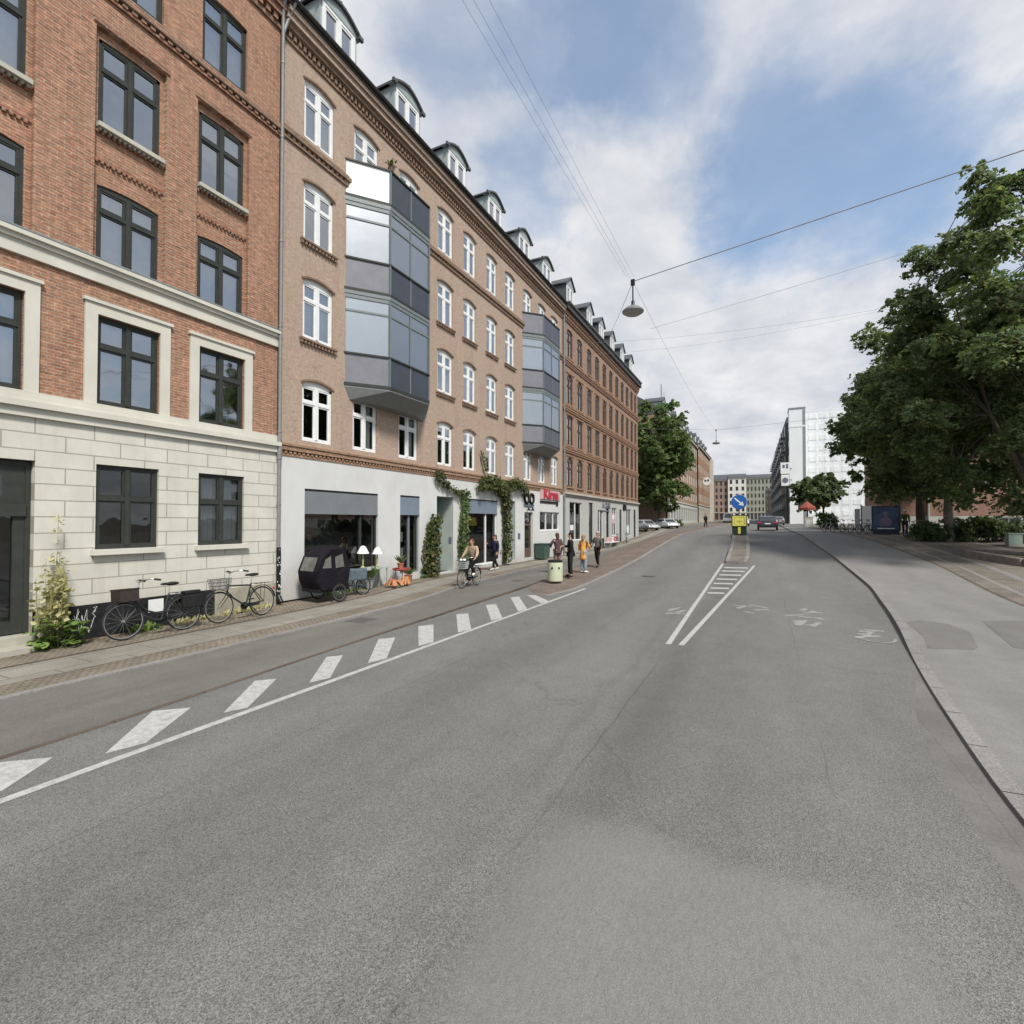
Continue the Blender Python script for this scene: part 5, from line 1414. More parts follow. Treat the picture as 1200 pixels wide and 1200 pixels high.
def weeds(label, x, y, n, h, w, mat='leaf_bright', seed=1):
    r_ = random.Random(seed)
    t = thing('weed', label, 'weeds', (x, y, PVF(y) - .01))
    mb = MB()
    for _ in range(n):
        a = r_.uniform(-w, w); b = r_.uniform(-.08, .1); hh = h * r_.uniform(.35, 1); d = Vector((r_.gauss(0, .5), r_.gauss(0, .5), 1)).normalized(); e = d.orthogonal().normalized() * .018
        p = Vector((b, a, 0)); q = p + d * hh
        mb.add([p - e, p + e, p + d * hh * .6 + e * 1.6, q, p + d * hh * .6 - e * 1.6], [(0, 1, 2, 3, 4)])
        if r_.random() < .5: leaf_fan(mb, tuple(p + d * hh * .6), 2, .06, r_, .05)
    mb.build('blades', M[mat], t)
weeds('tuft of bright green weeds under the near bicycle by the tarred plinth', FAC + .3, 6.95, 90, .26, .26, seed=2)
weeds('thin dry weeds along the wall between the two bicycles', FAC + .24, 8.1, 60, .2, .5, 'leaf_yellow', 3)
weeds('thin dry weeds along the wall behind the second bicycle', FAC + .24, 9.6, 70, .22, .8, 'leaf_yellow', 4)
weeds('low weeds at the wall foot under the wide shop window', FAC + .2, 13.6, 90, .22, 1.2, 'leaf_mid', 5)
weeds('low weeds beside the first climbing plant', FAC + .2, 18.2, 60, .25, .4, 'leaf_mid', 6)

def climber(name, label, pts, n, leaf, mat, seed, wid=.28, out=.12, base=(0, 0, 0), stem=True):
    """a climbing plant following a path (y, z, width) on the wall"""
    r_ = random.Random(seed)
    y0, z0 = pts[0][0], pts[0][1]
    t = thing(name, label, 'plant', (FAC + .05, y0, z0))
    P = [Vector((.05, p[0] - y0, p[1] - z0)) for p in pts]
    if stem:
        mb = MB()
        for k in range(3):
            mb.tube([p + Vector((r_.uniform(0, .05), r_.uniform(-.06, .06), 0)) for p in P], .014, 5)
        mb.build('stem', M['bark'], t)
    L = [0.0]
    for a, b in zip(P, P[1:]): L.append(L[-1] + (b - a).length)
    mb = MB()
    wts = [(pts[i][2] + pts[i + 1][2]) / 2 * (L[i + 1] - L[i]) for i in range(len(P) - 1)]
    for _ in range(n):
        i = r_.choices(range(len(P) - 1), wts)[0]; f = r_.random()
        c = P[i].lerp(P[i + 1], f); w = pts[i][2] + (pts[i + 1][2] - pts[i][2]) * f
        k = noise.noise(Vector((c.y * 2.2, c.z * 2.2, seed))) * .5 + .75
        ang = r_.uniform(0, 2 * PI); rr = w * k * r_.random() ** .55
        c = c + Vector((r_.random() ** 1.3 * out * (1.6 - rr / max(w, .01)) + .02, rr * math.cos(ang), rr * math.sin(ang)))
        s = leaf * r_.uniform(.6, 1.3)
        d = Vector((r_.uniform(-.1, .6), r_.gauss(0, 1), r_.gauss(-.4, .8))).normalized(); e = Vector((r_.uniform(.3, 1), r_.gauss(0, .6), r_.gauss(.3, .6))); e = e - d * e.dot(d); e = e.normalized().cross(d)
        mb.add([c, c + d * s * .5 + e * s * .45, c + d * s, c + d * s * .5 - e * s * .45], [(0, 1, 2, 3)])
    mb.build('leaves', M[mat], t)
    return t
climber('climbing_plant', 'bushy climbing plant left of the teal door', [(18.45, .15, .5), (18.4, .9, .62), (18.45, 1.7, .55), (18.6, 2.3, .45), (18.7, 2.75, .2)], 1500, .14, 'leaf_vine', 71, out=.35)
climber('climbing_plant', 'leafy climbing plant right of the teal door, running up along the blue roller box', [(21.0, .2, .32), (21.0, 1.0, .42), (21.0, 1.8, .4), (21.1, 2.6, .3), (21.15, 3.4, .28), (21.3, 3.95, .3)], 1100, .13, 'leaf_mid', 72, out=.3)
climber('climbing_plant', 'climbing plant right of the third shop window spreading along the brick belt', [(25.55, .2, .3), (25.6, 1.2, .38), (25.6, 2.2, .36), (25.6, 3.2, .4), (25.6, 4.1, .6), (24.4, 4.6, .62), (23.2, 4.55, .45), (22.6, 4.3, .3)], 2000, .15, 'leaf_vine', 73, out=.35)
climber('climbing_vine', 'vine branch spreading right below the first floor windows', [(25.8, 4.5, .5), (26.8, 4.75, .45), (27.8, 4.75, .35), (28.3, 4.2, .25)], 700, .14, 'leaf_vine', 74, out=.3)
climber('climbing_vine', 'thin vine garland hanging over the teal door from the brick belt', [(18.9, 4.7, .4), (19.3, 4.45, .3), (19.9, 4.1, .16), (20.6, 3.95, .14), (21.3, 3.9, .2)], 360, .13, 'leaf_vine', 75, out=.2)
climber('climbing_vine', 'single bare vine shoot reaching up between the first floor windows', [(23.9, 4.8, .1), (23.3, 5.5, .12), (22.95, 6.2, .06)], 60, .12, 'leaf_mid', 76, out=.12)
# potted things outside the flower shop
def pot_plant(label, x, y, z, rp, hp, potmat, leafmat, n, size, h, seed, name='potted_plant'):
    r_ = random.Random(seed)
    t = thing(name, label, 'plant', (x, y, z))
    q = MB(); q.lathe([(rp * .7, 0), (rp, hp), (rp * 1.08, hp), (rp * 1.08, hp + .03), (rp * .9, hp + .03), (rp * .85, hp - .03)], 14); q.build('pot', potmat, t, smooth=40)
    q = MB()
    for _ in range(n):
        a = r_.uniform(0, 6.3); d = Vector((math.cos(a) * .6, math.sin(a) * .6, r_.uniform(.5, 1.4))).normalized(); l = h * r_.uniform(.5, 1); e = d.orthogonal().normalized() * size
        p = Vector((0, 0, hp)); q.add([p + d * l * .3, p + d * l * .65 + e, p + d * l, p + d * l * .65 - e], [(0, 1, 2, 3)])
    q.build('foliage', leafmat, t)
    return t
terra = plain('terracotta', (.36, .14, .08), .8, var=.2); redpot = plain('dull_red_enamel', (.3, .06, .05), .6, var=.2); orange = plain('orange_brown_board', (.42, .19, .09), .8, var=.3, scale=5)
tb = thing('plant_table', 'small dull red tin table outside the flower shop', 'table', (FAC + .62, 15.9, .13))
q = MB(); q.lathe([(.3, .52), (.34, .55), (.34, .6), (.31, .6), (.3, .56)], 18); q.build('table_top', redpot, tb)
for a in (0, 2.1, 4.2):
    q = MB(); q.tube([(.22 * math.cos(a), .22 * math.sin(a), .53), (.3 * math.cos(a), .3 * math.sin(a), 0)], .014, 6); q.build('leg', redpot, tb)
pot_plant('grey green spiky plant in a pot on the dull red tin table', FAC + .6, 15.88, .70, .13, .2, terra, M['leaf_light'], 50, .025, .42, 81)
pot_plant('low green plant in a terracotta pot on the pavement by the plant table', FAC + .5, 16.5, .13, .16, .24, terra, M['leaf_mid'], 60, .03, .4, 82)
pot_plant('leafy potted plant below the wide shop window, beside the cargo bicycle', FAC + .45, 14.3, .13, .17, .26, plain('grey_pot', (.25, .26, .25), .8), M['leaf_mid'], 80, .035, .7, 83)
for i, (x, y, rz, lab) in enumerate(((FAC + .95, 15.05, .5, 'orange brown bark wreath lying on the pavement, on the left'), (FAC + 1.0, 15.7, -.3, 'flatter orange brown bark piece lying under the tin table'))):
    t = thing('bark_decoration', lab, 'decoration', (x, y, .135), rz); r_ = random.Random(90 + i)
    q = MB()
    for k in range(16):
        a = r_.uniform(0, 6.3); l = r_.uniform(.15, .38)
        q.tube([(0, 0, .05 + r_.random() * .12), (math.cos(a) * l * .6, math.sin(a) * l * .6, .12 + r_.random() * .14), (math.cos(a) * l, math.sin(a) * l, .04)], [.05, .06, .03], 5)
    q.build('bark', orange, t)
# things standing in the wide shop window
r_ = random.Random(66)
dsp = thing('window_display_plant', 'green house plant standing inside the wide shop window', 'plant', (FAC - .75, 13.2, .8))
q = MB(); q.lathe([(.12, 0), (.16, .3), (.16, .33)], 12); q.build('pot', terra, dsp)
q = MB()
for _ in range(40): leaf_fan(q, (r_.uniform(-.25, .25), r_.uniform(-.6, .6), r_.uniform(.4, 1.05)), 4, .17, r_, .14)
q.build('foliage', M['leaf_mid'], dsp)
dsp = thing('window_display_plant', 'reddish dried flower spray hanging inside the wide shop window on the left', 'plant', (FAC - .6, 12.45, 1.7))
q = MB(); 
for _ in range(22): leaf_fan(q, (r_.uniform(-.2, .2), r_.uniform(-.35, .35), r_.uniform(0, .9)), 4, .1, r_, .1)
q.build('dried_flowers', plain('dried_flower', (.35, .14, .1), .9, var=.5), dsp)
for (y, z, sc, lab) in ((14.0, .87, .95, 'white lamp with a conical shade on the display table before the shop window'), (14.75, .87, .85, 'smaller cream lamp with a conical shade at the right end of the display table')):
    lp = thing('table_lamp', lab, 'lamp', (FAC + .42, y, z))
    q = MB(); q.lathe([(.09 * sc, 0), (.1 * sc, .03), (.03 * sc, .08), (.045 * sc, .3 * sc), (.02 * sc, .62 * sc)], 14); q.build('base', M['leaf_yellow'], lp, smooth=50)
    q = MB(); q.lathe([(.23 * sc, .55 * sc), (.1 * sc, .8 * sc), (.03 * sc, .84 * sc)], 18); q.build('lamp_shade', M['white_paint'], lp, smooth=40)
st_ = thing('display_table', 'grey green table holding the lamps in front of the wide shop window', 'table', (FAC + .45, 14.3, .115))
q = MB(); q.box(-.3, .18, -.85, .85, .68, .75); 
for (a, b) in ((-.26, -.8), (-.26, .8), (.14, -.8), (.14, .8)): q.box(a - .03, a + .03, b - .03, b + .03, 0, .68)
q.build('table_top', M['reveal_grey'], st_)
nb = thing('notice', 'two white paper notices stuck inside the narrow shop window', 'notice', (FAC - .18, 16.85, 1.6))
q = MB(); q.box(0, .006, -.12, .12, .1, .5); q.box(0, .006, -.06, .16, -.5, -.15); q.build('paper', M['white_paint'], nb)

# fallen leaves and grit gathered at the wall foot
r_ = random.Random(77); q = MB()
for _ in range(900):
    if r_.random() < .45: x, y = FAC + .12 + abs(r_.gauss(0, .28)), 5.3 + r_.gauss(0, .6)
    else: x, y = FAC + .1 + abs(r_.gauss(0, .16)), r_.uniform(5.2, 24)
    if 19.1 < y < 20.5: continue
    z = PVF(y) + (-PVF(y) + .12 * LOW(y)) * min(1, max(0, (x - FAC) / 1.4)) + .006
    a = r_.uniform(0, 6.3); s_ = r_.uniform(.012, .04); c_, n_ = math.cos(a) * s_, math.sin(a) * s_
    q.add([(x - c_, y - n_, z), (x + n_ * .5, y - c_ * .5, z + r_.uniform(0, .012)), (x + c_, y + n_, z + .002), (x - n_ * .5, y + c_ * .5, z + r_.uniform(0, .012))], [(0, 1, 2, 3)])
ll = q.build('leaf_litter', plain('dry_brown_leaf', (.2, .12, .06), .9, var=.6, scale=12))
tag(ll, 'dry brown leaf litter gathered along the foot of the house walls', 'leaf litter', kind='stuff')

# ------------------------------------------------------------------ bicycles (local: x forward, rear hub at x = 0)
def wheel_part(parent, x, y, Rw, rimmat='chrome', tyre='rubber', tr=.017, spokes=16):
    w = MB(); w.torus(Rw - tr, tr, (0, 0, 0), 'y', 36, 8)
    wo = w.build('wheel', M[tyre], parent, smooth=60, loc=(x, y, Rw))
    r_ = MB(); r_.torus(Rw - 2.2 * tr, .007, (0, 0, 0), 'y', 36, 6)
    for k in range(spokes):
        a = 2 * PI * k / spokes; s = .03 if k % 2 else -.03
        r_.tube([(.02 * math.cos(a), s, .02 * math.sin(a)), ((Rw - .05) * math.cos(a), 0, (Rw - .05) * math.sin(a))], .0015, 4, cap=False)
    r_.tube([(0, -.05, 0), (0, .05, 0)], .022, 8)
    r_.build('rim', M[rimmat], wo, smooth=60)
    return wo
def bicycle(label, loc, rz, style='step', frame=None, basket=None, rack=None, tyre='rubber', rim='rim_grey', group=None, lean=0.0, steer=0.0, name='bicycle', rw=.345, bag=None):
    fm = frame or M['black_metal']
    t = thing(name, label, 'bicycle', loc, rz, group)
    t.rotation_euler = (lean, 0, rz)
    WB = 1.1
    wheel_part(t, 0, 0, rw, rim, tyre); wheel_part(t, WB, 0, rw, rim, tyre)
    bb = (.44, 0, .29); st = (.27, 0, .80); hd0 = (.90, 0, .62); hd1 = (.855, 0, .84)
    f = MB(); q = .019
    f.tube([bb, st], q, 8)
    if style == 'step':
        f.tube([hd0, (.72, 0, .40), (.58, 0, .31), bb], q, 8); f.tube([(.885, 0, .70), (.68, 0, .50), (.50, 0, .43), (.40, 0, .42)], q, 8)
    else:
        f.tube([hd0, bb], q * 1.1, 8); f.tube([(.862, 0, .80), (.29, 0, .76)], q, 8)
    for s in (-1, 1):
        f.tube([bb, (0, s * .06, rw)], .010, 6); f.tube([(.29, 0, .74), (0, s * .06, rw)], .009, 6)
    f.tube([hd0, hd1], .02, 8)
    f.build('frame', fm, t, smooth=60)
    k = MB()
    for s in (-1, 1): k.tube([(.90, s * .03, .62), (.92, s * .055, .55), (WB - .03, s * .055, rw + .04), (WB, s * .055, rw)], .011, 6)
    k.build('fork', fm, t, smooth=60)
    h = MB(); h.tube([hd1, (.815, 0, 1.08)], .013, 8)
    h.tube([(.58, -.3, 1.10), (.70, -.27, 1.13), (.80, -.14, 1.12), (.82, 0, 1.08), (.80, .14, 1.12), (.70, .27, 1.13), (.58, .3, 1.10)], .012, 8)
    ho = h.build('handlebar', M['chrome'], t, smooth=60)
    g_ = MB()
    for s in (-1, 1): g_.tube([(.68, s * .277, 1.126), (.56, s * .302, 1.096)], .02, 8)
    g_.build('grip', M['rubber'], ho, smooth=60)
    s_ = MB(); s_.tube([st, (.25, 0, .97)], .013, 8)
    n0 = len(s_.v); s_.ball((.2, 0, 1.0), .14, .09, .04, 12, 6, 1); s_.ball((.34, 0, 1.005), .09, .032, .028, 10, 6, 1)
    s_.build('saddle', [M['chrome'], M['rubber']], t, smooth=60)
    c_ = MB(); c_.lathe([(.09, -.012), (.09, .012)], 20); c_.xf(Matrix.Translation((bb[0], -.05, bb[2])) @ Matrix.Rotation(PI / 2, 4, 'X'))
    c_.box(bb[0] - .42, bb[0] + .03, -.065, -.045, bb[2] - .03, bb[2] + .05)
    c_.tube([(bb[0], -.08, bb[2]), (bb[0] + .06, -.09, bb[2] - .15)], .01, 6); c_.tube([(bb[0], .06, bb[2]), (bb[0] - .06, .09, bb[2] + .15)], .01, 6)
    c_.box(bb[0] + .01, bb[0] + .11, -.17, -.09, bb[2] - .165, bb[2] - .14); c_.box(bb[0] - .11, bb[0] - .01, .09, .17, bb[2] + .14, bb[2] + .165)
    c_.build('crank', M['black_metal'], t)
    m_ = MB()
    for x0, a0, a1 in ((0, .35, 3.0), (WB, .75, 2.75)):
        n = 12; P = [(a0 + (a1 - a0) * i / n) for i in range(n + 1)]
        for a, b in zip(P, P[1:]):
            for (ya, yb, za, zb) in ((-.028, 0, 0, .012), (0, .028, .012, 0)):
                r0 = rw + .03
                m_.quad((x0 + (r0 + za) * math.cos(a), ya, rw + (r0 + za) * math.sin(a)), (x0 + (r0 + zb) * math.cos(a), yb, rw + (r0 + zb) * math.sin(a)), (x0 + (r0 + zb) * math.cos(b), yb, rw + (r0 + zb) * math.sin(b)), (x0 + (r0 + za) * math.cos(b), ya, rw + (r0 + za) * math.sin(b)))
    m_.build('mudguard', fm, t)
    if rack:
        r_ = MB(); z = rw * 2 + .07
        for s in (-1, 1):
            r_.tube([(-.32, s * .06, z), (.22, s * .06, z + .02)], .007, 5); r_.tube([(0, s * .07, rw), (-.05, s * .065, z)], .006, 5)
        for x in (-.3, -.15, 0, .12): r_.tube([(x, -.06, z), (x, .06, z)], .006, 5)
        r_.build('rack', M['black_metal'], t)
        r_ = MB(); r_.ball((-.36, 0, .62), .03, .04, .03); r_.build('tail_light', M['red_sign'], t)
    if basket:
        kind, bm = basket; b_ = MB()
        x0, x1, z0, z1, w = .90, 1.22, .74, .98, .19
        if kind == 'box':
            b_.box(x0, x1, -w, w, z0, z0 + .012)
            for (a, b, c, d) in ((x0, x0 + .012, -w, w), (x1 - .012, x1, -w, w), (x0 + .012, x1 - .012, -w, -w + .012), (x0 + .012, x1 - .012, w - .012, w)): b_.box(a, b, c, d, z0 + .012, z1)
            b_.box(x0 - .01, x1 + .01, -w - .01, -w + .01, z1 - .02, z1 + .005); b_.box(x0 - .01, x1 + .01, w - .01, w + .01, z1 - .02, z1 + .005)
        else:
            for i in range(9):
                x = x0 + (x1 - x0) * i / 8
                for s in (-w, w): b_.tube([(x0 + (x - x0) * .8 + .03, s * .8, z0), (x, s, z1)], .005, 4)
            for i in range(9):
                y = -w + 2 * w * i / 8
                for x in (x0, x1): b_.tube([(x0 + (x - x0) * .8 + .03, y * .8, z0), (x, y, z1)], .005, 4)
                b_.tube([(x0 + .03, y * .8, z0), (x0 + (x1 - x0) * .8 + .03, y * .8, z0)], .005, 4)
            for zz in (0, .33, .66, 1):
                k_ = .8 + .2 * zz; xa = x0 + .03 * (1 - zz); xb = x0 + (x1 - x0) * k_ + .03 * (1 - zz); z = z0 + (z1 - z0) * zz
                b_.tube([(xa, -w * k_, z), (xb, -w * k_, z), (xb, w * k_, z), (xa, w * k_, z), (xa, -w * k_, z)], .006, 4)
        b_.build('basket', bm, t)
    if bag:
        b_ = MB(); b_.box(-.3, .1, -.19, -.08, .48, .74); b_.box(-.3, .1, .08, .19, .46, .73); b_.box(-.33, .0, -.1, .1, .73, .82)
        b_.build('pannier', bag, t, bevel=.03)
    ks = MB(); ks.tube([(.33, .05, .26), (.22, .2, .01)], .01, 6); ks.build('kickstand', M['black_metal'], t)
    return t
wick = plain('dark_wicker', (.03, .022, .02), .85, var=.5, scale=30)
wire = plain('grey_wire', (.2, .2, .19), .5, .6)
oldf = plain('faded_black_frame', (.03, .032, .035), .5, .2, var=.3)
PVZ = -.02
# near bicycle: faces the camera's left, wheels at (-12.15, 5.95) front and 7.1 rear
bicycle('black step through bicycle with a dark wicker basket leaning by the tarred plinth', (FAC + 1.1, 7.36, .0), -PI / 2 - .06, 'step', oldf, ('box', wick), True, group='bicycles leaning on the cream wall', lean=.1, rw=.36, bag=M['black'], tyre='rubber').scale = (1.1,) * 3
bicycle('black diamond frame bicycle with a wire basket and pale tyres under the curtained window', (FAC + 1.2, 9.35, .03), -PI / 2 + .02, 'diamond', oldf, ('wire', wire), True, tyre='rubber', rim='tyre_pale', group='bicycles leaning on the cream wall', lean=.08, rw=.35).scale = (1.1,) * 3
wp = thing('paper_sheet', 'white paper sheet stuck on the dark plinth behind the near bicycle', 'paper', (FAC + .117, 7.28, .5))
q = MB(); q.box(0, .006, -.17, .17, -.14, .16); q.build('sheet', M['white_paint'], wp)

# cargo bicycle with a black hood: faces the camera's left
cb = thing('cargo_bicycle', 'three wheeled cargo bicycle with a black hooded box in front of the wide shop window', 'cargo bicycle', (FAC + 1.1, 13.1, .06), -PI / 2 - .12)
cb.scale = (1.06,) * 3
q = MB()
prof = [(.78, .34), (1.72, .34), (1.86, .62), (1.9, .9), (1.72, 1.32), (1.42, 1.55), (1.0, 1.6), (.80, 1.36), (.70, .9)]
n = len(prof)
def ring(w, sc=1.0):
    cx, cz = 1.3, .9
    return [(cx + (x - cx) * sc, w, cz + (z - cz) * sc) for x, z in prof]
rings = [ring(-.44, .86), ring(-.46, .96), ring(-.36, 1.0), ring(.36, 1.0), ring(.46, .96), ring(.44, .86)]
vs = sum(rings, []); fs = []
for i in range(len(rings) - 1):
    for k in range(n): fs.append((i * n + k, (i + 1) * n + k, (i + 1) * n + (k + 1) % n, i * n + (k + 1) % n))
fs += [tuple(range(n)), tuple(range(6 * n - 1, 5 * n - 1, -1))]
q.add(vs, fs)
q.build('hood', plain('black_hood_cloth', (.012, .01, .014), .8, var=.4, scale=5, spec=.12), cb, smooth=50, bevel=.06)
q = MB()
for s in (-1, 1):
    y = s * .455
    q.add([(.95, y, 1.0), (1.25, y, .98), (1.28, y, 1.3), (1.02, y, 1.38)], [(0, 1, 2, 3)] if s < 0 else [(3, 2, 1, 0)])
    q.add([(1.40, y, .99), (1.70, y, 1.0), (1.6, y, 1.25), (1.42, y, 1.34)], [(0, 1, 2, 3)] if s < 0 else [(3, 2, 1, 0)])
q.add([(1.895, -.3, .92), (1.895, .3, .92), (1.74, .3, 1.3), (1.74, -.3, 1.3)], [(0, 1, 2, 3)])
q.build('clear_window', plain('milky_plastic_window', (.13, .13, .115), .15, var=.3, spec=.6), cb)
q = MB(); q.box(.72, 1.75, -.4, .4, .3, .5); q.build('box', M['black'], cb)
for s in (-1, 1): wheel_part(cb, 1.15, s * .5, .26, 'chrome', 'rubber', .024, 14)
wheel_part(cb, -.15, 0, .3, 'chrome', 'rubber', .022, 16)
q = MB(); q.tube([(.75, 0, .42), (.3, 0, .34), (-.15, .06, .3)], .022, 8); q.tube([(.3, 0, .34), (.12, 0, .82)], .018, 8); q.tube([(.3, 0, .34), (-.15, -.06, .3)], .014, 6); q.tube([(.18, 0, .66), (-.15, .06, .3)], .012, 6)
q.tube([(.7, 0, .42), (.62, 0, 1.0)], .018, 8); q.build('frame', plain('dark_blue_frame', (.03, .05, .07), .4, .2), cb, smooth=50)
q = MB(); q.tube([(.55, -.3, 1.05), (.62, -.24, 1.05), (.62, .24, 1.05), (.55, .3, 1.05)], .014, 8); q.build('handlebar', M['black_metal'], cb, smooth=50)
q = MB(); q.tube([(.12, 0, .82), (.1, 0, .92)], .014, 8); q.ball((.08, 0, .95), .14, .09, .035, 12, 6); q.build('saddle', M['rubber'], cb, smooth=50)
q = MB(); q.box(-.2, .55, -.14, .14, .5, .86); q.build('child_seat_bag', plain('blue_grey_bag', (.09, .12, .14), .8, var=.3), cb, bevel=.05)

# ------------------------------------------------------------------ people
def skin_mesh(V, E, RR, root, level=1):
    me = bpy.data.meshes.new('body'); me.from_pydata(V, E, []); me.update()
    ob = bpy.data.objects.new('body', me); COL.objects.link(ob)
    md = ob.modifiers.new('s', 'SKIN'); md.use_smooth_shade = True; md.branch_smoothing = .3
    sv = me.skin_vertices[0].data
    for i, r_ in enumerate(RR):
        r_ = r_ if isinstance(r_, tuple) else (r_, r_)
        sv[i].radius = r_; sv[i].use_root = (i == root)
    sd = ob.modifiers.new('d', 'SUBSURF'); sd.levels = level; sd.render_levels = level
    dg = bpy.context.evaluated_depsgraph_get(); dg.update()
    nm = bpy.data.meshes.new_from_object(ob.evaluated_get(dg))
    vs = [tuple(v.co) for v in nm.vertices]; fs = [tuple(p.vertices) for p in nm.polygons]
    bpy.data.objects.remove(ob); bpy.data.meshes.remove(me); bpy.data.meshes.remove(nm)
    return vs, fs
BASE = dict(pelvis=(0, 0, .95), waist=(.0, 0, 1.10), chest=(.0, 0, 1.32), neck=(.0, 0, 1.50), chin=(.02, 0, 1.57), head=(.015, 0, 1.655), crown=(.0, 0, 1.735),
            sh_l=(0, .185, 1.44), el_l=(-.02, .24, 1.15), wr_l=(.05, .24, .90), sh_r=(0, -.185, 1.44), el_r=(-.02, -.24, 1.15), wr_r=(.05, -.24, .90),
            hip_l=(0, .09, .93), kn_l=(.02, .095, .50), an_l=(-.01, .10, .09), toe_l=(.14, .115, .04), hip_r=(0, -.09, .93), kn_r=(.02, -.095, .50), an_r=(-.01, -.10, .09), toe_r=(.14, -.115, .04))
def person(label, loc, rz, pose=None, top=None, legs=None, shoe=None, hair=None, coat=0.0, scale=1.0, hairlen=0.0, group=None, slim=1.0, hat=None, bag=None):
    P = dict(BASE); P.update(pose or {})
    P = {k: Vector(v) for k, v in P.items()}
    t = thing('person', label, 'person', loc, rz, group)
    t.scale = (scale,) * 3
    V = []; E = []; RR = []; ix = {}
    def v(k, p, r): ix[k] = len(V); V.append(tuple(p)); RR.append(r); return ix[k]
    def e(a, b): E.append((ix[a], ix[b]))
    for k, r_ in (('pelvis', (.085, .07)), ('waist', (.08, .06)), ('chest', (.09, .065)), ('neck', .05), ('chin', .062), ('head', (.075, .092)), ('crown', (.06, .07))): v(k, P[k], r_)
    for a, b in (('pelvis', 'waist'), ('waist', 'chest'), ('chest', 'neck'), ('neck', 'chin'), ('chin', 'head'), ('head', 'crown')): e(a, b)
    for s in 'lr':
        v('sh_' + s, P['sh_' + s], .035); v('el_' + s, P['el_' + s], .032); v('wr_' + s, P['wr_' + s], .028)
        e('chest', 'sh_' + s); e('sh_' + s, 'el_' + s); e('el_' + s, 'wr_' + s)
        v('hip_' + s, P['hip_' + s], .055); v('kn_' + s, P['kn_' + s], .042); v('an_' + s, P['an_' + s], .034); v('toe_' + s, P['toe_' + s], (.04, .03))
        e('pelvis', 'hip_' + s); e('hip_' + s, 'kn_' + s); e('kn_' + s, 'an_' + s); e('an_' + s, 'toe_' + s)
        d = (P['wr_' + s] - P['el_' + s]).normalized(); side = Vector((0, 1, 0)); side = (side - d * side.dot(d)).normalized(); fw = d.cross(side)
        if fw.x < 0: fw = -fw
        v('palm_' + s, P['wr_' + s] + d * .075, (.036, .018)); e('wr_' + s, 'palm_' + s)
        cur = (side if s == 'r' else -side)
        for k, (off, ln) in enumerate(((.026, .075), (.009, .085), (-.009, .08), (-.026, .062))):
            b0 = P['wr_' + s] + d * .09 + fw * off
            v(f'f{k}a{s}', b0 + d * ln * .5 + cur * .012, .009); v(f'f{k}b{s}', b0 + d * ln * .9 + cur * .035, .007)
            e('palm_' + s, f'f{k}a{s}'); e(f'f{k}a{s}', f'f{k}b{s}')
        v('th1' + s, P['wr_' + s] + d * .05 + fw * .045, .011); v('th2' + s, P['wr_' + s] + d * .095 + fw * .06 + cur * .012, .009)
        e('palm_' + s, 'th1' + s); e('th1' + s, 'th2' + s)
    vs, fs = skin_mesh(V, E, RR, 0, 1)
    q = MB(); q.add(vs, fs)
    H = P['head']; q.ball(H + Vector((.098, 0, -.012)), .024, .016, .026, 8, 6)                # nose
    for s in (-1, 1):
        q.ball(H + Vector((.0, s * .083, -.01)), .022, .012, .033, 8, 6)                         # ears
        q.ball(H + Vector((.079, s * .032, .018)), .012, .016, .009, 8, 6, 1)                    # eyes
    q.ball(H + Vector((.086, 0, -.055)), .012, .026, .008, 8, 6, 2)                              # mouth
    q.build('body', [M['skin'], M['black'], redpot], t, smooth=80)
    def cloth(nm, keys, edges, radii, root, mat, lvl=1):
        V = [tuple(P[k]) if isinstance(k, str) else tuple(k) for k in keys]
        vs, fs = skin_mesh(V, edges, radii, root, lvl); c = MB(); c.add(vs, fs); return c.build(nm, mat, t, smooth=80)
    sl = slim
    nb = P['neck'].lerp(P['chest'], .25)
    keys = ['pelvis', 'waist', 'chest', nb, 'sh_l', 'el_l', P['wr_l'].lerp(P['el_l'], .06), 'sh_r', 'el_r', P['wr_r'].lerp(P['el_r'], .06)]
    rr = [(.16 * sl, .135 * sl), (.152 * sl, .125 * sl), (.175 * sl, .14 * sl), (.085, .08), .09, .064, .047, .09, .064, .047]
    ed = [(0, 1), (1, 2), (2, 3), (2, 4), (4, 5), (5, 6), (2, 7), (7, 8), (8, 9)]
    if coat:
        keys.append(P['pelvis'] + Vector((-.02, 0, -coat * .5))); rr.append((.165 * sl, .14 * sl)); keys.append(P['pelvis'] + Vector((-.03, 0, -coat))); rr.append((.185 * sl, .16 * sl)); ed += [(0, 10), (10, 11)]
    cloth('jacket', keys, ed, rr, 0, top)
    keys = ['pelvis', 'hip_l', 'kn_l', P['an_l'] + Vector((0, 0, .02)), 'hip_r', 'kn_r', P['an_r'] + Vector((0, 0, .02))]
    cloth('trousers', keys, [(0, 1), (1, 2), (2, 3), (0, 4), (4, 5), (5, 6)], [(.14, .12), .108, .076, .062, .108, .076, .062], 0, legs)
    for s in 'lr':
        a, b = P['an_' + s], P['toe_' + s]; dd = (b - a)
        c = MB(); cvs, cfs = skin_mesh([tuple(a + Vector((0, 0, -.0))), tuple(a - dd * .25 + Vector((0, 0, -.055))), tuple(a.lerp(b, .5)), tuple(b), tuple(a + dd * 1.35 + Vector((0, 0, -.012)))], [(0, 1), (0, 2), (2, 3), (3, 4)], [.05, .04, .05, .046, .034], 0, 1)
        c.add(cvs, cfs); c.build('shoe', shoe, t, smooth=80)
    h = MB(); n0 = 0
    h.ball(H + Vector((-.022, 0, .032)), .102, .094, .088, 14, 9)
    if hairlen: h.ball(H + Vector((-.07, 0, -hairlen * .4)), .05, .085, hairlen * .6 + .05, 12, 8)
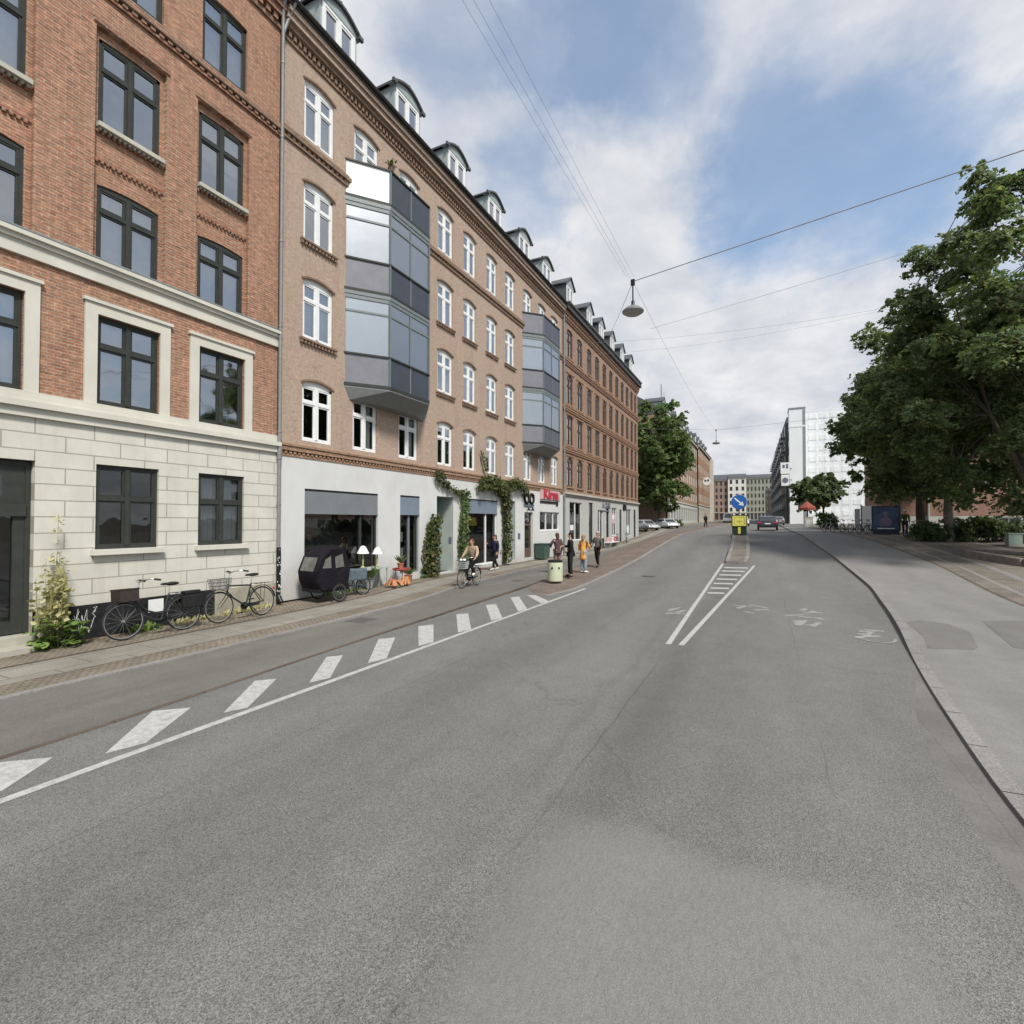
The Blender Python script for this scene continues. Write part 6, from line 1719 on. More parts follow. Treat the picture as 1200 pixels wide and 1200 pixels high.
    h.v = [p if not (p[0] > H.x + .05 and p[2] < H.z + .05) else (H.x + .05, p[1] * .9, p[2]) for p in h.v]
    h.build('hair', hair, t, smooth=80)
    if hat:
        q = MB(); q.ball(H + Vector((-.012, 0, .06)), .112, .104, .085, 14, 8); q.build('cap', hat, t, smooth=80)
    if bag:
        bm, bp, bs = bag; q = MB(); q.box(bp[0] - bs[0], bp[0] + bs[0], bp[1] - bs[1], bp[1] + bs[1], bp[2] - bs[2], bp[2] + bs[2]); q.build('bag', bm, t, bevel=.04)
    return t
def clth(n, c, var=.25): return plain(n, c, .9, var=var, scale=5, spec=.1)
PZ = lambda x, y, d=.12: zg(x, y) + d
# facing: 0 = +X; -pi/2 = towards the camera (-Y)
person('person in a dark navy coat walking along the shop fronts, holding up one arm', (-11.9, 22.3, PZ(-11.9, 22.3, .13)), -2.0,
       dict(kn_l=(.14, .095, .52), an_l=(.18, .1, .11), toe_l=(.33, .11, .06), kn_r=(-.06, -.095, .5), an_r=(-.26, -.1, .13), toe_r=(-.13, -.11, .05), el_r=(.1, -.3, 1.2), wr_r=(.3, -.24, 1.32)),
       clth('navy_coat', (.022, .022, .05)), clth('black_trousers', (.018, .018, .02)), clth('pale_shoes', (.5, .48, .42)), clth('brown_hair', (.1, .06, .035)), .42, 1.0, .12)
person('person in a black jacket and black wide trousers standing behind the litter bin', (-7.42, 20.75, PZ(-7.42, 20.75)), -2.6,
       dict(an_l=(0, .17, .09), toe_l=(.13, .2, .04), kn_l=(.02, .13, .5), an_r=(0, -.17, .09), toe_r=(.13, -.2, .04), kn_r=(.02, -.13, .5), el_l=(.0, .3, 1.18), wr_l=(.16, .2, 1.05), el_r=(.02, -.34, 1.2), wr_r=(.22, -.3, 1.2)),
       clth('black_jacket', (.02, .02, .022)), clth('black_wide_trousers', (.022, .022, .026)), clth('black_shoes', (.015, .015, .015)), clth('black_hair', (.015, .012, .01)), .12, 1.08, .05)
person('person in a dark plum jacket with brown hair, seen behind the litter bin', (-8.7, 22.5, PZ(-8.7, 22.5)), 2.4, dict(el_l=(.06, .3, 1.2), wr_l=(.26, .2, 1.12)),
       clth('plum_jacket', (.09, .05, .055)), clth('taupe_trousers', (.2, .14, .12)), clth('tan_shoes', (.3, .2, .13)), clth('auburn_hair', (.09, .05, .035)), .1, 1.03, .18)
person('person in an ochre yellow coat standing close behind the one in black', (-7.35, 22.3, PZ(-7.35, 22.3)), 1.2, dict(el_l=(.02, .28, 1.17), el_r=(.08, -.28, 1.2), wr_r=(.22, -.2, 1.1)),
       clth('ochre_coat', (.62, .31, .09)), clth('pale_denim', (.28, .31, .34)), clth('white_shoes', (.6, .6, .58)), clth('fair_hair', (.3, .2, .1)), .4, .98, .15, slim=1.15)
person('person in a grey brown jacket with a dark backpack walking near the kerb', (-7.3, 24.35, PZ(-7.3, 24.35)), -1.9,
       dict(kn_l=(.12, .085, .51), an_l=(.1, .09, .10), toe_l=(.24, .1, .05), kn_r=(.0, -.085, .5), an_r=(-.16, -.09, .11), toe_r=(-.03, -.1, .04), el_r=(.04, -.3, 1.18), wr_r=(.25, -.2, 1.12)),
       clth('taupe_jacket', (.12, .11, .095)), clth('black_leggings', (.015, .015, .015)), clth('dark_shoes', (.05, .04, .04)), clth('dark_blonde_hair', (.16, .11, .07)), .22, .98, .1, hat=clth('grey_knit_cap', (.3, .28, .27)), bag=(clth('black_backpack', (.02, .022, .02)), (-.2, .02, 1.22), (.1, .17, .22)))
person('person in dark clothes crossing at the far end of the bus stop kerb', (-6.9, 72, PZ(-6.9, 72, .1)), -.8, dict(kn_l=(.1, .09, .5), an_l=(.12, .1, .09), toe_l=(.26, .1, .04), an_r=(-.18, -.1, .1), toe_r=(-.04, -.1, .05)),
       clth('black_jacket', (.02, .02, .022)), clth('black_trousers', (.018, .018, .02)), clth('black_shoes', (.015, .015, .015)), clth('black_hair', (.015, .012, .01)), .2, 1.0)
person('person in a white cap and olive jacket standing right of the poster stand', (8.65, 43.2, PZ(8.65, 43.2, .12)), -1.5, None,
       clth('olive_jacket', (.09, .1, .04)), clth('dark_trousers', (.03, .035, .04)), clth('black_shoes', (.015, .015, .015)), clth('black_hair', (.015, .012, .01)), .1, 1.0, hat=clth('white_cap', (.75, .75, .72)))
# the cyclist and the bicycle
cyl = (-10.05, 16.35); crz = -1.45
bk = bicycle('black city bicycle with a loaded front basket, ridden by the person in beige', (cyl[0], cyl[1] + .95, zg(*cyl) + .058), crz - .1, 'step', oldf, ('wire', plain('white_wire', (.6, .6, .6), .6)), True, rw=.345)
person('person in a beige jacket riding the black city bicycle towards the camera', (cyl[0], cyl[1] + .95, zg(*cyl) + .058), crz - .1,
       dict(pelvis=(.22, 0, 1.02), waist=(.25, 0, 1.17), chest=(.31, 0, 1.38), neck=(.35, 0, 1.55), chin=(.38, 0, 1.62), head=(.385, 0, 1.70), crown=(.375, 0, 1.78),
            sh_l=(.32, .185, 1.49), el_l=(.42, .28, 1.24), wr_l=(.58, .29, 1.12), sh_r=(.32, -.185, 1.49), el_r=(.42, -.28, 1.24), wr_r=(.58, -.29, 1.12),
            hip_l=(.24, .09, 1.0), kn_l=(.60, .12, .78), an_l=(.40, .13, .50), toe_l=(.52, .14, .46), hip_r=(.24, -.09, 1.0), kn_r=(.56, -.12, .58), an_r=(.46, -.13, .20), toe_r=(.59, -.14, .16)),
       clth('beige_jacket', (.36, .27, .19)), clth('black_cycling_trousers', (.02, .02, .022)), clth('white_sneakers', (.65, .65, .63)), clth('red_brown_hair', (.12, .05, .03)), .0, 1.0, .16)
ld = thing('shopping_bag', 'dark shopping bag with white bundles in the basket of the ridden bicycle', 'bag', (cyl[0] + 1.02 * math.cos(crz - .1) , cyl[1] + .95 + 1.02 * math.sin(crz - .1), zg(*cyl) + .82), crz)
q = MB(); q.box(-.1, .13, -.14, .14, 0, .26); q.build('bag', clth('dark_green_bag', (.02, .035, .03)), ld, bevel=.04)
q = MB(); q.ball((0, -.08, .27), .07, .06, .06); q.ball((.04, .07, .28), .06, .07, .05); q.build('bundle', M['white_paint'], ld, smooth=60)

# ------------------------------------------------------------------ street furniture
bn = thing('litter_bin', 'pale green round litter bin with two dark holes on the bus stop pavement', 'litter bin', (-7.55, 19.3, PZ(-7.55, 19.3)))
bn.rotation_euler = (0, 0, -1.15)
q = MB(); q.lathe([(.27, 0), (.3, .03), (.31, .72), (.3, .76), (.26, .77), (.25, .72)], 28); q.build('barrel', plain('pale_green_enamel', (.47, .5, .36), .5, var=.12, scale=3), bn, smooth=40)
q = MB(); q.lathe([(.3, .78), (.29, .84), (.2, .86)], 24); q.build('rim', M['black'], bn, smooth=40)
q = MB()
for s in (-.13, .13):
    n0 = len(q.v); q.lathe([(.045, -.01), (.045, .012)], 14); q.xf(Matrix.Translation((.296 - abs(s) * .16, s, .55)) @ Matrix.Rotation(PI / 2, 4, 'Y'), n0)
q.build('hole', M['black'], bn)
# keep right sign
sx, sy = -1.66, 42.2; sz = zg(sx, sy) + .11
ks = thing('traffic_sign', 'round blue keep right sign over a yellow reflector box on the traffic island', 'traffic sign', (sx, sy, sz))
ks.rotation_euler = (0, 0, .05)
q = MB(); q.tube([(0, 0, 0), (0, 0, 3.1)], .05, 10); q.build('pole', M['steel'], ks, smooth=40)
q = MB(); q.box(-.5, .5, -.09, .09, 0, .62); q.build('foot_box', plain('black_green_box', (.03, .045, .035), .6, var=.3), ks, bevel=.03)
q = MB(); q.box(-.54, .54, -.14, .12, .62, 1.5); q.build('reflector_box', plain('dark_frame_box', (.06, .06, .03), .6), ks, bevel=.02)
q = MB(); q.box(-.47, .47, -.155, -.142, .69, 1.43); q.box(-.09, .09, -.12, -.1, .1, .6); q.build('reflector_face', M['yellow_sign'], ks)
q = MB()
for (a, b, c, d) in ((-.32, .32, 1.3, 1.335), (-.36, -.32, .78, 1.335), (.32, .36, .78, 1.335), (-.2, .2, 1.02, 1.06), (-.02, .02, .85, 1.2)): q.box(a, b, -.16, -.156, c, d)
q.build('frame_lines', plain('dull_olive_line', (.4, .36, .06), .6), ks)
def disc(mb, R_, y0, y1, cz, n=36, m=0, cx=0.0):
    o = [(cx + R_ * math.cos(2 * PI * i / n), cz + R_ * math.sin(2 * PI * i / n)) for i in range(n)]
    mb.prism(o, 'y', y0, y1, m)
q = MB(); disc(q, .54, -.1, -.07, 2.5, m=0); disc(q, .56, -.07, -.05, 2.5, m=1); so = q.build('sign_disc', [M['blue_sign'], M['white_paint']], ks)
q = MB(); a = -PI / 4; ca, sa = math.cos(a), math.sin(a)
def ar(pts): q.prism([(x * ca - z * sa, 2.5 + (x * sa + z * ca) * .92) for x, z in pts], 'y', -.112, -.101)
ar([(-.42, -.055), (.14, -.055), (.14, .055), (-.46, .055)]); ar([(.141, -.055), (.141, -.2), (.47, 0), (.141, .2), (.141, .055)])
q.build('arrow', M['white_paint'], ks)
# poster stand
ax, ay = 8.05, 45.9
ad = thing('poster_stand', 'dark blue advertising stand with a blurred figure poster under the lindens', 'poster stand', (ax, ay, PZ(ax, ay)), -.15)
q = MB(); q.box(-.8, .8, -.16, .16, .0, .22); q.box(-.86, .86, -.2, .2, .22, 2.08); q.build('case', plain('dark_blue_case', (.02, .025, .05), .4), ad, bevel=.03)
q = MB(); q.box(-.76, .76, -.215, -.205, .32, 1.98); q.build('poster', plain('deep_blue_poster', (.03, .05, .11), .35, var=.6, scale=1.5), ad)
q = MB(); q.prism([(-.42, .62), (.3, .62), (.36, .9), (.22, 1.16), (.08, 1.24), (.07, 1.3), (.14, 1.42), (.13, 1.58), (.05, 1.68), (-.08, 1.68), (-.16, 1.58), (-.16, 1.42), (-.09, 1.3), (-.1, 1.24), (-.26, 1.17), (-.4, .95)][::-1], 'y', -.222, -.216); q.build('figure', plain('pale_mauve_print', (.13, .11, .17), .5, var=.4), ad)
q = MB(); q.box(-.5, .5, -.222, -.217, .4, .46); q.build('caption_bar', M['white_paint'], ad)
wb = thing('notice_board', 'white panel board standing behind the parked bicycles', 'board', (8.45, 55.0, PZ(8.45, 55)), 0)
q = MB(); q.box(-.62, .62, -.06, .06, .15, 2.25); q.build('panel', M['white_paint'], wb)
q = MB()
for s in (-.6, .6): q.box(s - .05, s + .05, -.08, .08, 0, 2.35)
q.build('post', M['steel'], wb)
q = MB(); q.box(-1.1, -.7, -.05, .05, .2, 2.0); q.build('side_panel', M['curtain_grey'], wb)
gc = thing('utility_cabinet', 'pale green low utility cabinet at the right edge beside the planter', 'cabinet', (12.45, 36.9, PZ(12.45, 36.9)), .1)
q = MB(); q.box(-.62, .62, -.2, .2, .05, .62); q.box(-.66, .66, -.23, .23, .62, .67); q.build('case', plain('pale_green_cabinet', (.33, .42, .35), .6, var=.12), gc)
q = MB(); q.box(-.6, .6, -.19, .19, -.05, .05); q.build('base', M['cream_dull'], gc)
q = MB(); q.box(-.02, .02, -.212, -.203, .1, .6); q.box(.1, .13, -.22, -.2, .3, .4); q.build('door_gap', M['black'], gc)
# low planter / kerb wall
pw = thing('planter', 'low weathered planter wall with dry earth along the square', 'planter', (11.2, 30.6, PZ(11.2, 30.6)), 0)
q = MB()
A = [(8.75, 31.9), (9.2, 32.2), (16, 29.6), (16, 27.4), (9.9, 29.2)]
def wall_line(mb, pts, w, h, m=0):
    for (x0, y0), (x1, y1) in zip(pts, pts[1:] + pts[:1]):
        d = Vector((x1 - x0, y1 - y0)); L = d.length; d.normalize(); nn = Vector((-d.y, d.x)) * w / 2
        n = max(1, int(L / .8))
        for i in range(n):
            a = Vector((x0, y0)) + d * L * i / n; b = Vector((x0, y0)) + d * (L * (i + 1) / n - .012)
            vs = []
            for zz in (-.1, h):
                for p_ in (a - nn, b - nn, b + nn, a + nn): vs.append((p_.x, p_.y, zg(p_.x, p_.y) + .1 + zz))
            mb.add(vs, [(3, 2, 1, 0), (4, 5, 6, 7), (0, 1, 5, 4), (1, 2, 6, 5), (2, 3, 7, 6), (3, 0, 4, 7)], m)
wall_line(q, A, .28, .32); q.build('wall', plain('weathered_stone', (.2, .175, .15), .9, var=.35, scale=4), pw, True)
q = MB(); q.add([(x, y, zg(x, y) + .3) for x, y in A], [tuple(range(len(A)))][::-1]); q.build('soil', M['earth'], pw, True)
rp = thing('parasol', 'red parasol open over the far pavement on the right', 'parasol', (4.95, 75, PZ(4.95, 75)))
q = MB(); n = 8; R_ = 1.0
for i in range(n):
    a, b = 2 * PI * i / n, 2 * PI * (i + 1) / n
    q.add([(0, 0, 3.3), (R_ * math.cos(a), R_ * math.sin(a), 2.45), (R_ * math.cos(b), R_ * math.sin(b), 2.45)], [(0, 1, 2)])
    q.quad((R_ * math.cos(a), R_ * math.sin(a), 2.45), (R_ * math.cos(a), R_ * math.sin(a), 2.15), (R_ * math.cos(b), R_ * math.sin(b), 2.15), (R_ * math.cos(b), R_ * math.sin(b), 2.45))
q.build('canopy', plain('faded_red_cloth', (.24, .06, .04), .85, var=.3), rp)
q = MB(); q.tube([(0, 0, 0), (0, 0, 3.35)], .03, 8); q.lathe([(.3, 0), (.3, .08), (.05, .1)], 14); q.build('pole', M['steel'], rp)
bx = thing('crate', 'pale cream display box standing on the pavement below the red parasol', 'box', (5.05, 73.6, PZ(5.05, 73.6)))
q = MB(); q.box(-.42, .42, -.3, .3, 0, 1.2); q.box(-.45, .45, -.33, .33, 1.2, 1.26); q.build('box', M['cream'], bx); q = MB(); q.box(-.3, .3, -.31, -.305, .3, .9); q.build('front_sheet', M['white_paint'], bx)

# parked bicycles by the lindens and at the far shop front
mint = plain('mint_frame', (.2, .4, .36), .4, var=.1); whf = plain('white_frame', (.6, .6, .6), .4); blf = plain('blue_frame', (.05, .12, .25), .4); rdf = plain('red_frame', (.4, .04, .05), .4)
pbs = [(4.6, 50.6, .9, whf, 'white framed bicycle at the left end of the row under the lindens', 'diamond'), (5.15, 49.7, .8, oldf, 'black bicycle second in the row under the lindens', 'step'),
       (5.7, 49.1, .95, mint, 'mint green bicycle in the middle of the row under the lindens', 'step'), (6.2, 48.3, .85, whf, 'white step through bicycle in the middle of the row under the lindens', 'step'),
       (6.6, 47.4, .8, blf, 'blue bicycle near the poster stand', 'diamond'), (6.95, 46.4, .9, oldf, 'black bicycle right beside the poster stand', 'diamond')]
for (x, y, rz, fm, lab, stl) in pbs: bicycle(lab, (x, y, PZ(x, y, .1)), rz, stl, fm, None, True, group='bicycles parked in a row under the lindens')
bicycle('dark bicycle leaning between the poster stand and the hedge', (8.6, 41.6, PZ(8.6, 41.6)), .5, 'step', oldf, ('box', wick), True)
bicycle('mint green bicycle parked at the corner of the far brick house', (-12.3, 50.8, PZ(-12.3, 50.8, .13)), -1.3, 'step', mint, ('wire', wire), True)
bicycle('red bicycle parked by the last shop windows of the far brick house', (-12.5, 48.2, PZ(-12.5, 48.2, .13)), -1.45, 'diamond', rdf, None, True)
fb = thing('market_bench', 'long white bench with red and white goods before the far brick house', 'bench', (-12.3, 45.2, PZ(-12.3, 45.2, .13)), 0)
q = MB(); q.box(-.3, .3, -1.3, 1.3, .42, .5); q.build('seat', M['white_paint'], fb)
for y in (-1.1, 1.1):
    q = MB(); q.box(-.25, .25, y - .05, y + .05, 0, .42); q.build('leg', M['steel'], fb)
for i, (y, mt_, lab) in enumerate(((-.7, 'pink_sign', 'pink box on the left end of the white bench'), (.0, 'white_paint', 'white box in the middle of the white bench'), (.7, 'red_sign', 'red box on the right end of the white bench'))):
    o = thing('goods_box', lab, 'box', (-12.3, 45.2 + y, PZ(-12.3, 45.2, .13) + .5)); q = MB(); q.box(-.2, .2, -.25, .25, 0, .4); q.build('box', M[mt_], o, bevel=.02); q = MB(); q.box(.2, .206, -.15, .15, .1, .3); q.build('box_label', M['curtain_grey'], o)
gb = thing('wheeled_bin', 'dark green lidded bin beside the brown door of the tan house', 'bin', (FAC + .45, 30.35, .135))
q = MB(); q.add([(-.3, -.45, .08), (.3, -.45, .08), (.3, .45, .08), (-.3, .45, .08), (-.35, -.5, .95), (.35, -.5, .95), (.35, .5, .95), (-.35, .5, .95)], [(0, 3, 2, 1), (4, 5, 6, 7), (0, 1, 5, 4), (1, 2, 6, 5), (2, 3, 7, 6), (3, 0, 4, 7)]); q.build('barrel', plain('dark_green_bin', (.05, .09, .075), .6, var=.2), gb)
q = MB(); q.box(-.37, .4, -.52, .52, .955, 1.02); q.build('lid', plain('dark_green_bin', (.05, .09, .075)), gb, bevel=.02)
for y in (-.4, .4):
    q = MB(); q.lathe([(.09, -.03), (.09, .03)], 14); q.xf(Matrix.Translation((-.22, y, .09)) @ Matrix.Rotation(PI / 2, 4, 'X')); q.build('wheel', M['rubber'], gb)

# ------------------------------------------------------------------ cars
def car(label, loc, rz, L=4.4, W=1.82, H=1.48, paint=None, kind='hatch', van=False, group=None):
    """local: x forward, origin on the ground below the middle"""
    t = thing('parked_car' if group else 'car', label, 'van' if van else 'car', loc, rz, group)
    h2 = L / 2
    if van: low = [(-h2, .35), (-h2, 1.0), (-h2 + .03, 1.15), (h2 * .62, 1.15), (h2 - .05, .95), (h2, .6), (h2, .35)]; cab = [(-h2 + .05, 1.15), (-h2 + .1, H), (h2 * .35, H), (h2 * .66, 1.15)]
    else: low = [(-h2, .34), (-h2 - .02, .62), (-h2 + .08, .93), (h2 * .42, .96), (h2 - .12, .78), (h2, .56), (h2 - .02, .34)]; cab = [(-h2 + .12, .93), (-h2 + .42, H - .06), (-h2 + .9, H), (.25, H - .02), (h2 * .50, .955)]
    q = MB(); w = W / 2
    q.prism(low, 'y', -w, w); q.build('body', paint, t, bevel=.07, smooth=40)
    q = MB(); n = len(cab); wt = w * .76
    def wy(z): return w * .94 + (wt - w * .94) * (z - cab[0][1]) / (H - cab[0][1])
    vs = [(x, -wy(z), z) for x, z in cab] + [(x, wy(z), z) for x, z in cab]
    q.add(vs, [tuple(range(n - 1, -1, -1)), tuple(range(n, 2 * n))] + [(i, (i + 1) % n, n + (i + 1) % n, n + i) for i in range(n)]); q.build('cabin', paint, t, bevel=.05, smooth=40)
    g_ = MB()
    zt = H - .1; zb = cab[0][1] + .06
    def slope(p0, p1, z): f = (z - p0[1]) / (p1[1] - p0[1]); return p0[0] + (p1[0] - p0[0]) * f
    xr0, xr1 = slope(cab[0], cab[1], zb), slope(cab[0], cab[1], zt - .05); xf0, xf1 = slope(cab[-1], cab[-2], zb), slope(cab[-1], cab[-2], zt)
    e = .012
    g_.quad((xr0 - e, wy(zb) - .12, zb), (xr0 - e, -wy(zb) + .12, zb), (xr1 - e, -wy(zt) + .1, zt - .05), (xr1 - e, wy(zt) - .1, zt - .05))
    g_.quad((xf0 + e * 2, -wy(zb) + .1, zb), (xf0 + e * 2, wy(zb) - .1, zb), (xf1 + e * 2, wy(zt) - .08, zt), (xf1 + e * 2, -wy(zt) + .08, zt))
    for s in (-1, 1):
        for (a, b) in ((xr1 + .2, .02), (.1, xf1 - .05)):
            P = [(a - (.12 if a < 0 else 0), s * (wy(zb) + e), zb + .02), (b + (.3 if b > .3 else 0), s * (wy(zb) + e), zb + .02), (b, s * (wy(zt) + e), zt - .02), (a, s * (wy(zt) + e), zt - .02)]
            g_.add(P, [(0, 1, 2, 3)] if s < 0 else [(3, 2, 1, 0)])
    g_.build('window', M['glass_far'], t)
    for x in (-h2 * .6, h2 * .62):
        for s in (-1, 1):
            q = MB(); q.torus(.245, .075, (0, 0, 0), 'y', 24, 8); q.lathe([(.25, -.02), (.25, .02)], 18); n0 = len(q.v) - 36; q.xf(Matrix.Rotation(PI / 2, 4, 'X'), n0)
            wo = q.build('wheel', M['rubber'], t, smooth=50, loc=(x, s * (w - .07), .32))
            q = MB(); q.lathe([(.19, -.03), (.17, .02)], 14); q.xf(Matrix.Translation((0, s * .06, 0)) @ Matrix.Rotation(PI / 2, 4, 'X')); q.build('rim', M['steel'], wo)
    for s in (-1, 1):
        q = MB(); q.box(-h2 - .025, -h2 + .12, s * w * .62, s * w * .93, .72, .88); q.build('tail_light', M['red_sign'], t, bevel=.02)
        q = MB(); q.box(h2 - .22, h2 - .02, s * w * .58, s * w * .9, .62, .76); q.build('headlight', M['chrome'], t, bevel=.03)
        q = MB(); q.box(.55, .72, s * (w - .02), s * (w + .17), .95, 1.08); q.build('mirror', paint, t, bevel=.03)
    q = MB(); q.box(-h2 - .045, -h2 - .03, -.26, .26, .66, .77); q.box(h2 + .0, h2 + .02, -.26, .26, .42, .52); q.build('number_plate', M['white_paint'], t)
    q = MB(); q.box(-h2 - .06, -h2 + .1, -w * .94, w * .94, .32, .5); q.box(h2 - .1, h2 + .04, -w * .92, w * .92, .3, .46); q.build('bumper', M['black'], t, bevel=.03)
    return t
def carpaint(n, c): return plain(n, c, .3, .25, var=.05, coat=.6)
cx, cy = .35, 58.5
slope_ = (zg(cx, cy + 2) - zg(cx, cy - 2)) / 4
car('dark violet black car driving away beyond the traffic island', (cx, cy + 2, zg(cx, cy + 2)), PI / 2, 4.5, 1.9, 1.5, carpaint('dark_plum_car_paint', (.035, .03, .042)))
car('silver hatchback parked in the side street under the green tree', (-14.4, 70.5, zg(-14.4, 70.5)), -.75, 4.1, 1.78, 1.5, carpaint('silver_car_paint', (.5, .51, .52)), group='cars parked in the side street')
car('dark car parked behind the silver hatchback in the side street', (-17.2, 67.8, zg(-17.2, 67.8)), -.7, 4.3, 1.8, 1.48, carpaint('black_car_paint', (.03, .03, .035)), group='cars parked in the side street')
car('white car parked nearest the road at the side street corner', (-12.2, 74.6, zg(-12.2, 74.6)), -.95, 4.0, 1.75, 1.45, carpaint('white_car_paint', (.68, .68, .67)), group='cars parked in the side street')
car('white van standing at the far end of the street on the left', (-7.3, 128, zg(-7.3, 128)), -PI / 2, 5.2, 2.0, 2.3, carpaint('white_van_paint', (.7, .7, .68)), van=True)
car('white car half hidden behind the keep right sign', (-2.9, 86, zg(-2.9, 86)), -PI / 2, 4.2, 1.8, 1.48, carpaint('white_car_paint', (.68, .68, .67)))
car('grey car far off at the right kerb', (2.0, 92, zg(2.0, 92)), PI / 2, 4.2, 1.8, 1.46, carpaint('grey_car_paint', (.2, .2, .22)))

# ------------------------------------------------------------------ span wires and hanging lamps
def cable(label, pts, r, sag=0.0, mat='cable', name='overhead_wire', cat='wire'):
    a, b = Vector(pts[0]), Vector(pts[-1])
    t_ = thing(name, label, cat, tuple(a))
    n = 24; P = []
    if len(pts) == 2:
        for i in range(n + 1):
            f = i / n; p = a.lerp(b, f) - a; p.z -= sag * 4 * f * (1 - f); P.append(tuple(p))
    else: P = [tuple(Vector(p) - a) for p in pts]
    q = MB(); q.tube(P, r, 5); q.build('strand', M[mat], t_)
    q = MB(); q.ball((0, 0, 0), r * 2.2, n=8, k=6); q.ball(tuple(b - a), r * 2.2, n=8, k=6); q.build('clamp', M['steel'], t_)
    return t_
L1 = (-3.62, 15.95); L2 = (-4.6, 60.0)
def hang_lamp(label, x, y, zt, zd, rd, name='street_lamp'):
    t_ = thing(name, label, 'street lamp', (x, y, zd), 0, 'street lamps hanging over the road')
    q = MB(); q.tube([(0, 0, .12), (0, 0, zt - zd)], .022, 8); q.box(-.06, .06, -.04, .04, zt - zd - .12, zt - zd + .06); q.lathe([(.05, .28), (.06, .12), (.09, .08)], 12); q.build('suspension_rod', M['black_metal'], t_, smooth=40)
    q = MB(); q.lathe([(.08, .12), (.16, .1), (rd * .7, .06), (rd, -.03), (rd * 1.0, -.07), (rd * .97, -.08)], 28); q.build('lamp_shade', plain('grey_enamel_shade', (.2, .2, .2), .5, .2, var=.1), t_, smooth=40)
    q = MB(); q.lathe([(rd * .96, -.075), (rd * .7, -.14), (rd * .25, -.17)], 24); q.build('diffuser', plain('dull_glass_bowl', (.3, .29, .28), .3, var=.1), t_, smooth=60)
    return t_
hang_lamp('round grey street lamp hanging from the nearer span wire over the road', L1[0], L1[1], 10.05, 9.15, .33)
hang_lamp('small distant street lamp hanging over the road further down the street', L2[0], L2[1], 12.6, 11.2, .42)
cable('thick span wire running right from the nearer lamp over the path', [(L1[0], L1[1], 10.05), (24, 9.4, 10.35)], .014, .0)
cable('thin span wire from the nearer lamp to the roof edge of the far brick house', [(L1[0], L1[1], 10.05), (FAC + .4, 44.5, 18.5)], .008, .3)
cable('second thinner span wire crossing to the right below the thick one', [(-5.2, 27, 12.6), (26, 20.0, 14.6)], .007, .2)
cable('faint span wire from the tan house to the lindens behind the nearer lamp', [(FAC + .1, 31.5, 14.4), (9.0, 33.5, 14.2)], .006, .55)
cable('faintest span wire from the far brick house to the lindens', [(FAC + .1, 40, 16.2), (9.0, 40, 16.4)], .006, .6)
for i, (dx, dz, lab) in enumerate(((-.62, .42, 'leftmost of the three lines running along the street overhead'), (-.25, .25, 'middle of the three lines running along the street overhead'), (.12, .32, 'rightmost of the three lines running along the street overhead'))):
    cable(lab, [(L1[0] + dx, -14, 10.0 + dz), (L1[0] + dx * .3, L1[1], 10.1 + dz * .3)], .0028, .05)
cable('span wire continuing along the street from the nearer to the distant lamp', [(L1[0], L1[1], 10.05), (L2[0], L2[1], 12.55)], .005, .5)
cable('span wire holding the distant lamp between the house fronts', [(FAC + .1, 61, 13.6), (L2[0], L2[1], 12.6), (12, 61, 13.4)], .014)
# ------------------------------------------------------------------ sky, sun, camera
M['tyre_pale'] = plain('pale_tyre', (.4, .38, .34), .8)
w = bpy.data.worlds.new('World'); SC.world = w; w.use_nodes = True
nt = w.node_tree; nt.nodes.clear(); t = NT(nt)
SUN_EL, SUN_AZ = R(50), R(126)          # azimuth measured from +Y towards +X
sky = t.n('ShaderNodeTexSky', sky_type='NISHITA', sun_disc=False, sun_elevation=SUN_EL, sun_rotation=SUN_AZ, altitude=20, air_density=1.0, dust_density=1.2, ozone_density=1.2)
D = t.n('ShaderNodeTexCoord').outputs['Generated']
d = t.sep(D)
k = t.math('DIVIDE', 1.0, t.math('ADD', t.math('MAXIMUM', d[2], 0.0), .16))
U = t.comb(t.math('MULTIPLY', d[0], k), t.math('MULTIPLY', d[1], k), 0.0)
n1 = t.noise(t.scale(U, (.9, .62, 1)), 1.25, 8, .56, dist=.35)
n2 = t.noise(t.scale(U, (1, .8, 1)), 3.6, 6, .6, dist=.3)
wn = t.noise(t.scale(U, (1, .8, 1)), 1.5, 6, .62, out=1)
wo = t.n('ShaderNodeVectorMath', operation='SUBTRACT'); t.l(wn, wo.inputs[0]); wo.inputs[1].default_value = (.5, .5, .5)
wsc = t.n('ShaderNodeVectorMath', operation='SCALE'); wsc.inputs['Scale'].default_value = .42; t.l(wo.outputs[0], wsc.inputs[0])
wad = t.n('ShaderNodeVectorMath', operation='ADD'); t.l(D, wad.inputs[0]); t.l(wsc.outputs[0], wad.inputs[1])
wnm = t.n('ShaderNodeVectorMath', operation='NORMALIZE'); t.l(wad.outputs[0], wnm.inputs[0]); DW = wnm.outputs[0]
dens = t.math('ADD', t.math('MULTIPLY', n1, .8), t.math('MULTIPLY', n2, .25))
def gauss(az_el_vec, c0, c1):
    vm = t.n('ShaderNodeVectorMath', operation='DOT_PRODUCT'); t.l(DW, vm.inputs[0]); vm.inputs[1].default_value = az_el_vec
    mr = t.n('ShaderNodeMapRange', interpolation_type='SMOOTHERSTEP'); mr.inputs['From Min'].default_value = math.cos(c1); mr.inputs['From Max'].default_value = math.cos(c0)
    t.l(vm.outputs['Value'], mr.inputs['Value']); return mr.outputs[0]
CAM_P, CAM_Y = R(1.15), math.atan(295 / 600)
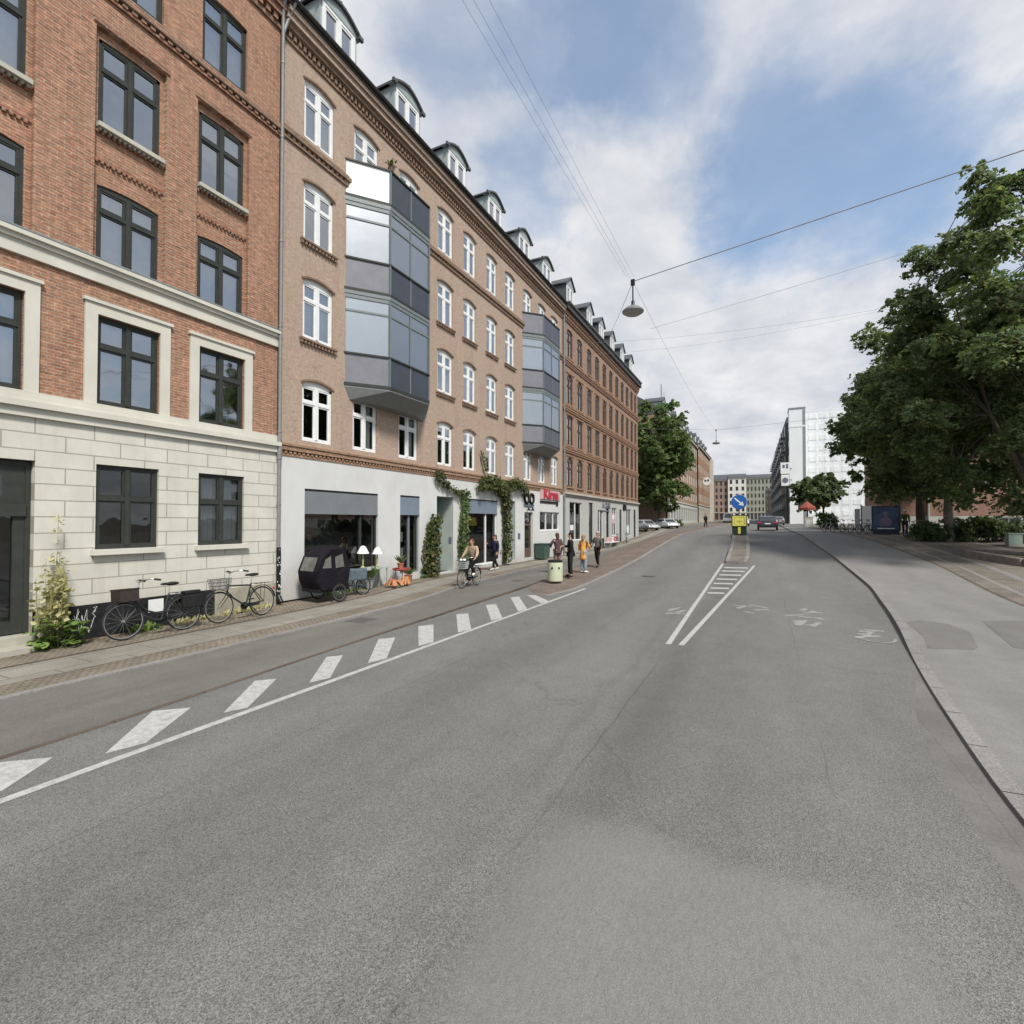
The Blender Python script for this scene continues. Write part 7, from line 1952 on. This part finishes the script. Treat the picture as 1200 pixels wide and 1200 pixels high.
def pdir(px, py):
    u, v = (px - 600) / 600, (600 - py) / 600
    f = Vector((-math.sin(CAM_Y) * math.cos(CAM_P), math.cos(CAM_Y) * math.cos(CAM_P), math.sin(CAM_P))); r_ = Vector((math.cos(CAM_Y), math.sin(CAM_Y), 0)); up = r_.cross(f)
    return tuple((f + r_ * u + up * v).normalized())
for (px, py, c0, c1, amt) in ((955, 215, .02, .25, -.25), (860, 190, .0, .18, -.10), (1060, 200, .0, .2, -.14), (735, 60, .0, .13, -.2), (640, 15, .0, .12, -.2), (610, 205, .0, .12, -.19), (520, 20, .0, .1, -.17), (800, 410, .0, .08, -.10),
                              (740, 200, .0, .16, .16), (700, 480, .1, .5, .2), (430, 130, .1, .35, .07), (1150, 60, .0, .25, .08), (930, 430, .0, .3, .14)):
    dens = t.math('ADD', dens, t.math('MULTIPLY', gauss(pdir(px, py), c0, c1), amt))
# most of the rest of the sky is overcast
mr = t.n('ShaderNodeMapRange', interpolation_type='SMOOTHSTEP'); mr.inputs['From Min'].default_value = .2; mr.inputs['From Max'].default_value = .72; mr.inputs['To Min'].default_value = .27
t.l(dens, mr.inputs['Value']); mask = mr.outputs[0]
lo = t.n('ShaderNodeMapRange', interpolation_type='SMOOTHSTEP'); lo.inputs['From Min'].default_value = .28; lo.inputs['From Max'].default_value = .02
t.l(d[2], lo.inputs['Value'])
mask = t.math('MAXIMUM', mask, t.math('MULTIPLY', lo.outputs[0], .92))
shade = t.math('ADD', t.math('MULTIPLY', n2, .6), t.math('MULTIPLY', n1, .5))
cloud = t.ramp(shade, [(.36, (3.8, 4.05, 4.55)), (.52, (4.75, 4.88, 5.2)), (.68, (6.0, 6.0, 6.1))])
nd = t.n('ShaderNodeMix', data_type='RGBA'); t.l(mask, nd.inputs[0])
skyc = t.mix(1.0, sky.outputs[0], (SKYB * .95, SKYB * 1.25, SKYB * 1.35), 'MULTIPLY')
t.l(skyc, nd.inputs[6]); t.l(cloud, nd.inputs[7])
bg = t.n('ShaderNodeBackground', i_Strength=.10); t.l(nd.outputs[2], bg.inputs[0])
ow = t.n('ShaderNodeOutputWorld'); t.l(bg.outputs[0], ow.inputs[0])
ld_ = bpy.data.lights.new('sun', 'SUN'); ld_.energy = 3.1; ld_.angle = R(11); ld_.color = (1.0, .955, .89)
so = bpy.data.objects.new('sun', ld_); COL.objects.link(so)
sd = Vector((math.sin(SUN_AZ) * math.cos(SUN_EL), math.cos(SUN_AZ) * math.cos(SUN_EL), math.sin(SUN_EL)))
so.rotation_euler = sd.to_track_quat('Z', 'Y').to_euler(); so.location = (30, 10, 60)
cam = bpy.data.cameras.new('camera'); co = bpy.data.objects.new('camera', cam); COL.objects.link(co)
co.location = (0, 0, 2.5); cam.sensor_width = 36; cam.lens = 18.0; cam.clip_start = .05; cam.clip_end = 3000
co.rotation_euler = (PI / 2 + CAM_P, 0, CAM_Y)
SC.camera = co
SC.render.engine = 'CYCLES'
SC.cycles.use_denoising = True
SC.cycles.max_bounces = 8; SC.cycles.transparent_max_bounces = 12; SC.cycles.diffuse_bounces = 5; SC.cycles.glossy_bounces = 3
SC.cycles.sample_clamp_indirect = 6
SC.cycles.caustics_reflective = False; SC.cycles.caustics_refractive = False
SC.view_settings.view_transform = 'Standard'; SC.view_settings.look = 'None'; SC.view_settings.exposure = EXPO; SC.view_settings.gamma = 1
SC.render.resolution_x = SC.render.resolution_y = 1024
